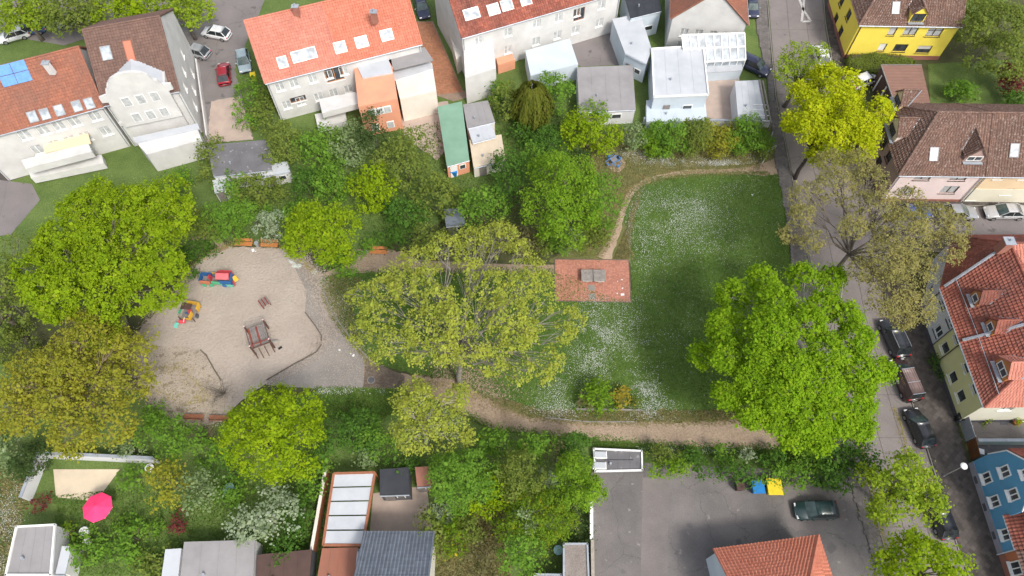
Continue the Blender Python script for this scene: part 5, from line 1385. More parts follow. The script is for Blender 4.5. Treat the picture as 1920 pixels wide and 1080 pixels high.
# gabled house with the conservatory
h5 = rect_house('gabled_house', 'white gabled house with rust brown roof above a glass conservatory', (1400, 42), (1392, -70), 6.0, 9.6, 10.5, 'white_wall', 'tile_rust', group=HB)
h5.grid(3, (.2, .4, .6, .8), (3.6, 1.4), 1.0, 1.3, glass='curtain')
done(h5)
def conservatory():
    c = [G(1278, 66, 5.0), G(1396, 62, 5.0), G(1398, 112, 2.4), G(1284, 118, 2.4)]
    cen = sum(c, Vector()) / 4
    t = thing('conservatory', 'white framed glass conservatory with a sloping roof before the gabled house', 'conservatory', (cen.x, cen.y, 0))
    n = (c[1] - c[0]).cross(c[3] - c[0]).normalized()
    if n.z < 0: n = -n
    for k in range(9):
        u = k / 8
        MB().tube([c[0].lerp(c[1], u) + n * .05, c[3].lerp(c[2], u) + n * .05], .09, 4).build('rafter', 'white_trim', t, True)
        g = c[3].lerp(c[2], u)
        MB().tube([g, (g.x, g.y, 0)], .07, 4).build('post', 'white_trim', t, True)
        if k < 8:
            v = (k + 1) / 8
            q = [c[0].lerp(c[1], u), c[0].lerp(c[1], v), c[3].lerp(c[2], v), c[3].lerp(c[2], u)]
            MB().add(q[::-1] , [(0, 1, 2, 3)]).build('roof_pane', 'glass_sky', t, True)
            a, b = c[3].lerp(c[2], u), c[3].lerp(c[2], v)
            MB().add([Vector((a.x, a.y, 1.0)), Vector((b.x, b.y, 1.0)), b, a], [(0, 1, 2, 3)]).build('pane', 'glass_sky', t, True)
    for a, b in ((c[0], c[1]), (c[3], c[2]), (c[0].lerp(c[3], .5), c[1].lerp(c[2], .5))):
        MB().tube([a + n * .06, b + n * .06], .13, 4).build('beam', 'white_trim', t, True)
    pr = [(p.x, p.y) for p in (c[3], c[2])]
    b = c[2]; a = c[3]; d = (b - a).normalized(); m = Vector((d.y, -d.x, 0)) * .06
    MB().prism([((a - m).x, (a - m).y), ((a + m).x, (a + m).y), ((b + m).x, (b + m).y), ((b - m).x, (b - m).y)], 0, 1.0).build('wall', 'white_wall', t, True)
conservatory()
def flat_block(name, label, cat, pxs, h, wall, roof, trim=None, group=None, th=.14, par=.0, z0=0.0):
    pts = [G(*p, h) for p in pxs]
    a = sum((pts[i].x * pts[(i + 1) % len(pts)].y - pts[(i + 1) % len(pts)].x * pts[i].y) for i in range(len(pts)))
    if a < 0: pts = pts[::-1]
    c = sum(pts, Vector()) / len(pts)
    t = thing(name, label, cat, (c.x, c.y, 0), group=group)
    P = [(p.x, p.y) for p in pts]
    sh_ = [(c.x + (p[0] - c.x) * .985, c.y + (p[1] - c.y) * .985) for p in P]
    MB().prism(sh_, z0, h - th).build('wall', wall, t, True)
    MB().prism(P, h - th, h).build('roof', roof, t, True)
    if trim:
        for i in range(len(P)):
            A, B = Vector((*P[i], 0)), Vector((*P[(i + 1) % len(P)], 0))
            d = (B - A); ang = math.atan2(d.y, d.x); m = (A + B) / 2
            MB().box((m.x, m.y, h + .03), (d.length + .1, .16, .26), ang).build('roof_edge', trim, t, True)
    # the wall that looks south gets its door and window, the roof a gutter along it and a vent
    i = max(range(len(P)), key=lambda q: (sh_[(q + 1) % len(P)][0] - sh_[q][0]))
    A, B = Vector((*sh_[i], 0)), Vector((*sh_[(i + 1) % len(P)], 0)); d = B - A; L = d.length; ang = math.atan2(d.y, d.x); d = d / L; n = Vector((d.y, -d.x, 0))
    if h > 1.9:
        q = A + d * (L * .28) + n * .02
        MB().box((q.x, q.y, 1.0), (.9, .09, 1.98), ang, .01).build('door', 'plank_grey' if wall != 'salmon_wall' else 'white_trim', t, True)
        q = A + d * (L * .68) + n * .02; hz = min(1.5, h - .75)
        o = MB().box((q.x, q.y, hz), (min(1.3, L * .3), .10, .8), ang, .01).build('window', 'white_trim', t, True)
        q = q + n * .035
        MB().box((q.x, q.y, hz), (min(1.3, L * .3) - .2, .06, .62), ang).build('pane', 'glass', o, True)
    q = A.lerp(B, .5) + n * .1
    if not trim and h > 1.9: MB().tube([A + n * .12 + Vector((0, 0, h - .1)), B + n * .12 + Vector((0, 0, h - .1))], .07, 6).build('gutter', 'zinc', t, True)
    if L > 3:
        q = c.lerp(A, .35); MB().cyl((q.x, q.y, h), .12, .35, 8).build('vent_pipe', 'zinc', t, True)
        for k in (1, 2, 3):
            u = k / 4
            a0, b0 = Vector((*P[i], h)).lerp(Vector((*P[(i + 1) % len(P)], h)), u), Vector((*P[(i - 1) % len(P)], h)).lerp(Vector((*P[(i + 2) % len(P)], h)), 1 - u if False else u)
            if len(P) == 4: MB().tube([a0, b0], .035, 4).build('roof_seam', roof, t, True)
    return t
FB = 'flat roofed garages and annexes'
b1 = flat_block('flat_annexe', 'white flat roofed annexe with pale blue walls beside the court', 'annexe', [(1222, 92), (1318, 86), (1328, 178), (1226, 182)], 3.6, 'paleblue_wall', 'roof_white', 'white_trim', FB)
flat_block('flat_annexe', 'low pale wing joining the white houses above the court', 'annexe', [(1148, 36), (1200, 24), (1222, 92), (1212, 120), (1172, 100)], 3.4, 'paleblue_wall', 'roof_white', None, FB)
flat_block('glass_terrace', 'pale blue terrace wall below the white flat annexe', 'annexe', [(1212, 188), (1322, 186), (1326, 226), (1212, 228)], 1.3, 'paleblue_wall', 'paleblue_wall', None, FB)
flat_block('garage', 'grey flat roofed garage behind the lime green bush', 'garage', [(1082, 126), (1186, 122), (1192, 205), (1086, 210)], 2.6, 'lightgrey_wall', 'roof_grey', None, FB)
flat_block('garage', 'dark flat roofed block between the long white house and the gabled house', 'garage', [(1168, -20), (1232, -30), (1240, 20), (1182, 34)], 4.0, 'paleblue_wall', 'roof_dark', None, FB)
flat_block('flat_annexe', 'low white block before the glass conservatory', 'annexe', [(1290, 120), (1392, 116), (1392, 132), (1292, 138)], 1.6, 'paleblue_wall', 'roof_white', None, FB)
def carport():
    t = flat_block('carport', 'pale roofed carport with open beams at the park corner', 'carport', [(1378, 152), (1424, 150), (1436, 222), (1384, 224)], 2.6, 'lightgrey_wall', 'roof_white', None, FB)
    for a, b in (((1430, 152), (1446, 232)), ((1424, 150), (1438, 226))):
        p, q = G(*a, 2.7), G(*b, 2.7); MB().tube([p, q], .14, 4).build('beam', 'plank_grey', t, True)
    for k in range(4):
        y = 196 + k * 10
        p, q = G(1412 + k, y, 2.65), G(1440 + k * 1.4, y + 1, 2.65); MB().tube([p, q], .06, 4).build('beam', 'white_trim', t, True)
    for px in ((1446, 232), (1438, 190), (1432, 158)):
        p = G(*px, 2.6); MB().tube([p, (p.x, p.y, 0)], .09, 6).build('post', 'plank_grey', t, True)
carport()
flat_block('garage', 'grey felt roofed garage by the white gabled house', 'garage', [(388, 272), (498, 262), (510, 318), (400, 330)], 2.7, 'lightgrey_wall', 'roof_felt', None, FB)
flat_block('garden_shed', 'small white roofed shed above the dark bush', 'shed', [(398, 338), (430, 332), (434, 352), (402, 360)], 2.0, 'white_wall', 'roof_white', None, FB)
flat_block('garden_shed', 'long low white roofed shed below the grey garage', 'shed', [(482, 312), (538, 302), (544, 322), (490, 332)], 2.0, 'white_wall', 'roof_white', None, FB)
flat_block('garden_shed', 'narrow green roofed shed in the garden behind the white houses', 'shed', [(820, 200), (866, 190), (880, 300), (838, 312)], 2.4, 'salmon_wall', 'roof_green', None, FB)
flat_block('garden_shed', 'grey roofed shed beside the green roofed shed', 'shed', [(868, 196), (915, 188), (928, 228), (876, 240)], 2.4, 'offwhite_wall', 'roof_grey', None, FB)
flat_block('garden_shed', 'white shed between the grey shed and the beige annexe', 'shed', [(878, 242), (922, 232), (930, 256), (886, 268)], 2.4, 'white_wall', 'roof_white', None, FB)
flat_block('garden_shed', 'beige flat annexe at the end of the green roofed shed', 'shed', [(880, 262), (940, 252), (948, 300), (888, 314)], 2.0, 'offwhite_wall', 'beige_terrace', None, FB)
flat_block('garden_shed', 'grey blue garden shed hidden above the plane tree', 'shed', [(832, 392), (868, 390), (872, 420), (836, 424)], 2.2, 'plinth_grey', 'tile_slate', None, FB)
# ---- yellow house
h6 = rect_house('yellow_house', 'bright yellow house with brown hipped roof behind the clipped hedge', (1615, 42), (1803, 45), 6.1, 11.0, 10.6, 'yellow_wall', 'tile_brown', hipL=3.5, group=HB, plinth='plinth_brick', plinth_h=.7)
for px, py, st in ((1673, 59, 'blind'), (1707, 59, 'two'), (1752, 61, 'cross')):
    h6.win(0, px, py, {'blind': 1.0}.get(st, 1.75 if st == 'two' else 2.0), 1.35, style=st, frame='dark_frame', sill='dark_frame', glass='curtain' if st != 'blind' else 'glass')
for px, py, st, w in ((1654, 89, 'white', 1.0), (1688, 90, 'two', 1.75), (1732, 93, 'half', 1.9)):
    h6.win(0, px, py, w, 1.3, style=st, frame='dark_frame', sill='dark_frame')
for px, py in ((1591, 28), (1578, 2), (1576, 59), (1567, 35)): h6.win(3, px, py, 1.3, 1.5, frame='dark_frame', sill='dark_frame')
h6.skylight(0, 1679, 15, .95, 1.5)
h6.dormer(0, 1716, 42, 1.9, 1.45, 1.0, 'yellow_wall', frame='dark_frame', wh=(1.6, 1.2))
a_, d_, n_, L_ = h6.edge(0)
MB().tube([h6.W(.25, -.1, 0), h6.W(.25, -.1, 6.0)], .06, 6).build('downpipe', 'copper_dark', h6.t, True)
done(h6)
# ---- brown garage
def brown_garage():
    top = [G(1652, 122, 3.4), G(1728, 122, 3.4), G(1745, 196, 2.9), G(1678, 196, 2.9)]
    c = sum(top, Vector()) / 4
    t = thing('garage', 'brown garage with ribbed brown metal roof below the clipped hedge', 'garage', (c.x, c.y, 0), group=FB)
    mb = MB()
    P = [Vector((c.x + (p.x - c.x) * .97, c.y + (p.y - c.y) * .97, p.z - .12)) for p in top]
    q = P + [Vector((p.x, p.y, 0)) for p in P]
    mb.add(q, [(0, 1, 5, 4)[::-1], (1, 2, 6, 5)[::-1], (2, 3, 7, 6)[::-1], (3, 0, 4, 7)[::-1]])
    mb.build('wall', 'board_brown', t, True)
    mb = MB(); n = 26
    for i in range(n):
        a, b = top[0].lerp(top[3], i / n), top[1].lerp(top[2], i / n)
        a2, b2 = top[0].lerp(top[3], (i + 1) / n), top[1].lerp(top[2], (i + 1) / n)
        z = Vector((0, 0, .06))
        m1, m2 = a.lerp(a2, .45), b.lerp(b2, .45)
        m3, m4 = a.lerp(a2, .55), b.lerp(b2, .55)
        mb.add([a, b, m2 , m1, m1 + z, m2 + z, m4 + z, m3 + z, m3, m4, b2, a2], [(3, 2, 1, 0), (4, 5, 2, 3)[::-1], (7, 6, 5, 4), (8, 9, 6, 7)[::-1], (11, 10, 9, 8)])
    o = mb.build('roof', 'metal_brown', t, True)
    for a, b in ((top[0], top[3]), (top[0], top[1])):
        MB().tube([a, b], .09, 4).build('roof_edge', 'plank_grey', t, True)
    d = (top[3] - top[0]); d.z = 0
    nn = Vector((d.y, -d.x, 0)).normalized()
    for f in (.18, .5, .82):
        p = P[0].lerp(P[3], f)
        if nn.x > 0: nn = -nn
        MB().box((p.x + nn.x * .05, p.y + nn.y * .05, 1.4), (.22, .08, 2.7), math.atan2(d.y, d.x)).build('post', 'white_trim', t, True)
    MB().box((top[3].x + 2.2, top[3].y - .3, 2.2), (2.6, .3, 2.2), .05).build('wall', 'beige_wall', t, True)
brown_garage()
# ---- brown roofed corner house and its neighbour
h8 = rect_house('corner_house', 'pink corner house with lichen spotted brown hipped roof and mauve side wall', (1690, 323), (1850, 325), 5.5, 10.6, 9.7, ['pink_wall', 'pink_wall', 'pink_wall', 'mauve_wall'], 'tile_brown', hipL=3.5, group=HB, plinth='plinth_brick', plinth_h=.5)
h8.win(0, 1800, 331, 1.9, 1.3, frame='dark_frame', sill='dark_frame', glass='curtain'); h8.win(0, 1732, 331, 1.9, 1.3, frame='dark_frame', sill='dark_frame', glass='curtain')
h8.win(0, 1780, 356, 1.9, 1.4, frame='dark_frame', sill='dark_frame', glass='curtain'); h8.win(0, 1700, 358, 1.6, 1.4, frame='dark_frame', sill='dark_frame', glass='curtain')
for at in ((7.2, 4.2), (5.0, 4.2), (8.8, 2.0), (6.2, 2.0), (3.4, 4.2), (2.6, 2.0)): h8.win(3, at=at, w=1.2, h=1.4, frame='dark_frame', sill='dark_frame')
h8.skylight(0, 1750, 289, .95, 1.5)
h8.dormer(0, 1822, 303, 2.1, 1.0, 1.35, 'mauve_wall', frame='white_trim', wh=(1.7, .75))
h8.dormer(2, 1669, 250, 3.0, 1.25, 1.35, 'pink_wall', frame='dark_frame', wh=(1.6, .9))
h8.dormer(2, 1679, 195, 2.1, 1.0, 1.3, 'beige_wall', frame='dark_frame', wh=(1.5, .8))
done(h8)
h8b = rect_house('row_house', 'beige house with brown roof and skylight beside the pink corner house', (1851, 325), (2080, 328), 5.5, 10.6, 9.7, ['beige_wall', 'beige_wall', 'beige_wall', 'beige_wall'], 'tile_brown', group=HB, plinth='cream_wall', plinth_h=2.6)
h8b.win(0, 1875, 331, 1.1, 1.0, style='one'); h8b.win(0, 1924, 331, 1.1, 1.0, style='one')
h8b.win(0, 1890, 360, 1.3, 1.2, style='blind')
h8b.win(0, 1826, 367, 1.5, 1.8, glass='curtain')
h8b.skylight(0, 1901, 282, 1.0, 1.5)
done(h8b)
# ---- red roofed row on the right, plan as polygons
def red_row():
    he, hr = 5.5, 10.0
    A, S, N = G(1771, 540, he), G(1852, 757, he), G(1793, 443, he)
    NE = G(1900, 443, he) + Vector((8, 0, 0)); SE = S + Vector((10.5, .2, 0)); R1 = Vector((50.1, 39.0, hr)); R2 = Vector((50.5, 28.2, hr))
    Mf = A.lerp(S, .475); M2 = A.lerp(S, .335); Mr = R1.lerp(R2, .80); ME = Vector((NE.x, Mf.y - .2, he))
    z0 = lambda p: (p.x, p.y)
    a = House('white_house', 'white house with red tiled roof and dark blue plinth at the street crossing', [z0(M2), z0(Mf), (55.3, Mf.y), (55.3, 34.8), (NE.x, 34.8), z0(NE), z0(N), z0(A)], he, ['lime_wall', 'offwhite_wall', 'offwhite_wall', 'offwhite_wall', 'offwhite_wall', 'white_wall', 'lightgrey_wall', 'lightgrey_wall'], 'tile_red', group=HB, plinth='plinth_grey', plinth_h=.6)
    for px, py in ((1773, 567), (1784, 602), (1759, 621), (1743, 592)): a.win(7, px, py, 1.15, 1.3, style='two', sill='sill_slate')
    for px, py in ((1801, 637), (1773, 657)): a.win(0, px, py, 1.15, 1.3, style='one')
    a.grid(6, (.3, .7), (4.2, 1.7), 1.1, 1.3)
    o = lambda p, dx, dy: Vector((p.x + dx, p.y + dy, p.z - .25))
    a.plane(o(A, -.3, .1), o(Mf, -.3, 0), Mr, R1, seed=1)
    a.plane(o(N, -.2, .25), o(A, -.3, .1), R1, R1, seed=2)
    a.plane(o(NE, 0, .3), o(N, -.2, .25), R1, Vector((NE.x + 3, R1.y + .4, hr)), seed=3)
    a.plane(Vector((51.6, 34.8, he + .6)), Vector((NE.x + 3, 35.0, he + .6)), Vector((NE.x + 3, R1.y + .4, hr)), R1, seed=4, tile='tile_salmon')  # paler tiles: the sunlit look of this south slope is put into the colour
    a.plane(Vector((55.6, Mf.y - .1, he - .2)), Vector((55.6, 35.2, he - .2)), R1, Mr, seed=8)
    for p, q in (((1840, 556), None), ((1868, 610), None)):
        a.dormer(0, p[0] - 17, p[1] + 8, 1.45, 1.0, .95, 'slat_orange', wh=(.85, .8), tile='tile_red')
    MB().tube([A + Vector((-.1, .1, .15)), R1 + Vector((0, 0, .15))], .15, 5).build('flashing', 'zinc', a.t, True)
    a.chimney(1893, 452, 11.2, .9, .8, 1.8)
    a.gutter(o(A, -.42, .1), o(Mf, -.42, 0))
    MB().tube([A + Vector((-.08, 0, -.3)), (A.x - .08, A.y, 0)], .06, 6).build('downpipe', 'copper_dark', a.t, True)
    MB().tube([M2 + Vector((-.06, 0, -.3)), (M2.x - .06, M2.y, 0)], .05, 6).build('downpipe', 'sill_slate', a.t, True)
    done(a)
    b = House('yellow_house', 'pale lime yellow house with red hipped roof at the gated court', [z0(Mf), z0(S), z0(SE), (SE.x, Mf.y)], he, ['lime_wall', 'cream_wall', 'cream_wall', 'cream_wall'], 'tile_red', group=HB, plinth='plinth_grey', plinth_h=.6)
    for px, py in ((1786, 707), (1814, 687), (1830, 726), (1801, 742)): b.win(0, px, py, 1.15, 1.35, style='one')
    for x in (.28, .62): b.win(1, at=(x * 10, 4.1), w=1.3, h=1.3)
    b.win(1, at=(7.2, 1.25), w=1.0, h=2.1, style='one', frame='slat_brown')
    b.plane(o(Mf, -.3, 0), o(S, -.3, -.3), R2, Mr, seed=5)
    b.plane(o(S, -.3, -.3), o(SE, .3, -.3), Vector((SE.x - 4.5, R2.y, hr)), R2, seed=6, tile='tile_salmon')  # south hip gets lighter tiles, its sunlight painted into the tile colour
    b.plane(Vector((SE.x + .3, SE.y, he - .3)), Vector((SE.x + .3, Mf.y, he - .3)), Mr, R2, seed=7)
    b.dormer(0, 1872, 697, 2.1, 1.1, 1.1, 'slat_orange', wh=(1.5, .9), tile='tile_salmon')
    d = Mr - Mf
    MB().tube([Mf + Vector((-.2, 0, .1)), Mr + Vector((0, 0, .2))], .16, 5).build('flashing', 'zinc', b.t, True)
    MB().tube([Mf + Vector((-.08, -.1, -.3)), (Mf.x - .08, Mf.y - .1, 0)], .06, 6).build('downpipe', 'copper_dark', b.t, True)
    b.gutter(o(Mf, -.42, 0), o(S, -.42, -.3))
    # snow rail along the eaves
    for (k, h) in ((0, b),):
        MB().tube([Mf.lerp(Mr, .16) + Vector((0, 0, .3)), S.lerp(R2, .14) + Vector((0, 0, .3))], .04, 4).build('snow_rail', 'zinc', b.t, True)
    MB().tube([A.lerp(R1, .16) + Vector((0, 0, .3)), Mf.lerp(Mr, .16) + Vector((0, 0, .3))], .04, 4).build('snow_rail', 'zinc', a.t, True)
    done(b)
red_row()
# ---- blue house: gable front on the street
def blue_house():
    a = G(1815, 870); e = G(1870, 1040); d = (e - a); L = d.length; d = d / L; n = Vector((d.y, -d.x, 0))  # outward = west
    if n.x > 0: n = -n
    W = lambda s, y, z: a + d * s - n * y + Vector((0, 0, z))
    t = thing('blue_house', 'bright blue house with steep gable and white windows beside the lamp', 'house', W(L / 2, 4, 0), group=HB)
    prof = [(0, .9), (5.7, .9), (5.7, 5.4), (2.95, 9.4), (2.0, 8.1), (.45, 6.1), (0, 3.5)]
    MB().slab([W(s, 0, z) for s, z in prof], n, .3).build('gable', 'blue_wall', t, True)
    MB().slab([W(5.7, .003, .9), W(8.5, .003, .9), W(8.5, .003, 3.2), W(5.7, .003, 3.2)], n, .3).build('wall', 'blue_wall', t, True)
    MB().slab([W(0, -.06, 0), W(8.5, -.06, 0), W(8.5, -.06, .95), W(0, -.06, .95)], n, .3).build('plinth', 'plinth_lilac', t, True)
    for s0, s1, h in ((0, .3, 3.5), (8.2, 8.5, 3.2)):
        MB().slab([W(s0, .31, 0), W(s0, 9, 0), W(s0, 9, h), W(s0, .31, h)], d if s0 > 1 else -d, .2).build('wall', 'blue_wall', t, True)
    # roof slopes of the gable
    def slope(p0, p1, q1, q0, tl, sd_):
        p0, p1, q1, q0 = (Vector(p) for p in (p0, p1, q1, q0))
        nn = (p1 - p0).cross(q0 - p0).normalized(); nn = nn if nn.z > 0 else -nn
        q = [p0, p1, q1, q0]
        if (q[1] - q[0]).cross(q[2] - q[0]).z < 0: q = q[::-1]
        r = MB().slab(q, nn, .12).build('roof', 'timber', t, True)
        m = MB(); tiles_into(m, p0, p1, q1, q0, seed=sd_); m.build('roof_tiles', tl, r, True, kind='stuff')
    slope(W(.3, 9, 6.05), W(.3, .12, 6.05), W(2.95, .12, 9.5), W(2.95, 9, 9.5), 'tile_red', 1)
    slope(W(5.9, .12, 5.3), W(5.9, 9, 5.3), W(2.95, 9, 9.5), W(2.95, .12, 9.5), 'tile_red', 2)
    slope(W(5.55, -.25, 3.1), W(8.6, -.25, 3.1), W(8.6, 2.9, 6.4), W(5.55, 2.9, 6.4), 'tile_red', 3)
    MB().slab([W(0, .3, 3.5), W(.42, .3, 6.08), W(.42, 9, 6.08), W(0, 9, 3.5)], -d, .1).build('roof', 'blue_wall', t, True)
    for q in (((0, -.06, 3.5), (.45, -.06, 6.15)), ((.45, -.06, 6.15), (2.0, -.06, 8.2)), ((2.0, -.06, 8.2), (2.95, -.06, 9.5)), ((2.95, -.06, 9.5), (5.75, -.06, 5.4))):
        MB().tube([W(*q[0]), W(*q[1])], .07, 4).build('verge', 'white_trim', t, True)
    # inner gable above the low roof
    MB().slab([W(5.95, 1.3, 4.2), W(8.2, 1.3, 4.2), W(8.2, 1.3, 5.6), W(7.1, 1.3, 6.9), W(5.95, 1.3, 5.5)], n, .8).build('gable', 'blue_wall', t, True)
    slope(W(5.75, 1.1, 5.3), W(5.75, 5, 5.3), W(7.1, 5, 7.1), W(7.1, 1.1, 7.1), 'tile_red', 4)
    slope(W(8.4, 5, 5.3), W(8.4, 1.1, 5.3), W(7.1, 1.1, 7.1), W(7.1, 5, 7.1), 'tile_red', 5)
    MB().tube([W(5.6, -.33, 3.08), W(8.6, -.33, 3.08)], .07, 6).build('gutter', 'zinc', t, True)
    MB().tube([W(8.55, -.1, 3.0), W(8.55, -.1, 0)], .06, 6).build('downpipe', 'paleblue_wall', t, True)
    def window(px, py, w=1.05, h=1.25, at=None):
        q = onplane(px, py, a, n) if at is None else W(*at)
        def bx(m, x0, x1, z0, z1, y0, y1):
            pts = [q + d * x + n * y + Vector((0, 0, z)) for z in (z0, z1) for x, y in ((x0, y0), (x1, y0), (x1, y1), (x0, y1))]
            m.add(pts, [(3, 2, 1, 0), (4, 5, 6, 7)] + [(k, (k + 1) % 4, (k + 1) % 4 + 4, k + 4) for k in range(4)])
        m = MB(); f = .10
        bx(m, -w / 2, -w / 2 + f, -h / 2, h / 2, .005, .10); bx(m, w / 2 - f, w / 2, -h / 2, h / 2, .005, .10)
        bx(m, -w / 2 + f, w / 2 - f, h / 2 - f, h / 2, .005, .10); bx(m, -w / 2 + f, w / 2 - f, -h / 2, -h / 2 + f, .005, .10); bx(m, -.05, .05, -h / 2 + f, h / 2 - f, .005, .07)
        o = m.build('window', 'white_trim', t, True)
        m = MB(); bx(m, -w / 2 + f, w / 2 - f, -h / 2 + f, h / 2 - f, .004, .035); m.build('pane', 'glass', o, True)
        m = MB(); bx(m, -w / 2 - .05, w / 2 + .05, -h / 2 - .08, -h / 2, .002, .34); m.build('sill', 'white_trim', o, True)
    for px, py in ((1852, 896), (1886, 884), (1867, 940), (1902, 927), (1888, 1002)): window(px, py)
    window(0, 0, .9, 1.1, at=(2.95, 0, 7.6)); window(0, 0, .9, .9, at=(7.1, 1.3, 5.1))
    for s in (1.7, 4.3, 6.9):
        m = MB().slab([W(s - .35, -.067, .25), W(s + .35, -.067, .25), W(s + .35, -.067, .7), W(s - .35, -.067, .7)], n, .05); m.build('cellar_window', 'plinth_grey', t, True)
    # orange neighbour
    t2 = thing('orange_house', 'orange house with white windows cut by the bottom right corner', 'house', W(11, 4, 0), group=HB)
    b0 = MB()
    MB().slab([W(8.55, .1, .9), W(14, .1, .9), W(14, .1, 3.1), W(8.55, .1, 3.1)], n, .3).build('wall', 'orange_wall', t2, True)
    MB().slab([W(8.55, .02, 0), W(14, .02, 0), W(14, .02, .95), W(8.55, .02, .95)], n, .3).build('plinth', 'plinth_brick', t2, True)
    MB().slab([W(8.65, .4, 0), W(8.65, 9, 0), W(8.65, 9, 3.1), W(8.65, .4, 3.1)], -d, .2).build('wall', 'orange_wall', t2, True)
    tt = t; 
    p0, p1, q1, q0 = W(8.7, -.2, 3.05), W(14, -.2, 3.05), W(14, 4, 7), W(8.7, 4, 7)
    nn = (p1 - p0).cross(q0 - p0).normalized(); nn = nn if nn.z > 0 else -nn
    q = [p0, p1, q1, q0]
    if (q[1] - q[0]).cross(q[2] - q[0]).z < 0: q = q[::-1]
    r = MB().slab(q, nn, .12).build('roof', 'timber', t2, True)
    m = MB(); tiles_into(m, p0, p1, q1, q0, seed=9); m.build('roof_tiles', 'tile_umber', r, True, kind='stuff')
    for s in (10.0, 12.4):
        qv = W(s, .1, 2.0)
        m = MB(); m.slab([qv + d * i * .62 + Vector((0, 0, j * .7)) + n * .09 for i, j in ((-1, -1), (1, -1), (1, 1), (-1, 1))], n, .09); o = m.build('window', 'white_trim', t2, True)
        for sx in (-1, 1):
            MB().slab([qv + d * (sx * .27 + i * .22) + Vector((0, 0, j * .56)) + n * .10 for i, j in ((-1, -1), (1, -1), (1, 1), (-1, 1))], n, .02).build('pane', 'glass', o, True)
        MB().slab([qv + d * i * .7 + Vector((0, 0, -.72 - j * .08)) + n * .3 for i, j in ((-1, 1), (1, 1), (1, -.0), (-1, 0))], n, .3).build('sill', 'white_trim', o, True)
blue_house()
# ---- gated court between the yellow and the blue house
def wall_run(name, label, cat, a, b, h, th, mat, cap=None, z0=0.0, part='wall', group=None):
    a, b = G(*a), G(*b); d = b - a; m = (a + b) / 2
    t = thing(name, label, cat, (m.x, m.y, 0), group=group)
    ang = math.atan2(d.y, d.x)
    MB().box((m.x, m.y, (z0 + h) / 2), (d.length, th, h - z0), ang).build(part, mat, t, True)
    if cap: MB().box((m.x, m.y, h + .04), (d.length + .06, th + .1, .08), ang).build('coping', cap, t, True)
    return t
def gate(label, a, b, h, mat, n, fr='zinc'):
    a, b = G(*a), G(*b); d = b - a; m = (a + b) / 2; ang = math.atan2(d.y, d.x)
    t = thing('gate', label, 'gate', (m.x, m.y, 0))
    for i in range(n):
        c = a + d * ((i + .5) / n)
        MB().box((c.x, c.y, h / 2 + .08), (d.length / n - .05, .05, h - .1), ang).build('gate_leaf', mat, t, True)
    for i in range(n + 1):
        c = a + d * (i / n)
        MB().box((c.x, c.y, h / 2 + .06), (.08, .1, h + .1), ang).build('gate_post', fr, t, True)
gate('grey metal two leaf gate between the lime house and the court', (1799, 792), (1810, 828), 1.75, 'garage_metal', 2)
gate('rusty brown solid gate below the grey metal gate', (1811, 831), (1820, 864), 1.7, 'rust', 2, 'copper_dark')
wall_run('court_wall', 'cream wall with grey coping dividing the two courts', 'wall', (1822, 832), (1990, 832), 1.15, .22, 'cream_wall', 'zinc')
# ---- bottom yard, annexe, sheds
def annexe():
    t = flat_block('flat_annexe', 'dark felt roofed annexe with white edging and two roof domes', 'annexe', [(1113, 842), (1203, 846), (1204, 882), (1116, 884)], .6, 'plinth_grey', 'roof_felt', 'white_trim', FB)
    for px, py in ((1125, 853), (1124, 873)):
        p = G(px, py, .7)
        o = MB().box((p.x, p.y, .7), (1.35, .72, .22), -.02, .04).build('roof_dome', 'white_trim', t, True)
        MB().box((p.x, p.y, .85), (1.2, .6, .09), -.02, .05).build('dome_lid', 'curtain' if False else 'roof_white', o, True)
    for k in range(3):
        p = G(1142 + k * 18, 862, .64); MB().box((p.x, p.y, .62), (1.0, .04, .05), 0).build('felt_seam', 'roof_dark', t, True)
annexe()
wall_run('yard_wall', 'white coped wall along the left side of the grey yard', 'wall', (1106, 948), (1106, 1016), 1.6, .2, 'lightgrey_wall', 'white_trim')
wall_run('stone_wall', 'pale rough stone wall at the bottom left of the grey yard', 'wall', (1108, 1018), (1109, 1110), 1.5, .3, 'stone_wall')
flat_block('garden_shed', 'gravel roofed shed against the yard wall beside the pale tub', 'shed', [(1057, 1020), (1101, 1020), (1104, 1100), (1057, 1100)], 2.3, 'plinth_grey', 'roof_gravel', 'zinc', FB)
flat_block('garden_shed', 'low grey topped shed just cut by the bottom edge', 'shed', [(1002, 1077), (1052, 1078), (1052, 1120), (1002, 1120)], 2.2, 'plinth_grey', 'roof_gravel', 'zinc', FB)
h11 = rect_house('red_roof_house', 'house with bright orange red roof at the bottom of the grey yard', (1388, 1212), (1588, 1184), 4.0, 7.5, 7.0, 'paleblue_wall', 'tile_orange', hipR=3.2, group=HB)
done(h11)
# ---- lower gardens on the left
def pergola():
    c = [G(626, 888, 2.7), G(703, 886, 2.7), G(680, 1022, 2.7), G(606, 1022, 2.7)]
    m = sum(c, Vector()) / 4
    t = thing('pergola', 'white roofed pergola with brown frame in the lower garden', 'pergola', (m.x, m.y, 0))
    n = Vector((0, 0, 1))
    for k in range(5):
        a, b = c[0].lerp(c[3], k / 5 + .01), c[0].lerp(c[3], (k + 1) / 5 - .01); a2, b2 = c[1].lerp(c[2], k / 5 + .01), c[1].lerp(c[2], (k + 1) / 5 - .01)
        MB().slab([b, b2, a2, a], n, .05).build('roof_sheet', 'roof_white', t, True)
    for i in range(4):
        MB().tube([c[i] - n * .04, c[(i + 1) % 4] - n * .04], .16, 4).build('beam', 'slat_brown', t, True)
        MB().tube([c[i], (c[i].x, c[i].y, 0)], .1, 6).build('post', 'slat_brown', t, True)
pergola()
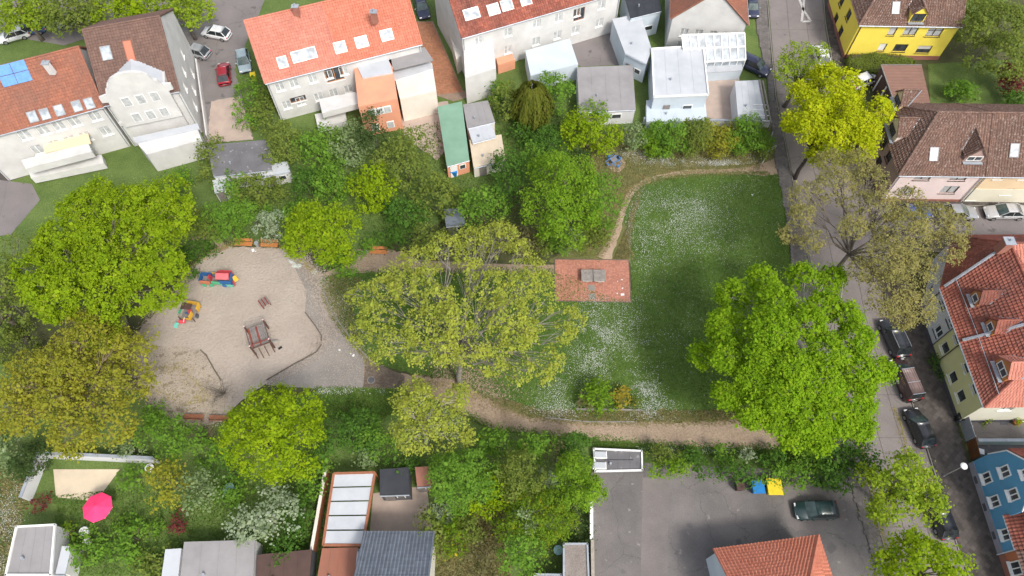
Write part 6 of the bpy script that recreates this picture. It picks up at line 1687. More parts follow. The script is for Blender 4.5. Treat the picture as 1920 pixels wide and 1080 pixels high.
flat_block('lean_to', 'brown roofed lean-to below the white roofed pergola', 'shed', [(604, 1028), (672, 1026), (664, 1110), (590, 1110)], 2.7, 'offwhite_wall', 'tile_rust', None, FB)
flat_block('garden_shed', 'black flat roof between the pergola and the red shed', 'shed', [(712, 880), (766, 876), (768, 926), (712, 928)], 2.4, 'plinth_grey', 'roof_dark', None, FB)
flat_block('garden_shed', 'small dark red shed at the corner of the patio', 'shed', [(778, 876), (806, 874), (808, 910), (782, 912)], 2.2, 'plinth_brick', 'plinth_brick', None, FB)
h12 = rect_house('slate_house', 'house with blue grey slate roof and dark solar panels at the bottom edge', (668, 1190), (800, 1190), 4.2, 8.0, 6.6, 'offwhite_wall', 'tile_slate', group=HB)
done(h12)
def slate_roof():
    t = flat_block('slate_annexe', 'low slate roofed annexe with dark solar panels beside the olive bush', 'annexe', [(672, 1032), (800, 1030), (808, 1120), (664, 1120)], 3.2, 'offwhite_wall', 'tile_slate', 'zinc', FB)
    for i in range(3):
        for j in range(2):
            p = G(694 + i * 24, 1050 + j * 26, 3.3); MB().box((p.x, p.y, 3.28), (1.25, 1.35, .05), 0).build('solar_panel', 'solar', t, True)
slate_roof()
flat_block('garage', 'grey flat roofed shed at the bottom left beside the flowery grass', 'garage', [(32, 988), (104, 984), (96, 1078), (12, 1078)], 2.5, 'lightgrey_wall', 'roof_grey', 'white_trim', FB)
flat_block('garage', 'wide grey flat roofed garage at the bottom of the lower garden', 'garage', [(345, 1016), (478, 1012), (474, 1110), (335, 1110)], 2.5, 'white_wall', 'roof_grey', None, FB)
flat_block('lean_to', 'white narrow roof beside the wide grey flat garage', 'shed', [(310, 1030), (340, 1028), (332, 1100), (300, 1100)], 2.3, 'white_wall', 'roof_white', None, FB)
flat_block('lean_to', 'dark maroon lean-to roof right of the wide grey garage', 'shed', [(482, 1040), (585, 1030), (578, 1110), (480, 1110)], 2.2, 'plinth_grey', 'board_brown', None, FB)
flat_block('lean_to', 'white narrow canopy beside the grey flat shed', 'shed', [(116, 1024), (134, 1024), (122, 1076), (104, 1076)], 2.2, 'white_wall', 'roof_white', None, FB)
GW = 'garden walls'
wall_run('garden_wall', 'long grey wall below the bronze tree along the lower garden', 'wall', (92, 858), (300, 868), 1.7, .2, 'lightgrey_wall', 'zinc', group=GW)
wall_run('garden_wall', 'grey side wall along the flowery grass', 'wall', (90, 858), (58, 940), 1.7, .2, 'lightgrey_wall', 'zinc', group=GW)
wall_run('garden_wall', 'brown edged garden wall left of the white roofed pergola', 'wall', (618, 884), (588, 1060), 1.6, .2, 'terracotta', 'offwhite_wall', group=GW)
wall_run('garden_wall', 'grey wall under the top hedge beside the park', 'wall', (1205, 232), (1440, 238), 1.0, .2, 'lightgrey_wall', 'zinc', group=GW)
wall_run('bed_wall', 'low grey edging wall at the front of the lawn bed', 'wall', (1080, 768), (1203, 770), .28, .14, 'kerb', None, group=GW)
wall_run('garden_wall', 'pale wall beside the clipped driveway hedge', 'wall', (372, 120), (392, 262), 1.0, .18, 'white_wall', None, group=GW)
# ------------------------------------------------------------------ vehicles
def loft(mb, secs, cap=True):
    k = len(secs[0]); vs = [p for s_ in secs for p in s_]; fs = []
    for i in range(len(secs) - 1):
        for j in range(k):
            a = i * k + j; b = i * k + (j + 1) % k
            fs.append((a, b, b + k, a + k))
    if cap: fs += [tuple(range(k)), tuple(range((len(secs) - 1) * k, len(secs) * k))[::-1]]
    return mb.add(vs, fs)
CARS = dict(
    sedan=dict(L=4.75, W=1.82, H=1.45, hood=1.28, ws=2.05, rw=3.75, rend=4.25, belt=.92, nose=.62, tail=.98),
    hatch=dict(L=4.15, W=1.76, H=1.48, hood=1.0, ws=1.65, rw=3.62, rend=4.05, belt=.92, nose=.62, tail=.9),
    suv=dict(L=4.6, W=1.86, H=1.70, hood=1.1, ws=1.7, rw=4.15, rend=4.48, belt=1.02, nose=.75, tail=1.0),
    van=dict(L=4.75, W=1.86, H=1.88, hood=.85, ws=1.5, rw=4.55, rend=4.68, belt=1.15, nose=.75, tail=1.15))
def car(label, kind, mat, front, rear, group='cars parked along the streets', roofmat=None, name='parked_car', cat='car', rails=False, z=.035):
    c = CARS[kind]; L, W, H = c['L'], c['W'], c['H']
    f, r = G(*front), G(*rear); d = f - r; m = (f + r) / 2; ang = math.atan2(d.y, d.x)
    t = thing(name, label, cat, (m.x, m.y, z), ang, group)
    X = lambda x: L / 2 - x      # x measured from the nose
    belt = c['belt']; hw = W / 2
    mb = MB(); secs = []
    st = [(0.0, .80, .30, c['nose'] - .12), (.10, .90, .22, c['nose']), (.45, .97, .18, c['nose'] + .10), (c['hood'], 1.0, .18, belt - .04), (c['ws'], 1.0, .18, belt), (c['rw'], 1.0, .18, belt), (min(c['rend'], L - .3), .98, .18, c['tail']), (L - .1, .93, .22, c['tail'] - .06), (L, .84, .32, c['tail'] - .22)]
    for x, wf, z0, z1 in st:
        w = hw * wf
        secs.append([(X(x), -w * .9, z0), (X(x), -w, z0 + (z1 - z0) * .35), (X(x), -w * .985, z1 - .12), (X(x), -w * .86, z1), (X(x), 0, z1 + .035), (X(x), w * .86, z1), (X(x), w * .985, z1 - .12), (X(x), w, z0 + (z1 - z0) * .35), (X(x), w * .9, z0)])
    loft(mb, secs); mb.build('body', mat, t, smooth=True)
    # cabin: four corner rings
    hb, wsb, rwb, re = c['hood'], c['ws'], c['rw'], c['rend']
    wb, wt = hw * .93, hw * .74
    f0, f1 = hb + .02, wsb + .12          # base and top of the windscreen
    r1, r0 = rwb - (.35 if kind in ('sedan',) else .12), re - .05
    bz, tz = belt - .02, H - .05
    roof = MB()
    secs = []
    for k in range(5):
        x = f1 + (r1 - f1) * k / 4; cr = .045 * math.sin(math.pi * (k + .6) / 5.2)
        secs.append([(X(x), -wt, tz), (X(x), -wt * .9, tz + .045 + cr * .5), (X(x), 0, tz + .05 + cr), (X(x), wt * .9, tz + .045 + cr * .5), (X(x), wt, tz), (X(x), 0, tz - .03)])
    loft(roof, secs); roof.build('roof', roofmat or mat, t, smooth=True)
    MB().add([(X(f0), -wb * .92, bz), (X(f0), wb * .92, bz), (X(f1), wt * .97, tz + .03), (X(f1), -wt * .97, tz + .03), (X(f0 - .08), 0, bz + .03), (X(f1 - .03), 0, tz + .06)], [(0, 4, 5, 3), (4, 1, 2, 5)]).build('windshield', 'windscreen', t)
    MB().add([(X(r0), -wb * .88, c['tail'] - .03), (X(r0), wb * .88, c['tail'] - .03), (X(r1), wt * .95, tz + .03), (X(r1), -wt * .95, tz + .03)], [(3, 2, 1, 0)]).build('rear_window', 'car_glass', t)
    for sgn in (-1, 1):
        q = [(X(f0 + .05), sgn * wb, bz), (X(r0 - .02), sgn * wb, bz), (X(r1), sgn * wt, tz), (X(f1), sgn * wt, tz)]
        MB().add(q, [(0, 1, 2, 3) if sgn < 0 else (3, 2, 1, 0)]).build('side_window' if kind != 'van' else 'side_panel', 'car_glass' if kind != 'van' else mat, t)
        if kind == 'van':
            y = .012
            q = [(X(f0 + .25), sgn * (wb + y), bz + .05), (X(f0 + 1.25), sgn * (wb + y), bz + .05), (X(f1 + .75), sgn * (wt + .03 + y), tz - .12), (X(f1 + .08), sgn * (wt + .03 + y), tz - .12)]
            MB().add(q, [(0, 1, 2, 3) if sgn < 0 else (3, 2, 1, 0)]).build('side_window', 'car_glass', t)
        # pillars
        mb = MB()
        mb.tube([(X(f0 + .02), sgn * wb * .96, bz), (X(f1), sgn * wt, tz + .02)], .04, 5)
        mb.build('front_pillar', mat, t)
        mb = MB(); mb.tube([(X(r0 - .02), sgn * wb * .93, c['tail'] - .02), (X(r1), sgn * wt, tz + .02)], .06, 5); mb.build('rear_pillar', mat, t)
        if kind != 'van':
            xm = (f0 + r0) / 2 + .1
            mb = MB(); mb.tube([(X(xm), sgn * (wb + .005), bz), (X(xm), sgn * (wt + .008), tz)], .035, 4); mb.build('door_pillar', mat, t)
        MB().box((X(f0 + .45), sgn * (hw + .09), belt + .02), (.14, .2, .14), 0, .03).build('wing_mirror', mat, t)
        MB().box((X(.16), sgn * hw * .66, c['nose'] - .03), (.20, .34, .12), 0, .04).build('headlight', 'lamp_white', t)
        MB().box((X(L - .09), sgn * hw * .76, c['tail'] - .2), (.14, .22, .30 if kind in ('van', 'suv') else .18), 0, .03).build('taillight', 'lamp_red', t)
        for x in (.82, L - .85):
            wv = MB(); y = sgn * (hw - .10)
            seg = 16
            wv.tube([(X(x), y - .11, .32), (X(x), y + .11, .32)], .32, seg); wo = wv.build('wheel', 'rubber', t)
            wv = MB(); wv.tube([(X(x), y + sgn * .10, .32), (X(x), y + sgn * .122, .32)], .21, 10); wv.build('rim', 'rim', wo)
    MB().box((X(L - .015), 0, c['tail'] - .45), (.05, .5, .11)).build('number_plate', 'plate_white', t)
    MB().box((X(.02), 0, .42), (.08, 1.1, .16), 0, .02).build('grille', 'plastic_black', t)
    MB().box((X(L - .04), 0, .42), (.12, W * .78, .2), 0, .04).build('rear_bumper', 'plastic_black' if kind == 'van' else mat, t)
    if rails:
        for sgn in (-1, 1):
            MB().tube([(X(f1 + .2), sgn * (wt - .02), tz + .10), (X(r1 - .1), sgn * (wt - .02), tz + .10)], .035, 5).build('roof_rail', 'steel', t)
    return t, X, c
car('silver sedan parked in the side street at the right edge', 'sedan', 'car_silver', (1839, 403), (1918, 403), z=.04)
car('grey sedan half hidden by the bare olive tree in the side street', 'sedan', 'car_grey', (1828, 404), (1752, 404), z=.04)
car('dark blue car under the bare olive tree in the side street', 'hatch', 'car_blue', (1742, 404), (1680, 403), z=.04)
car('black estate car with roof rails half under the chestnut', 'suv', 'car_greyblack', (1657, 606), (1687, 672), rails=True)
vt, vX, vc = car('dark brown delivery van with a ribbed roof and gold lettering', 'van', 'car_brown', (1676, 682), (1707, 752), roofmat='van_roof', name='delivery_van', cat='van')
car('black hatchback parked alone before the lime yellow house', 'hatch', 'car_black', (1703, 773), (1733, 838))
car('black hatchback between the two green street trees', 'hatch', 'car_black', (1745, 940), (1770, 1004))
car('white car behind the green yellow street tree', 'hatch', 'car_white', (1527, 85), (1545, 137))
car('white car tucked between the yellow maple and the brown garage', 'hatch', 'car_white', (1640, 148), (1596, 165))
car('red car parked on the driveway between the white houses', 'hatch', 'car_red', (421, 118), (424, 170), z=.01)
car('blue and white car beside the left wall of the orange roofed house', 'hatch', 'car_paleblue', (463, 142), (456, 100), z=.01)
car('white car on the upper part of the driveway', 'hatch', 'car_white', (388, 64), (428, 72), z=.01)
car('grey car close to the white gable wall on the driveway', 'hatch', 'car_grey', (356, 98), (384, 106), z=.01)
car('dark grey car between the orange roof and the long white house', 'sedan', 'car_navy', (800, 46), (783, -6), z=.01)
car('navy car before the house corner on the upper street', 'hatch', 'car_navy', (1412, 42), (1402, -2))
car('dark navy car beside the glass conservatory', 'suv', 'car_navy', (1436, 142), (1386, 118))
car('white car at the upper left under the yellow green trees', 'hatch', 'car_white', (8, 78), (52, 66), z=.01)
car('pale car beneath the trees behind the rusty roof', 'hatch', 'car_silver', (120, 50), (160, 42), z=.01)
car('dark blue car at the foot of the upper left trees', 'hatch', 'car_blue', (48, 62), (76, 58), z=.01)
car('dark green black covered car in the grey yard', 'hatch', 'car_green', (1500, 960), (1552, 958), z=.02)
# van: roof ribs, cross bars, gold print on the flank (the words cannot be read in the photograph: strokes of the same size)
for i in range(5):
    y = -.5 + .25 * i
    MB().box((-.35, y, 1.90), (2.6, .035, .03)).build('roof_rib', 'car_brown', vt)
for x in (.75, -.75, -2.05):
    MB().box((x, 0, 1.935), (.05, 1.36, .03)).build('roof_bar', 'steel', vt)
def van_print():
    for sgn in (-1, 1):
        y = sgn * (.93 * .965)
        mb = MB()
        for row, (z, n, x0) in enumerate(((1.50, 9, .55), (1.34, 6, .2))):
            for i in range(n):
                x = x0 - i * .17; hgt = .10 + .05 * ((i * 7 + row) % 3 == 0)
                yy = sgn * (.865 - (z - 1.13) * (.177 / .70) + .012)
                mb.tube([(x, yy, z - .05), (x - .03, yy, z + hgt - .05)], .016, 4)
                mb.tube([(x - .03, yy, z + hgt - .06), (x - .11, yy, z + .0 - .02)], .014, 4)
        mb.build('gold_lettering', 'gold_print', vt)
        mb = MB(); seg = 14
        ring = [(-.15 + .21 * math.cos(2 * math.pi * k / seg), sgn * .945, .78 + .21 * math.sin(2 * math.pi * k / seg)) for k in range(seg + 1)]
        mb.tube(ring, .022, 4); mb.ball((-.15, sgn * .945, .78), (.11, .01, .11), 8, 4)
        mb.build('round_emblem', 'plate_white', vt)
van_print()
# ------------------------------------------------------------------ playground
def bench():
    t = thing('park_bench', 'x', 'bench')
    L = 2.05
    for k in range(4):
        MB().box((0, -.20 + .135 * k, .45), (L, .115, .045), 0, .008).build('seat_slat', 'slat_orange', t)
    for k in range(3):
        MB().box((0, .36 + .045 * k, .58 + .135 * k), (L, .115, .045), 0, .008, tiltx=R(70)).build('back_slat', 'slat_orange', t)
    for x in (-.78, .78):
        mb = MB(); mb.tube([(x, -.2, 0), (x, -.18, .42), (x, .28, .42), (x, .48, .98)], .035, 6); mb.tube([(x, .3, 0), (x, .25, .42)], .035, 6)
        mb.build('leg', 'plinth_grey', t)
    return t
def place(t, px, rz, label=None, group=None, z=.012):
    p = G(*px); t.location = (p.x, p.y, z); t.rotation_euler = (0, 0, rz)
    if label: t['label'] = label
    if group: t['group'] = group
b0 = bench(); GB = 'slatted benches round the playground'
place(b0, (459, 461), R(-3), 'orange slatted bench left of the litter bin at the top of the sand', GB)
for px, rz, lb in (((507, 463), R(-3), 'orange slatted bench right of the litter bin at the top of the sand'), ((710, 476), R(-2), 'single orange slatted bench on the dirt path above the plane tree')):
    place(copy_tree(b0), px, rz, lb, GB)
for px, rz, lb in (((366, 784), R(178), 'weathered brown bench at the bottom edge of the stony sand'), ((414, 786), R(178), 'brown bench half hidden by the hornbeam')):
    c = copy_tree(b0); place(c, px, rz, lb, GB)
    for ch in c.children:
        if 'slat' in ch.name:
            ch.data = ch.data.copy(); ch.data.materials[0] = MATS['slat_brown']
def bin_(px, label):
    p = G(*px); t = thing('litter_bin', label, 'litter bin', (p.x, p.y, 0), group='metal litter bins')
    MB().cyl((0, 0, .15), .20, .6, 12, .24).build('body', 'steel', t)
    MB().cyl((0, 0, .755), .25, .05, 12).build('rim', 'zinc', t)
    MB().cyl((0, 0, .6), .19, .17, 10, .17).build('liner', 'paper', t)
    MB().tube([(0, .26, 0), (0, .26, 1.0)], .035, 6).build('post', 'zinc', t)
bin_((484, 462), 'metal litter bin between the two orange benches'); bin_((689, 475), 'metal litter bin left of the single orange bench')
def litter(px, w, label, mat='paper', n=1, group='scraps of paper litter'):
    p = G(*px); t = thing('paper_scrap', label, 'litter', (p.x, p.y, .05), rnd.uniform(0, 3), group)
    mb = MB(); k = 5
    pts = [[(-w / 2 + w * i / (k - 1), -w * .35 + w * .7 * j / (k - 1), .02 + rnd.uniform(0, .06)) for i in range(k)] for j in range(k)]
    mb.add([q for row in pts for q in row], [(j * k + i, j * k + i + 1, (j + 1) * k + i + 1, (j + 1) * k + i) for j in range(k - 1) for i in range(k - 1)])
    mb.build('sheet', mat, t)
litter((475, 470), .42, 'white paper lying on the sand before the left orange bench')
litter((480, 472), .16, 'tiny white scrap beside the paper on the sand')
litter((663, 667), .28, 'white scrap on the grey apron near the plane tree'); litter((637, 657), .22, 'small white scrap on the grey apron nearer the sand'); litter((658, 664), .14, 'tiny scrap beside the white scrap on the apron')
litter((1167, 553), .4, 'crumpled white paper on the right of the red pavers'); litter((1167, 541), .2, 'small white scrap above the crumpled paper on the red pavers'); litter((1157, 551), .16, 'tiny white scrap left of the crumpled paper'); litter((1166, 525), .18, 'white scrap at the upper right of the red pavers'); litter((1158, 528), .12, 'tiny scrap at the right of the table tennis table')
litter((1410, 366), .2, 'single white scrap on the mown lawn')
litter((670, 545), .5, 'pale wooden scrap on the worn grass by the plane tree', 'plank_grey')
def poly_panel(mb, pts, th, axis):
    pass
def panel(name, mat, t, pts, th, y=None, x=None):
    """upright board cut to an outline: pts are (along, z); y or x fixes the plane"""
    mb = MB()
    if y is not None: P = [Vector((a, y, z)) for a, z in pts]; n = Vector((0, -1, 0))
    else: P = [Vector((x, a, z)) for a, z in pts]; n = Vector((1, 0, 0))
    mb.slab(P, n, th); return mb.build(name, mat, t)
def box(name, mat, t, c, s, rz=0, b=.01): return MB().box(c, s, rz, b).build(name, mat, t)
def play_train():
    p = G(413, 529); t = thing('play_train', 'colourful wooden play train with a pink cab roof on the sand', 'play train', (p.x, p.y, 0), R(-2)); t.scale = (1, 1, 1.3)
    # engine on the right, open wagon on the left; the boards are flat coloured panels
    box('floor', 'plank_grey', t, (0, 0, .22), (3.9, .95, .06))
    wave = [(-1.95, .2), (-.85, .2), (-.75, .75), (-1.1, .82), (-1.4, .78), (-1.7, .84), (-1.98, .78)]
    panel('wagon_board', 'play_orange', t, wave, .04, y=-.52); panel('wagon_board', 'play_blue', t, [(a, z + .05) for a, z in wave], .04, y=.54)
    panel('wagon_end', 'play_blue', t, [(-.5, .2), (.5, .2), (.5, .8), (-.5, .8)], .04, x=-1.97)
    panel('wagon_end', 'play_red', t, [(-.45, .25), (.45, .25), (.3, 1.0), (-.1, .95)], .04, x=-.82)
    box('wagon_seat', 'plank_grey', t, (-1.4, 0, .45), (.3, .85, .05)); box('wagon_seat', 'play_red', t, (-1.05, .2, .62), (.25, .5, .05))
    panel('boiler_board', 'play_green', t, [(-.72, .25), (.35, .25), (.35, .72), (-.6, .78)], .04, y=-.52)
    panel('boiler_board', 'play_yellow', t, [(-.72, .3), (.35, .3), (.35, .85), (-.7, .9)], .04, y=.54)
    panel('cab_wall', 'play_teal', t, [(.35, .15), (1.75, .15), (1.72, .42), (1.55, .36), (1.4, .45), (1.2, .38), (1.0, .46), (.75, .38), (.35, .45)], .04, y=-.62)
    panel('cab_wall', 'play_blue', t, [(.35, .45), (1.65, .45), (1.65, .95), (.35, .95)], .04, y=-.55)
    panel('cab_wall', 'play_red', t, [(.3, .2), (1.7, .2), (1.7, 1.3), (.3, 1.3)], .04, y=.56)
    panel('cab_front', 'play_blue', t, [(-.5, .2), (.5, .2), (.5, 1.2), (-.5, 1.2)], .04, x=1.68)
    mb = MB(); mb.slab([(.12, -.52, 1.18), (1.60, -.52, 1.18), (1.60, .05, 1.5), (.12, .05, 1.5)], Vector((0, -.49, .87)), .05); mb.build('cab_roof', 'play_pink', t)
    mb = MB(); mb.slab([(.12, .06, 1.5), (1.60, .06, 1.5), (1.60, .56, 1.22), (.12, .56, 1.22)], Vector((0, .49, .87)), .05); mb.build('cab_roof', 'play_red', t)
    for x in (.25, 1.5):
        for y in (-.45, .45): MB().tube([(x, y, 0), (x, y, 1.22)], .05, 6).build('post', 'post_brown', t)
    mb = MB(); mb.slab([(1.75, -.3, .3), (2.25, .15, .35), (2.05, .3, .9), (1.75, .1, .85)], Vector((.3, -.8, .4)).normalized(), .04); mb.build('cow_catcher', 'play_yellow', t)
    panel('cow_catcher', 'play_red', t, [(-.55, .1), (-.1, .1), (-.2, .7), (-.5, .7)], .04, x=1.85)
    for x, m in ((-1.55, 'play_green'), (-.75, 'play_green'), (.75, 'play_blue'), (1.4, 'play_teal')):
        for y in (-.64, .64):
            mb = MB(); mb.tube([(x, y - .025, .24), (x, y + .025, .24)], .25, 12); mb.build('wheel', m, t)
    mb = MB(); mb.tube([(-.2, .1, .5), (-.2, .1, 1.15)], [.12, .17], 10); mb.build('funnel', 'plinth_grey', t)
play_train()
def play_wagon():
    p = G(357, 588); t = thing('play_wagon', 'yellow and red wooden play wagon half under the huge maple', 'play wagon', (p.x, p.y, 0), R(-8))
    box('floor', 'plank_grey', t, (0, 0, .2), (1.5, 2.0, .06))
    panel('board', 'play_yellow', t, [(-.55, .3), (.95, .3), (.95, 1.05), (-.55, 1.1)], .05, y=.98)
    panel('board', 'play_yellow', t, [(.2, .25), (.98, .25), (.98, 1.1), (.2, 1.05)], .05, x=.98)
    panel('board', 'play_yellow', t, [(-.95, .3), (-.15, .3), (-.1, 1.0), (-.9, 1.1)], .05, x=.55)
    panel('board', 'play_yellow', t, [(-.35, .35), (.55, .35), (.55, .75), (-.35, .65)], .05, y=-.96)
    box('seat', 'board_brown', t, (-.35, .45, .75), (1.15, .7, .06), 0.06); box('seat', 'play_red', t, (.15, .05, .5), (.4, .5, .06), .4)
    panel('side_board', 'play_green', t, [(-.4, .2), (.35, .2), (.4, .6), (-.35, .65)], .05, x=-1.0)
    mb = MB(); mb.slab([(-.75, -1.55, .3), (.1, -1.35, .35), (.2, -1.1, .75), (-.6, -1.25, .7)], Vector((0, -.8, .6)), .05); mb.build('front_board', 'play_red', t)
    mb = MB(); mb.slab([(-1.15, -1.95, .15), (-.7, -2.0, .15), (-.55, -1.5, .5), (-1.0, -1.45, .5)], Vector((0, -.6, .8)), .05); mb.build('step_board', 'play_teal', t)
    MB().tube([(-.1, -1.3, .5), (.05, -.95, .95)], .035, 6).build('lever', 'paper', t)
    for x, y in ((-.7, .9), (.9, .9), (.9, -.9), (-.7, -.9)): MB().tube([(x, y, 0), (x, y, .9)], .05, 6).build('post', 'post_brown', t)
    for x in (.85, 1.05):
        mb = MB(); mb.tube([(x, .1 - x * .4, .24), (x + .05, .1 - x * .4, .24)], .25, 12); mb.build('wheel', 'plinth_grey', t)
    panel('blue_board', 'play_blue', t, [(-.4, .2), (.2, .2), (.2, .5), (-.4, .5)], .05, y=-.2)
play_wagon()
def play_tower():
    p = G(492, 640); ang = R(24)
    t = thing('play_tower', 'wooden climbing platform with red and grey planks in the sandpit', 'climbing frame', (p.x, p.y, 0), ang)
    hw, hl, z = .92, 1.25, 1.35
    n = 9
    for k in range(n):
        x = -hw + (k + .5) * 2 * hw / n
        box('deck_plank', 'plank_red' if k in (0, 4) else 'plank_grey', t, (x, .05 if k % 2 else 0, z + rnd.uniform(-.006, .006)), (2 * hw / n - .03, 2 * hl + rnd.uniform(-.05, .05), .05))
    for y in (-hl + .15, 0, hl - .15): box('joist', 'post_brown', t, (0, y, z - .09), (2 * hw, .12, .12))
    for x in (-hw - .1, hw + .1):
        for y in (-hl, hl):
            o = MB().tube([(x, y, -.1), (x, y, 2.15)], .10, 10).build('post', 'post_brown', t)
            MB().cyl((x, y, 2.152), .095, .012, 10).build('post_end', 'post_end', o)
    box('rail', 'plank_grey', t, (0, hl + .02, 1.95), (2 * hw + .2, .07, .12)); box('rail', 'plank_red', t, (0, -hl + .12, 2.0), (2 * hw + .2, .07, .12)); box('rail', 'post_brown', t, (0, -hl - .12, 1.65), (2 * hw + .2, .07, .12))
    box('side_rail', 'post_brown', t, (hw + .1, 0, 1.9), (.07, 2 * hl, .12)); box('side_rail', 'post_brown', t, (-hw - .1, 0, 1.9), (.07, 2 * hl, .12))
    for x in (-.35, .25): MB().tube([(x, -hl - .1, 1.3), (x + .02, -hl - .75, 0)], .045, 6).build('ladder_pole', 'post_brown', t)
    for x in (-hw, hw): MB().tube([(x, -hl - .1, 1.3), (x, -hl - .55, 0)], .06, 6).build('brace', 'post_brown', t)
    for y, sg in ((.35, -1), (-.9, 1)):
        MB().tube([(sg * (hw + .05), y, .9), (sg * (hw + .75), y - .25 * sg * -1, .1)], .07, 6).build('slide_pole', 'steel', t)
    box('tyre_step', 'rubber', t, (hw + .65, -hl - .35, .1), (.42, .2, .12), .3)
play_tower()
def play_table():
    p = G(498, 570); t = thing('play_table', 'small slatted wooden table standing in the sand', 'table', (p.x, p.y, 0), R(38))
    for k in range(6): box('slat', 'plank_grey' if k % 2 else 'plank_red', t, (-.45 + .18 * k, 0, .5), (.14, 1.1, .04))
    for x in (-.42, .42):
        for y in (-.45, .45): MB().tube([(x, y, 0), (x, y, .48)], .055, 6).build('leg', 'post_brown', t)
play_table()
def ping_pong():
    p = G(1111.5, 523); t = thing('table_tennis_table', 'weathered concrete table tennis table on the red paver square', 'table tennis table', (p.x, p.y, .055), R(-1))
    for sx in (-1, 1):
        box('table_half', 'concrete', t, (sx * .70, 0, .73), (1.36, 1.52, .09), 0, .012)
        box('leg', 'stone_wall', t, (sx * .72, 0, .34), (.28, 1.1, .68), 0, .02)
        for y in (-.765,): box('edge_strip', 'white_trim', t, (sx * .70, y, .73), (1.0, .012, .04), 0, 0)
    box('net', 'zinc', t, (0, 0, .80), (.025, 1.6, .20), 0, .004)
    for y in (-.8, .8): box('net_post', 'plinth_grey', t, (0, y, .78), (.05, .05, .26), 0, .005)
ping_pong()
for q in ((1109, 540), (1110, 556)):
    p = G(*q); o = MB().box((p.x, p.y, .057), (.75, .72, .02), 0).build('worn_slab', 'kerb'); tag(o, kind='structure')
def blue_table():
    p = G(1150, 306); t = thing('blue_play_frame', 'blue tubular table frame with four seats on worn ground', 'picnic table', (p.x, p.y, 0), R(33))
    box('table_top', 'plank_grey', t, (0, 0, .72), (.72, .72, .05))
    for s_ in (-1, 1):
        MB().tube([(-.95, s_ * .40, .52), (-.42, s_ * .40, .75), (.42, s_ * .40, .75), (.95, s_ * .40, .52)], .045, 6).build('side_tube', 'steel_blue', t)
        MB().tube([(s_ * .40, -.95, .50), (s_ * .40, -.42, .71), (s_ * .40, .42, .71), (s_ * .40, .95, .50)], .045, 6).build('cross_tube', 'steel_blue', t)
    for x, y in ((.95, 0), (-.95, 0), (0, .95), (0, -.95)):
        box('seat', 'steel_blue', t, (x, y, .48), (.40 if y else .20, .20 if y else .40, .05), 0, .02)
        MB().tube([(x, y, 0), (x, y, .46)], .05, 6).build('leg', 'steel_blue', t)
    for x, y in ((1.15, .35),): box('tyre_foot', 'rubber', t, (x, y, .14), (.3, .3, .26), .3, .05)
blue_table()
def barrier(label, a, b, h=1.0):
    a, b = G(*a), G(*b); d = b - a; m = (a + b) / 2
    t = thing('hoop_barrier', label, 'barrier', (m.x, m.y, 0), math.atan2(d.y, d.x), 'tubular barriers at the park entrance')
    L = d.length / 2
    MB().tube([(-L, 0, 0), (-L, 0, h - .15), (-L + .15, 0, h), (L - .15, 0, h), (L, 0, h - .15), (L, 0, 0)], .045, 6).build('hoop', 'steel', t)
    MB().tube([(-L, 0, h * .5), (L, 0, h * .5)], .035, 6).build('cross_rail', 'steel', t)
barrier('pale tubular barrier across the trail at the street', (1426, 313), (1437, 295)); barrier('grey tubular barrier beside the hedge end at the street', (1437, 289), (1452, 282)); barrier('thin tubular barrier along the pavement under the carport', (1438, 278), (1446, 254), .9)
def lamp():
    p = G(1768, 893); t = thing('street_lamp', 'slim grey street lamp with a round white head before the blue house', 'street lamp', (p.x, p.y, .1))
    MB().tube([(0, 0, -.1), (0, 0, 3.5)], [.06, .04], 8).build('pole', 'steel', t)
    MB().cyl((0, 0, .0), .1, .25, 10, .07).build('base', 'zinc', t)
    MB().ball((0, 0, 3.62), (.34, .34, .16), 14, 8).build('lamp_head', 'white_trim', t)
    MB().cyl((0, 0, 3.44), .2, .06, 12).build('lamp_ring', 'zinc', t)
lamp()
def wheelie(px, mat, label, rz=0, s_=1.0, group='wheeled refuse bins'):
    p = G(*px); t = thing('wheelie_bin', label, 'refuse bin', (p.x, p.y, .03), rz, group)
    mb = MB(); mb.add([(-.22 * s_, -.24 * s_, .06), (.22 * s_, -.24 * s_, .06), (.22 * s_, .22 * s_, .06), (-.22 * s_, .22 * s_, .06), (-.28 * s_, -.32 * s_, .98), (.28 * s_, -.32 * s_, .98), (.28 * s_, .30 * s_, .98), (-.28 * s_, .30 * s_, .98)], [(3, 2, 1, 0), (4, 5, 6, 7)] + [(q, (q + 1) % 4, (q + 1) % 4 + 4, q + 4) for q in range(4)]); mb.build('body', mat, t)
    box('lid', mat, t, (0, -.01, 1.02), (.62 * s_, .70 * s_, .07), 0, .03)
    MB().tube([(-.25 * s_, .37 * s_, .98), (.25 * s_, .37 * s_, .98)], .025, 6).build('handle', 'plastic_black', t)
    for x in (-.24, .24): MB().tube([(x * s_ - .03, .26, .1), (x * s_ + .03, .26, .1)], .1, 10).build('wheel', 'rubber', t)
wheelie((1793, 787), 'plastic_black', 'black wheelie bin at the corner of the lime house', R(70))
wheelie((1416, 917), 'plastic_blue', 'blue lidded bin beside the yellow bin in the grey yard', 0, 1.9)
wheelie((1446, 917), 'plastic_yellow', 'large yellow bin beside the blue bin in the grey yard', 0, 2.3)
wheelie((1383, 915), 'board_brown', 'small brown bin left of the blue bin in the yard', 0, 1.3)
wheelie((540, 330), 'plastic_teal', 'teal green bin beside the long white shed', 0, 1.5)
wheelie((852, 328), 'plastic_blue', 'bright blue bin below the green roofed shed', 0, 1.4)
wheelie((1828, 852), 'paper', 'pale grey bin behind the rusty gate', R(75), .9)
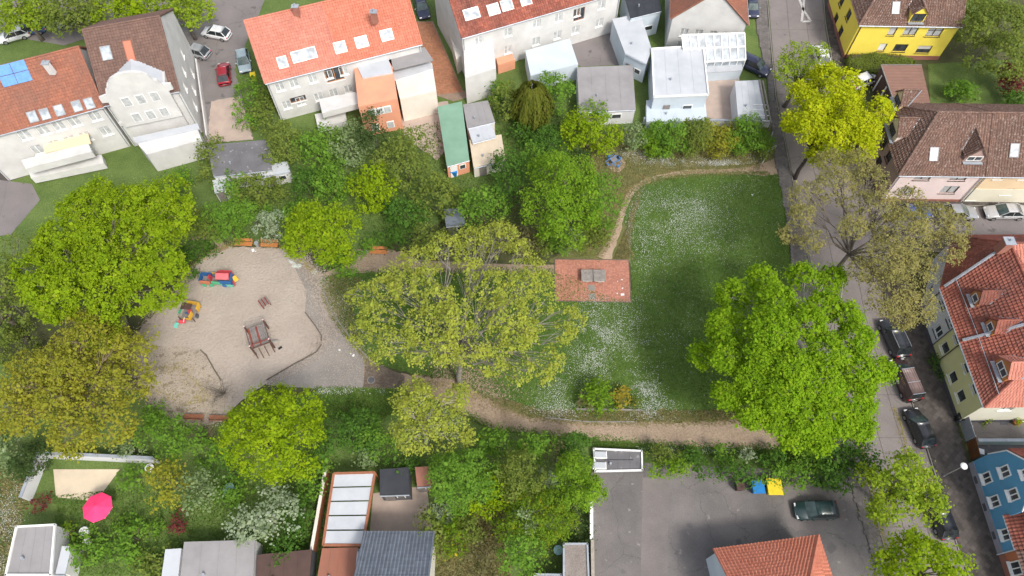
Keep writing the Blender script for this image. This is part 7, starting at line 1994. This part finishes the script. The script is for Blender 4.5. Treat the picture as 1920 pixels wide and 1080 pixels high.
wheelie((478, 150), 'plastic_yellow', 'yellow bin beside the driveway hedge', .3, 1.2)
wheelie((1190, 115), 'plastic_yellow', 'yellow bin in the court beside the pale blue wing', .3, 1.2)
wheelie((1181, 108), 'plastic_blue', 'blue bin in the court beside the yellow one', .3, 1.2)
def parasol():
    p = G(203, 960); t = thing('parasol', 'bright pink round parasol on the lower garden terrace', 'parasol', (p.x, p.y, 0))
    MB().tube([(0, 0, 0), (0, 0, 2.5)], .03, 6).build('pole', 'white_trim', t)
    n = 8; r = 1.4
    for k in range(n):
        a, b = 2 * math.pi * k / n, 2 * math.pi * (k + 1) / n
        MB().add([(0, 0, 2.55), (r * math.cos(a), r * math.sin(a), 2.02), (r * math.cos(b), r * math.sin(b), 2.02)], [(0, 1, 2)]).build('canopy_panel', 'parasol_pink', t)
        MB().tube([(0, 0, 2.5), (r * math.cos(a), r * math.sin(a), 1.98)], .015, 4).build('rib', 'white_trim', t)
    MB().cyl((0, 0, 0), .25, .1, 12).build('base', 'kerb', t)
parasol()
def tub(px, r, h, mat, label, name='round_tub', cat='tub'):
    p = G(*px); t = thing(name, label, cat, (p.x, p.y, .0))
    MB().cyl((0, 0, 0), r * .85, h, 18, r).build('body', mat, t)
    MB().tube([(r * math.cos(2 * math.pi * k / 18), r * math.sin(2 * math.pi * k / 18), h) for k in range(19)], .05, 5).build('rim', mat, t)
    MB().cyl((0, 0, h - .1), r * .8, .05, 18).build('content', 'glass_sky', t)
tub((1046, 1034), .40, .75, 'pale_blue_plastic', 'pale blue round tub beside the gravel roofed shed')
tub((432, 918), .5, .5, 'pale_blue_plastic', 'light blue tub among the plants of the lower garden')
tub((162, 998), .4, .5, 'paper', 'white round pot on the lower garden beside the parasol'); tub((166, 1018), .35, .4, 'paper', 'smaller white round pot below the white pot')
tub((284, 880), .4, .5, 'paper', 'pale round pot by the long grey garden wall')
shrub('small red leaved bush at the left of the beige terrace', 78, 945, 17, 15, .8, .6, 'leaf_purple', size=.14)
shrub('small red leaved bush under the mustard yellow tree', 335, 978, 17, 20, .8, .6, 'leaf_purple', size=.14); tub((1902, 792), .4, .45, 'terracotta', 'terracotta flower pot in the court of the lime house', 'flower_pot', 'flower pot')
shrub('small yellow green plant by the wall of the lime house court', 1855, 792, 9, 8, .6, .4, 'leaf_hornbeam', size=.12, dens=160, trunk=True)
shrub('leafy plant growing from the terracotta pot in the court', 1908, 788, 9, 8, .9, .4, 'leaf_hornbeam', size=.12, dens=160)
shrub('green weeds at the foot of the lime house plinth', 1755, 690, 8, 22, .5, .4, 'leaf_dark', size=.13, dens=110)
shrub('ivy clump at the foot of the white house plinth', 1753, 676, 9, 12, .8, .5, 'leaf_dark', size=.13, dens=130)
def bicycle():
    p = G(1828, 789); t = thing('bicycle', 'grey bicycle leaning at the cream wall of the court', 'bicycle', (p.x, p.y, .01), R(3))
    for x in (-.52, .52):
        o = MB().tube([(x + .33 * math.cos(2 * math.pi * k / 18), 0, .34 + .33 * math.sin(2 * math.pi * k / 18)) for k in range(19)], .022, 5).build('wheel', 'rubber', t)
        MB().tube([(x - .3, 0, .34), (x + .3, 0, .34)], .006, 3).build('spoke', 'steel', o)
    mb = MB()
    for a, b in (((-.52, .34), (-.15, .85)), ((-.15, .85), (-.05, .3)), ((-.05, .3), (.42, .8)), ((-.15, .78), (.42, .8)), ((.42, .95), (.52, .34)), ((-.52, .34), (-.05, .3))): mb.tube([(a[0], 0, a[1]), (b[0], 0, b[1])], .02, 5)
    mb.build('frame', 'steel', t)
    MB().tube([(.40, -.28, 1.0), (.42, 0, .98), (.40, .28, 1.0)], .016, 5).build('handlebar', 'plinth_grey', t)
    box('saddle', 'rubber', t, (-.17, 0, .9), (.26, .14, .06), 0, .02)
bicycle()
def door_step():
    p = G(1882, 788); t = thing('door_step', 'grey stone step with a dark mat before the court door', 'step', (p.x, p.y, 0))
    box('step', 'kerb', t, (0, .25, .09), (1.2, .5, .18)); box('mat', 'plinth_grey', t, (-.1, -.25, .02), (.8, .5, .03))
door_step()
for i, (a, b, c) in enumerate((((1340, 840), (1346, 862), 'x'),)):
    pass
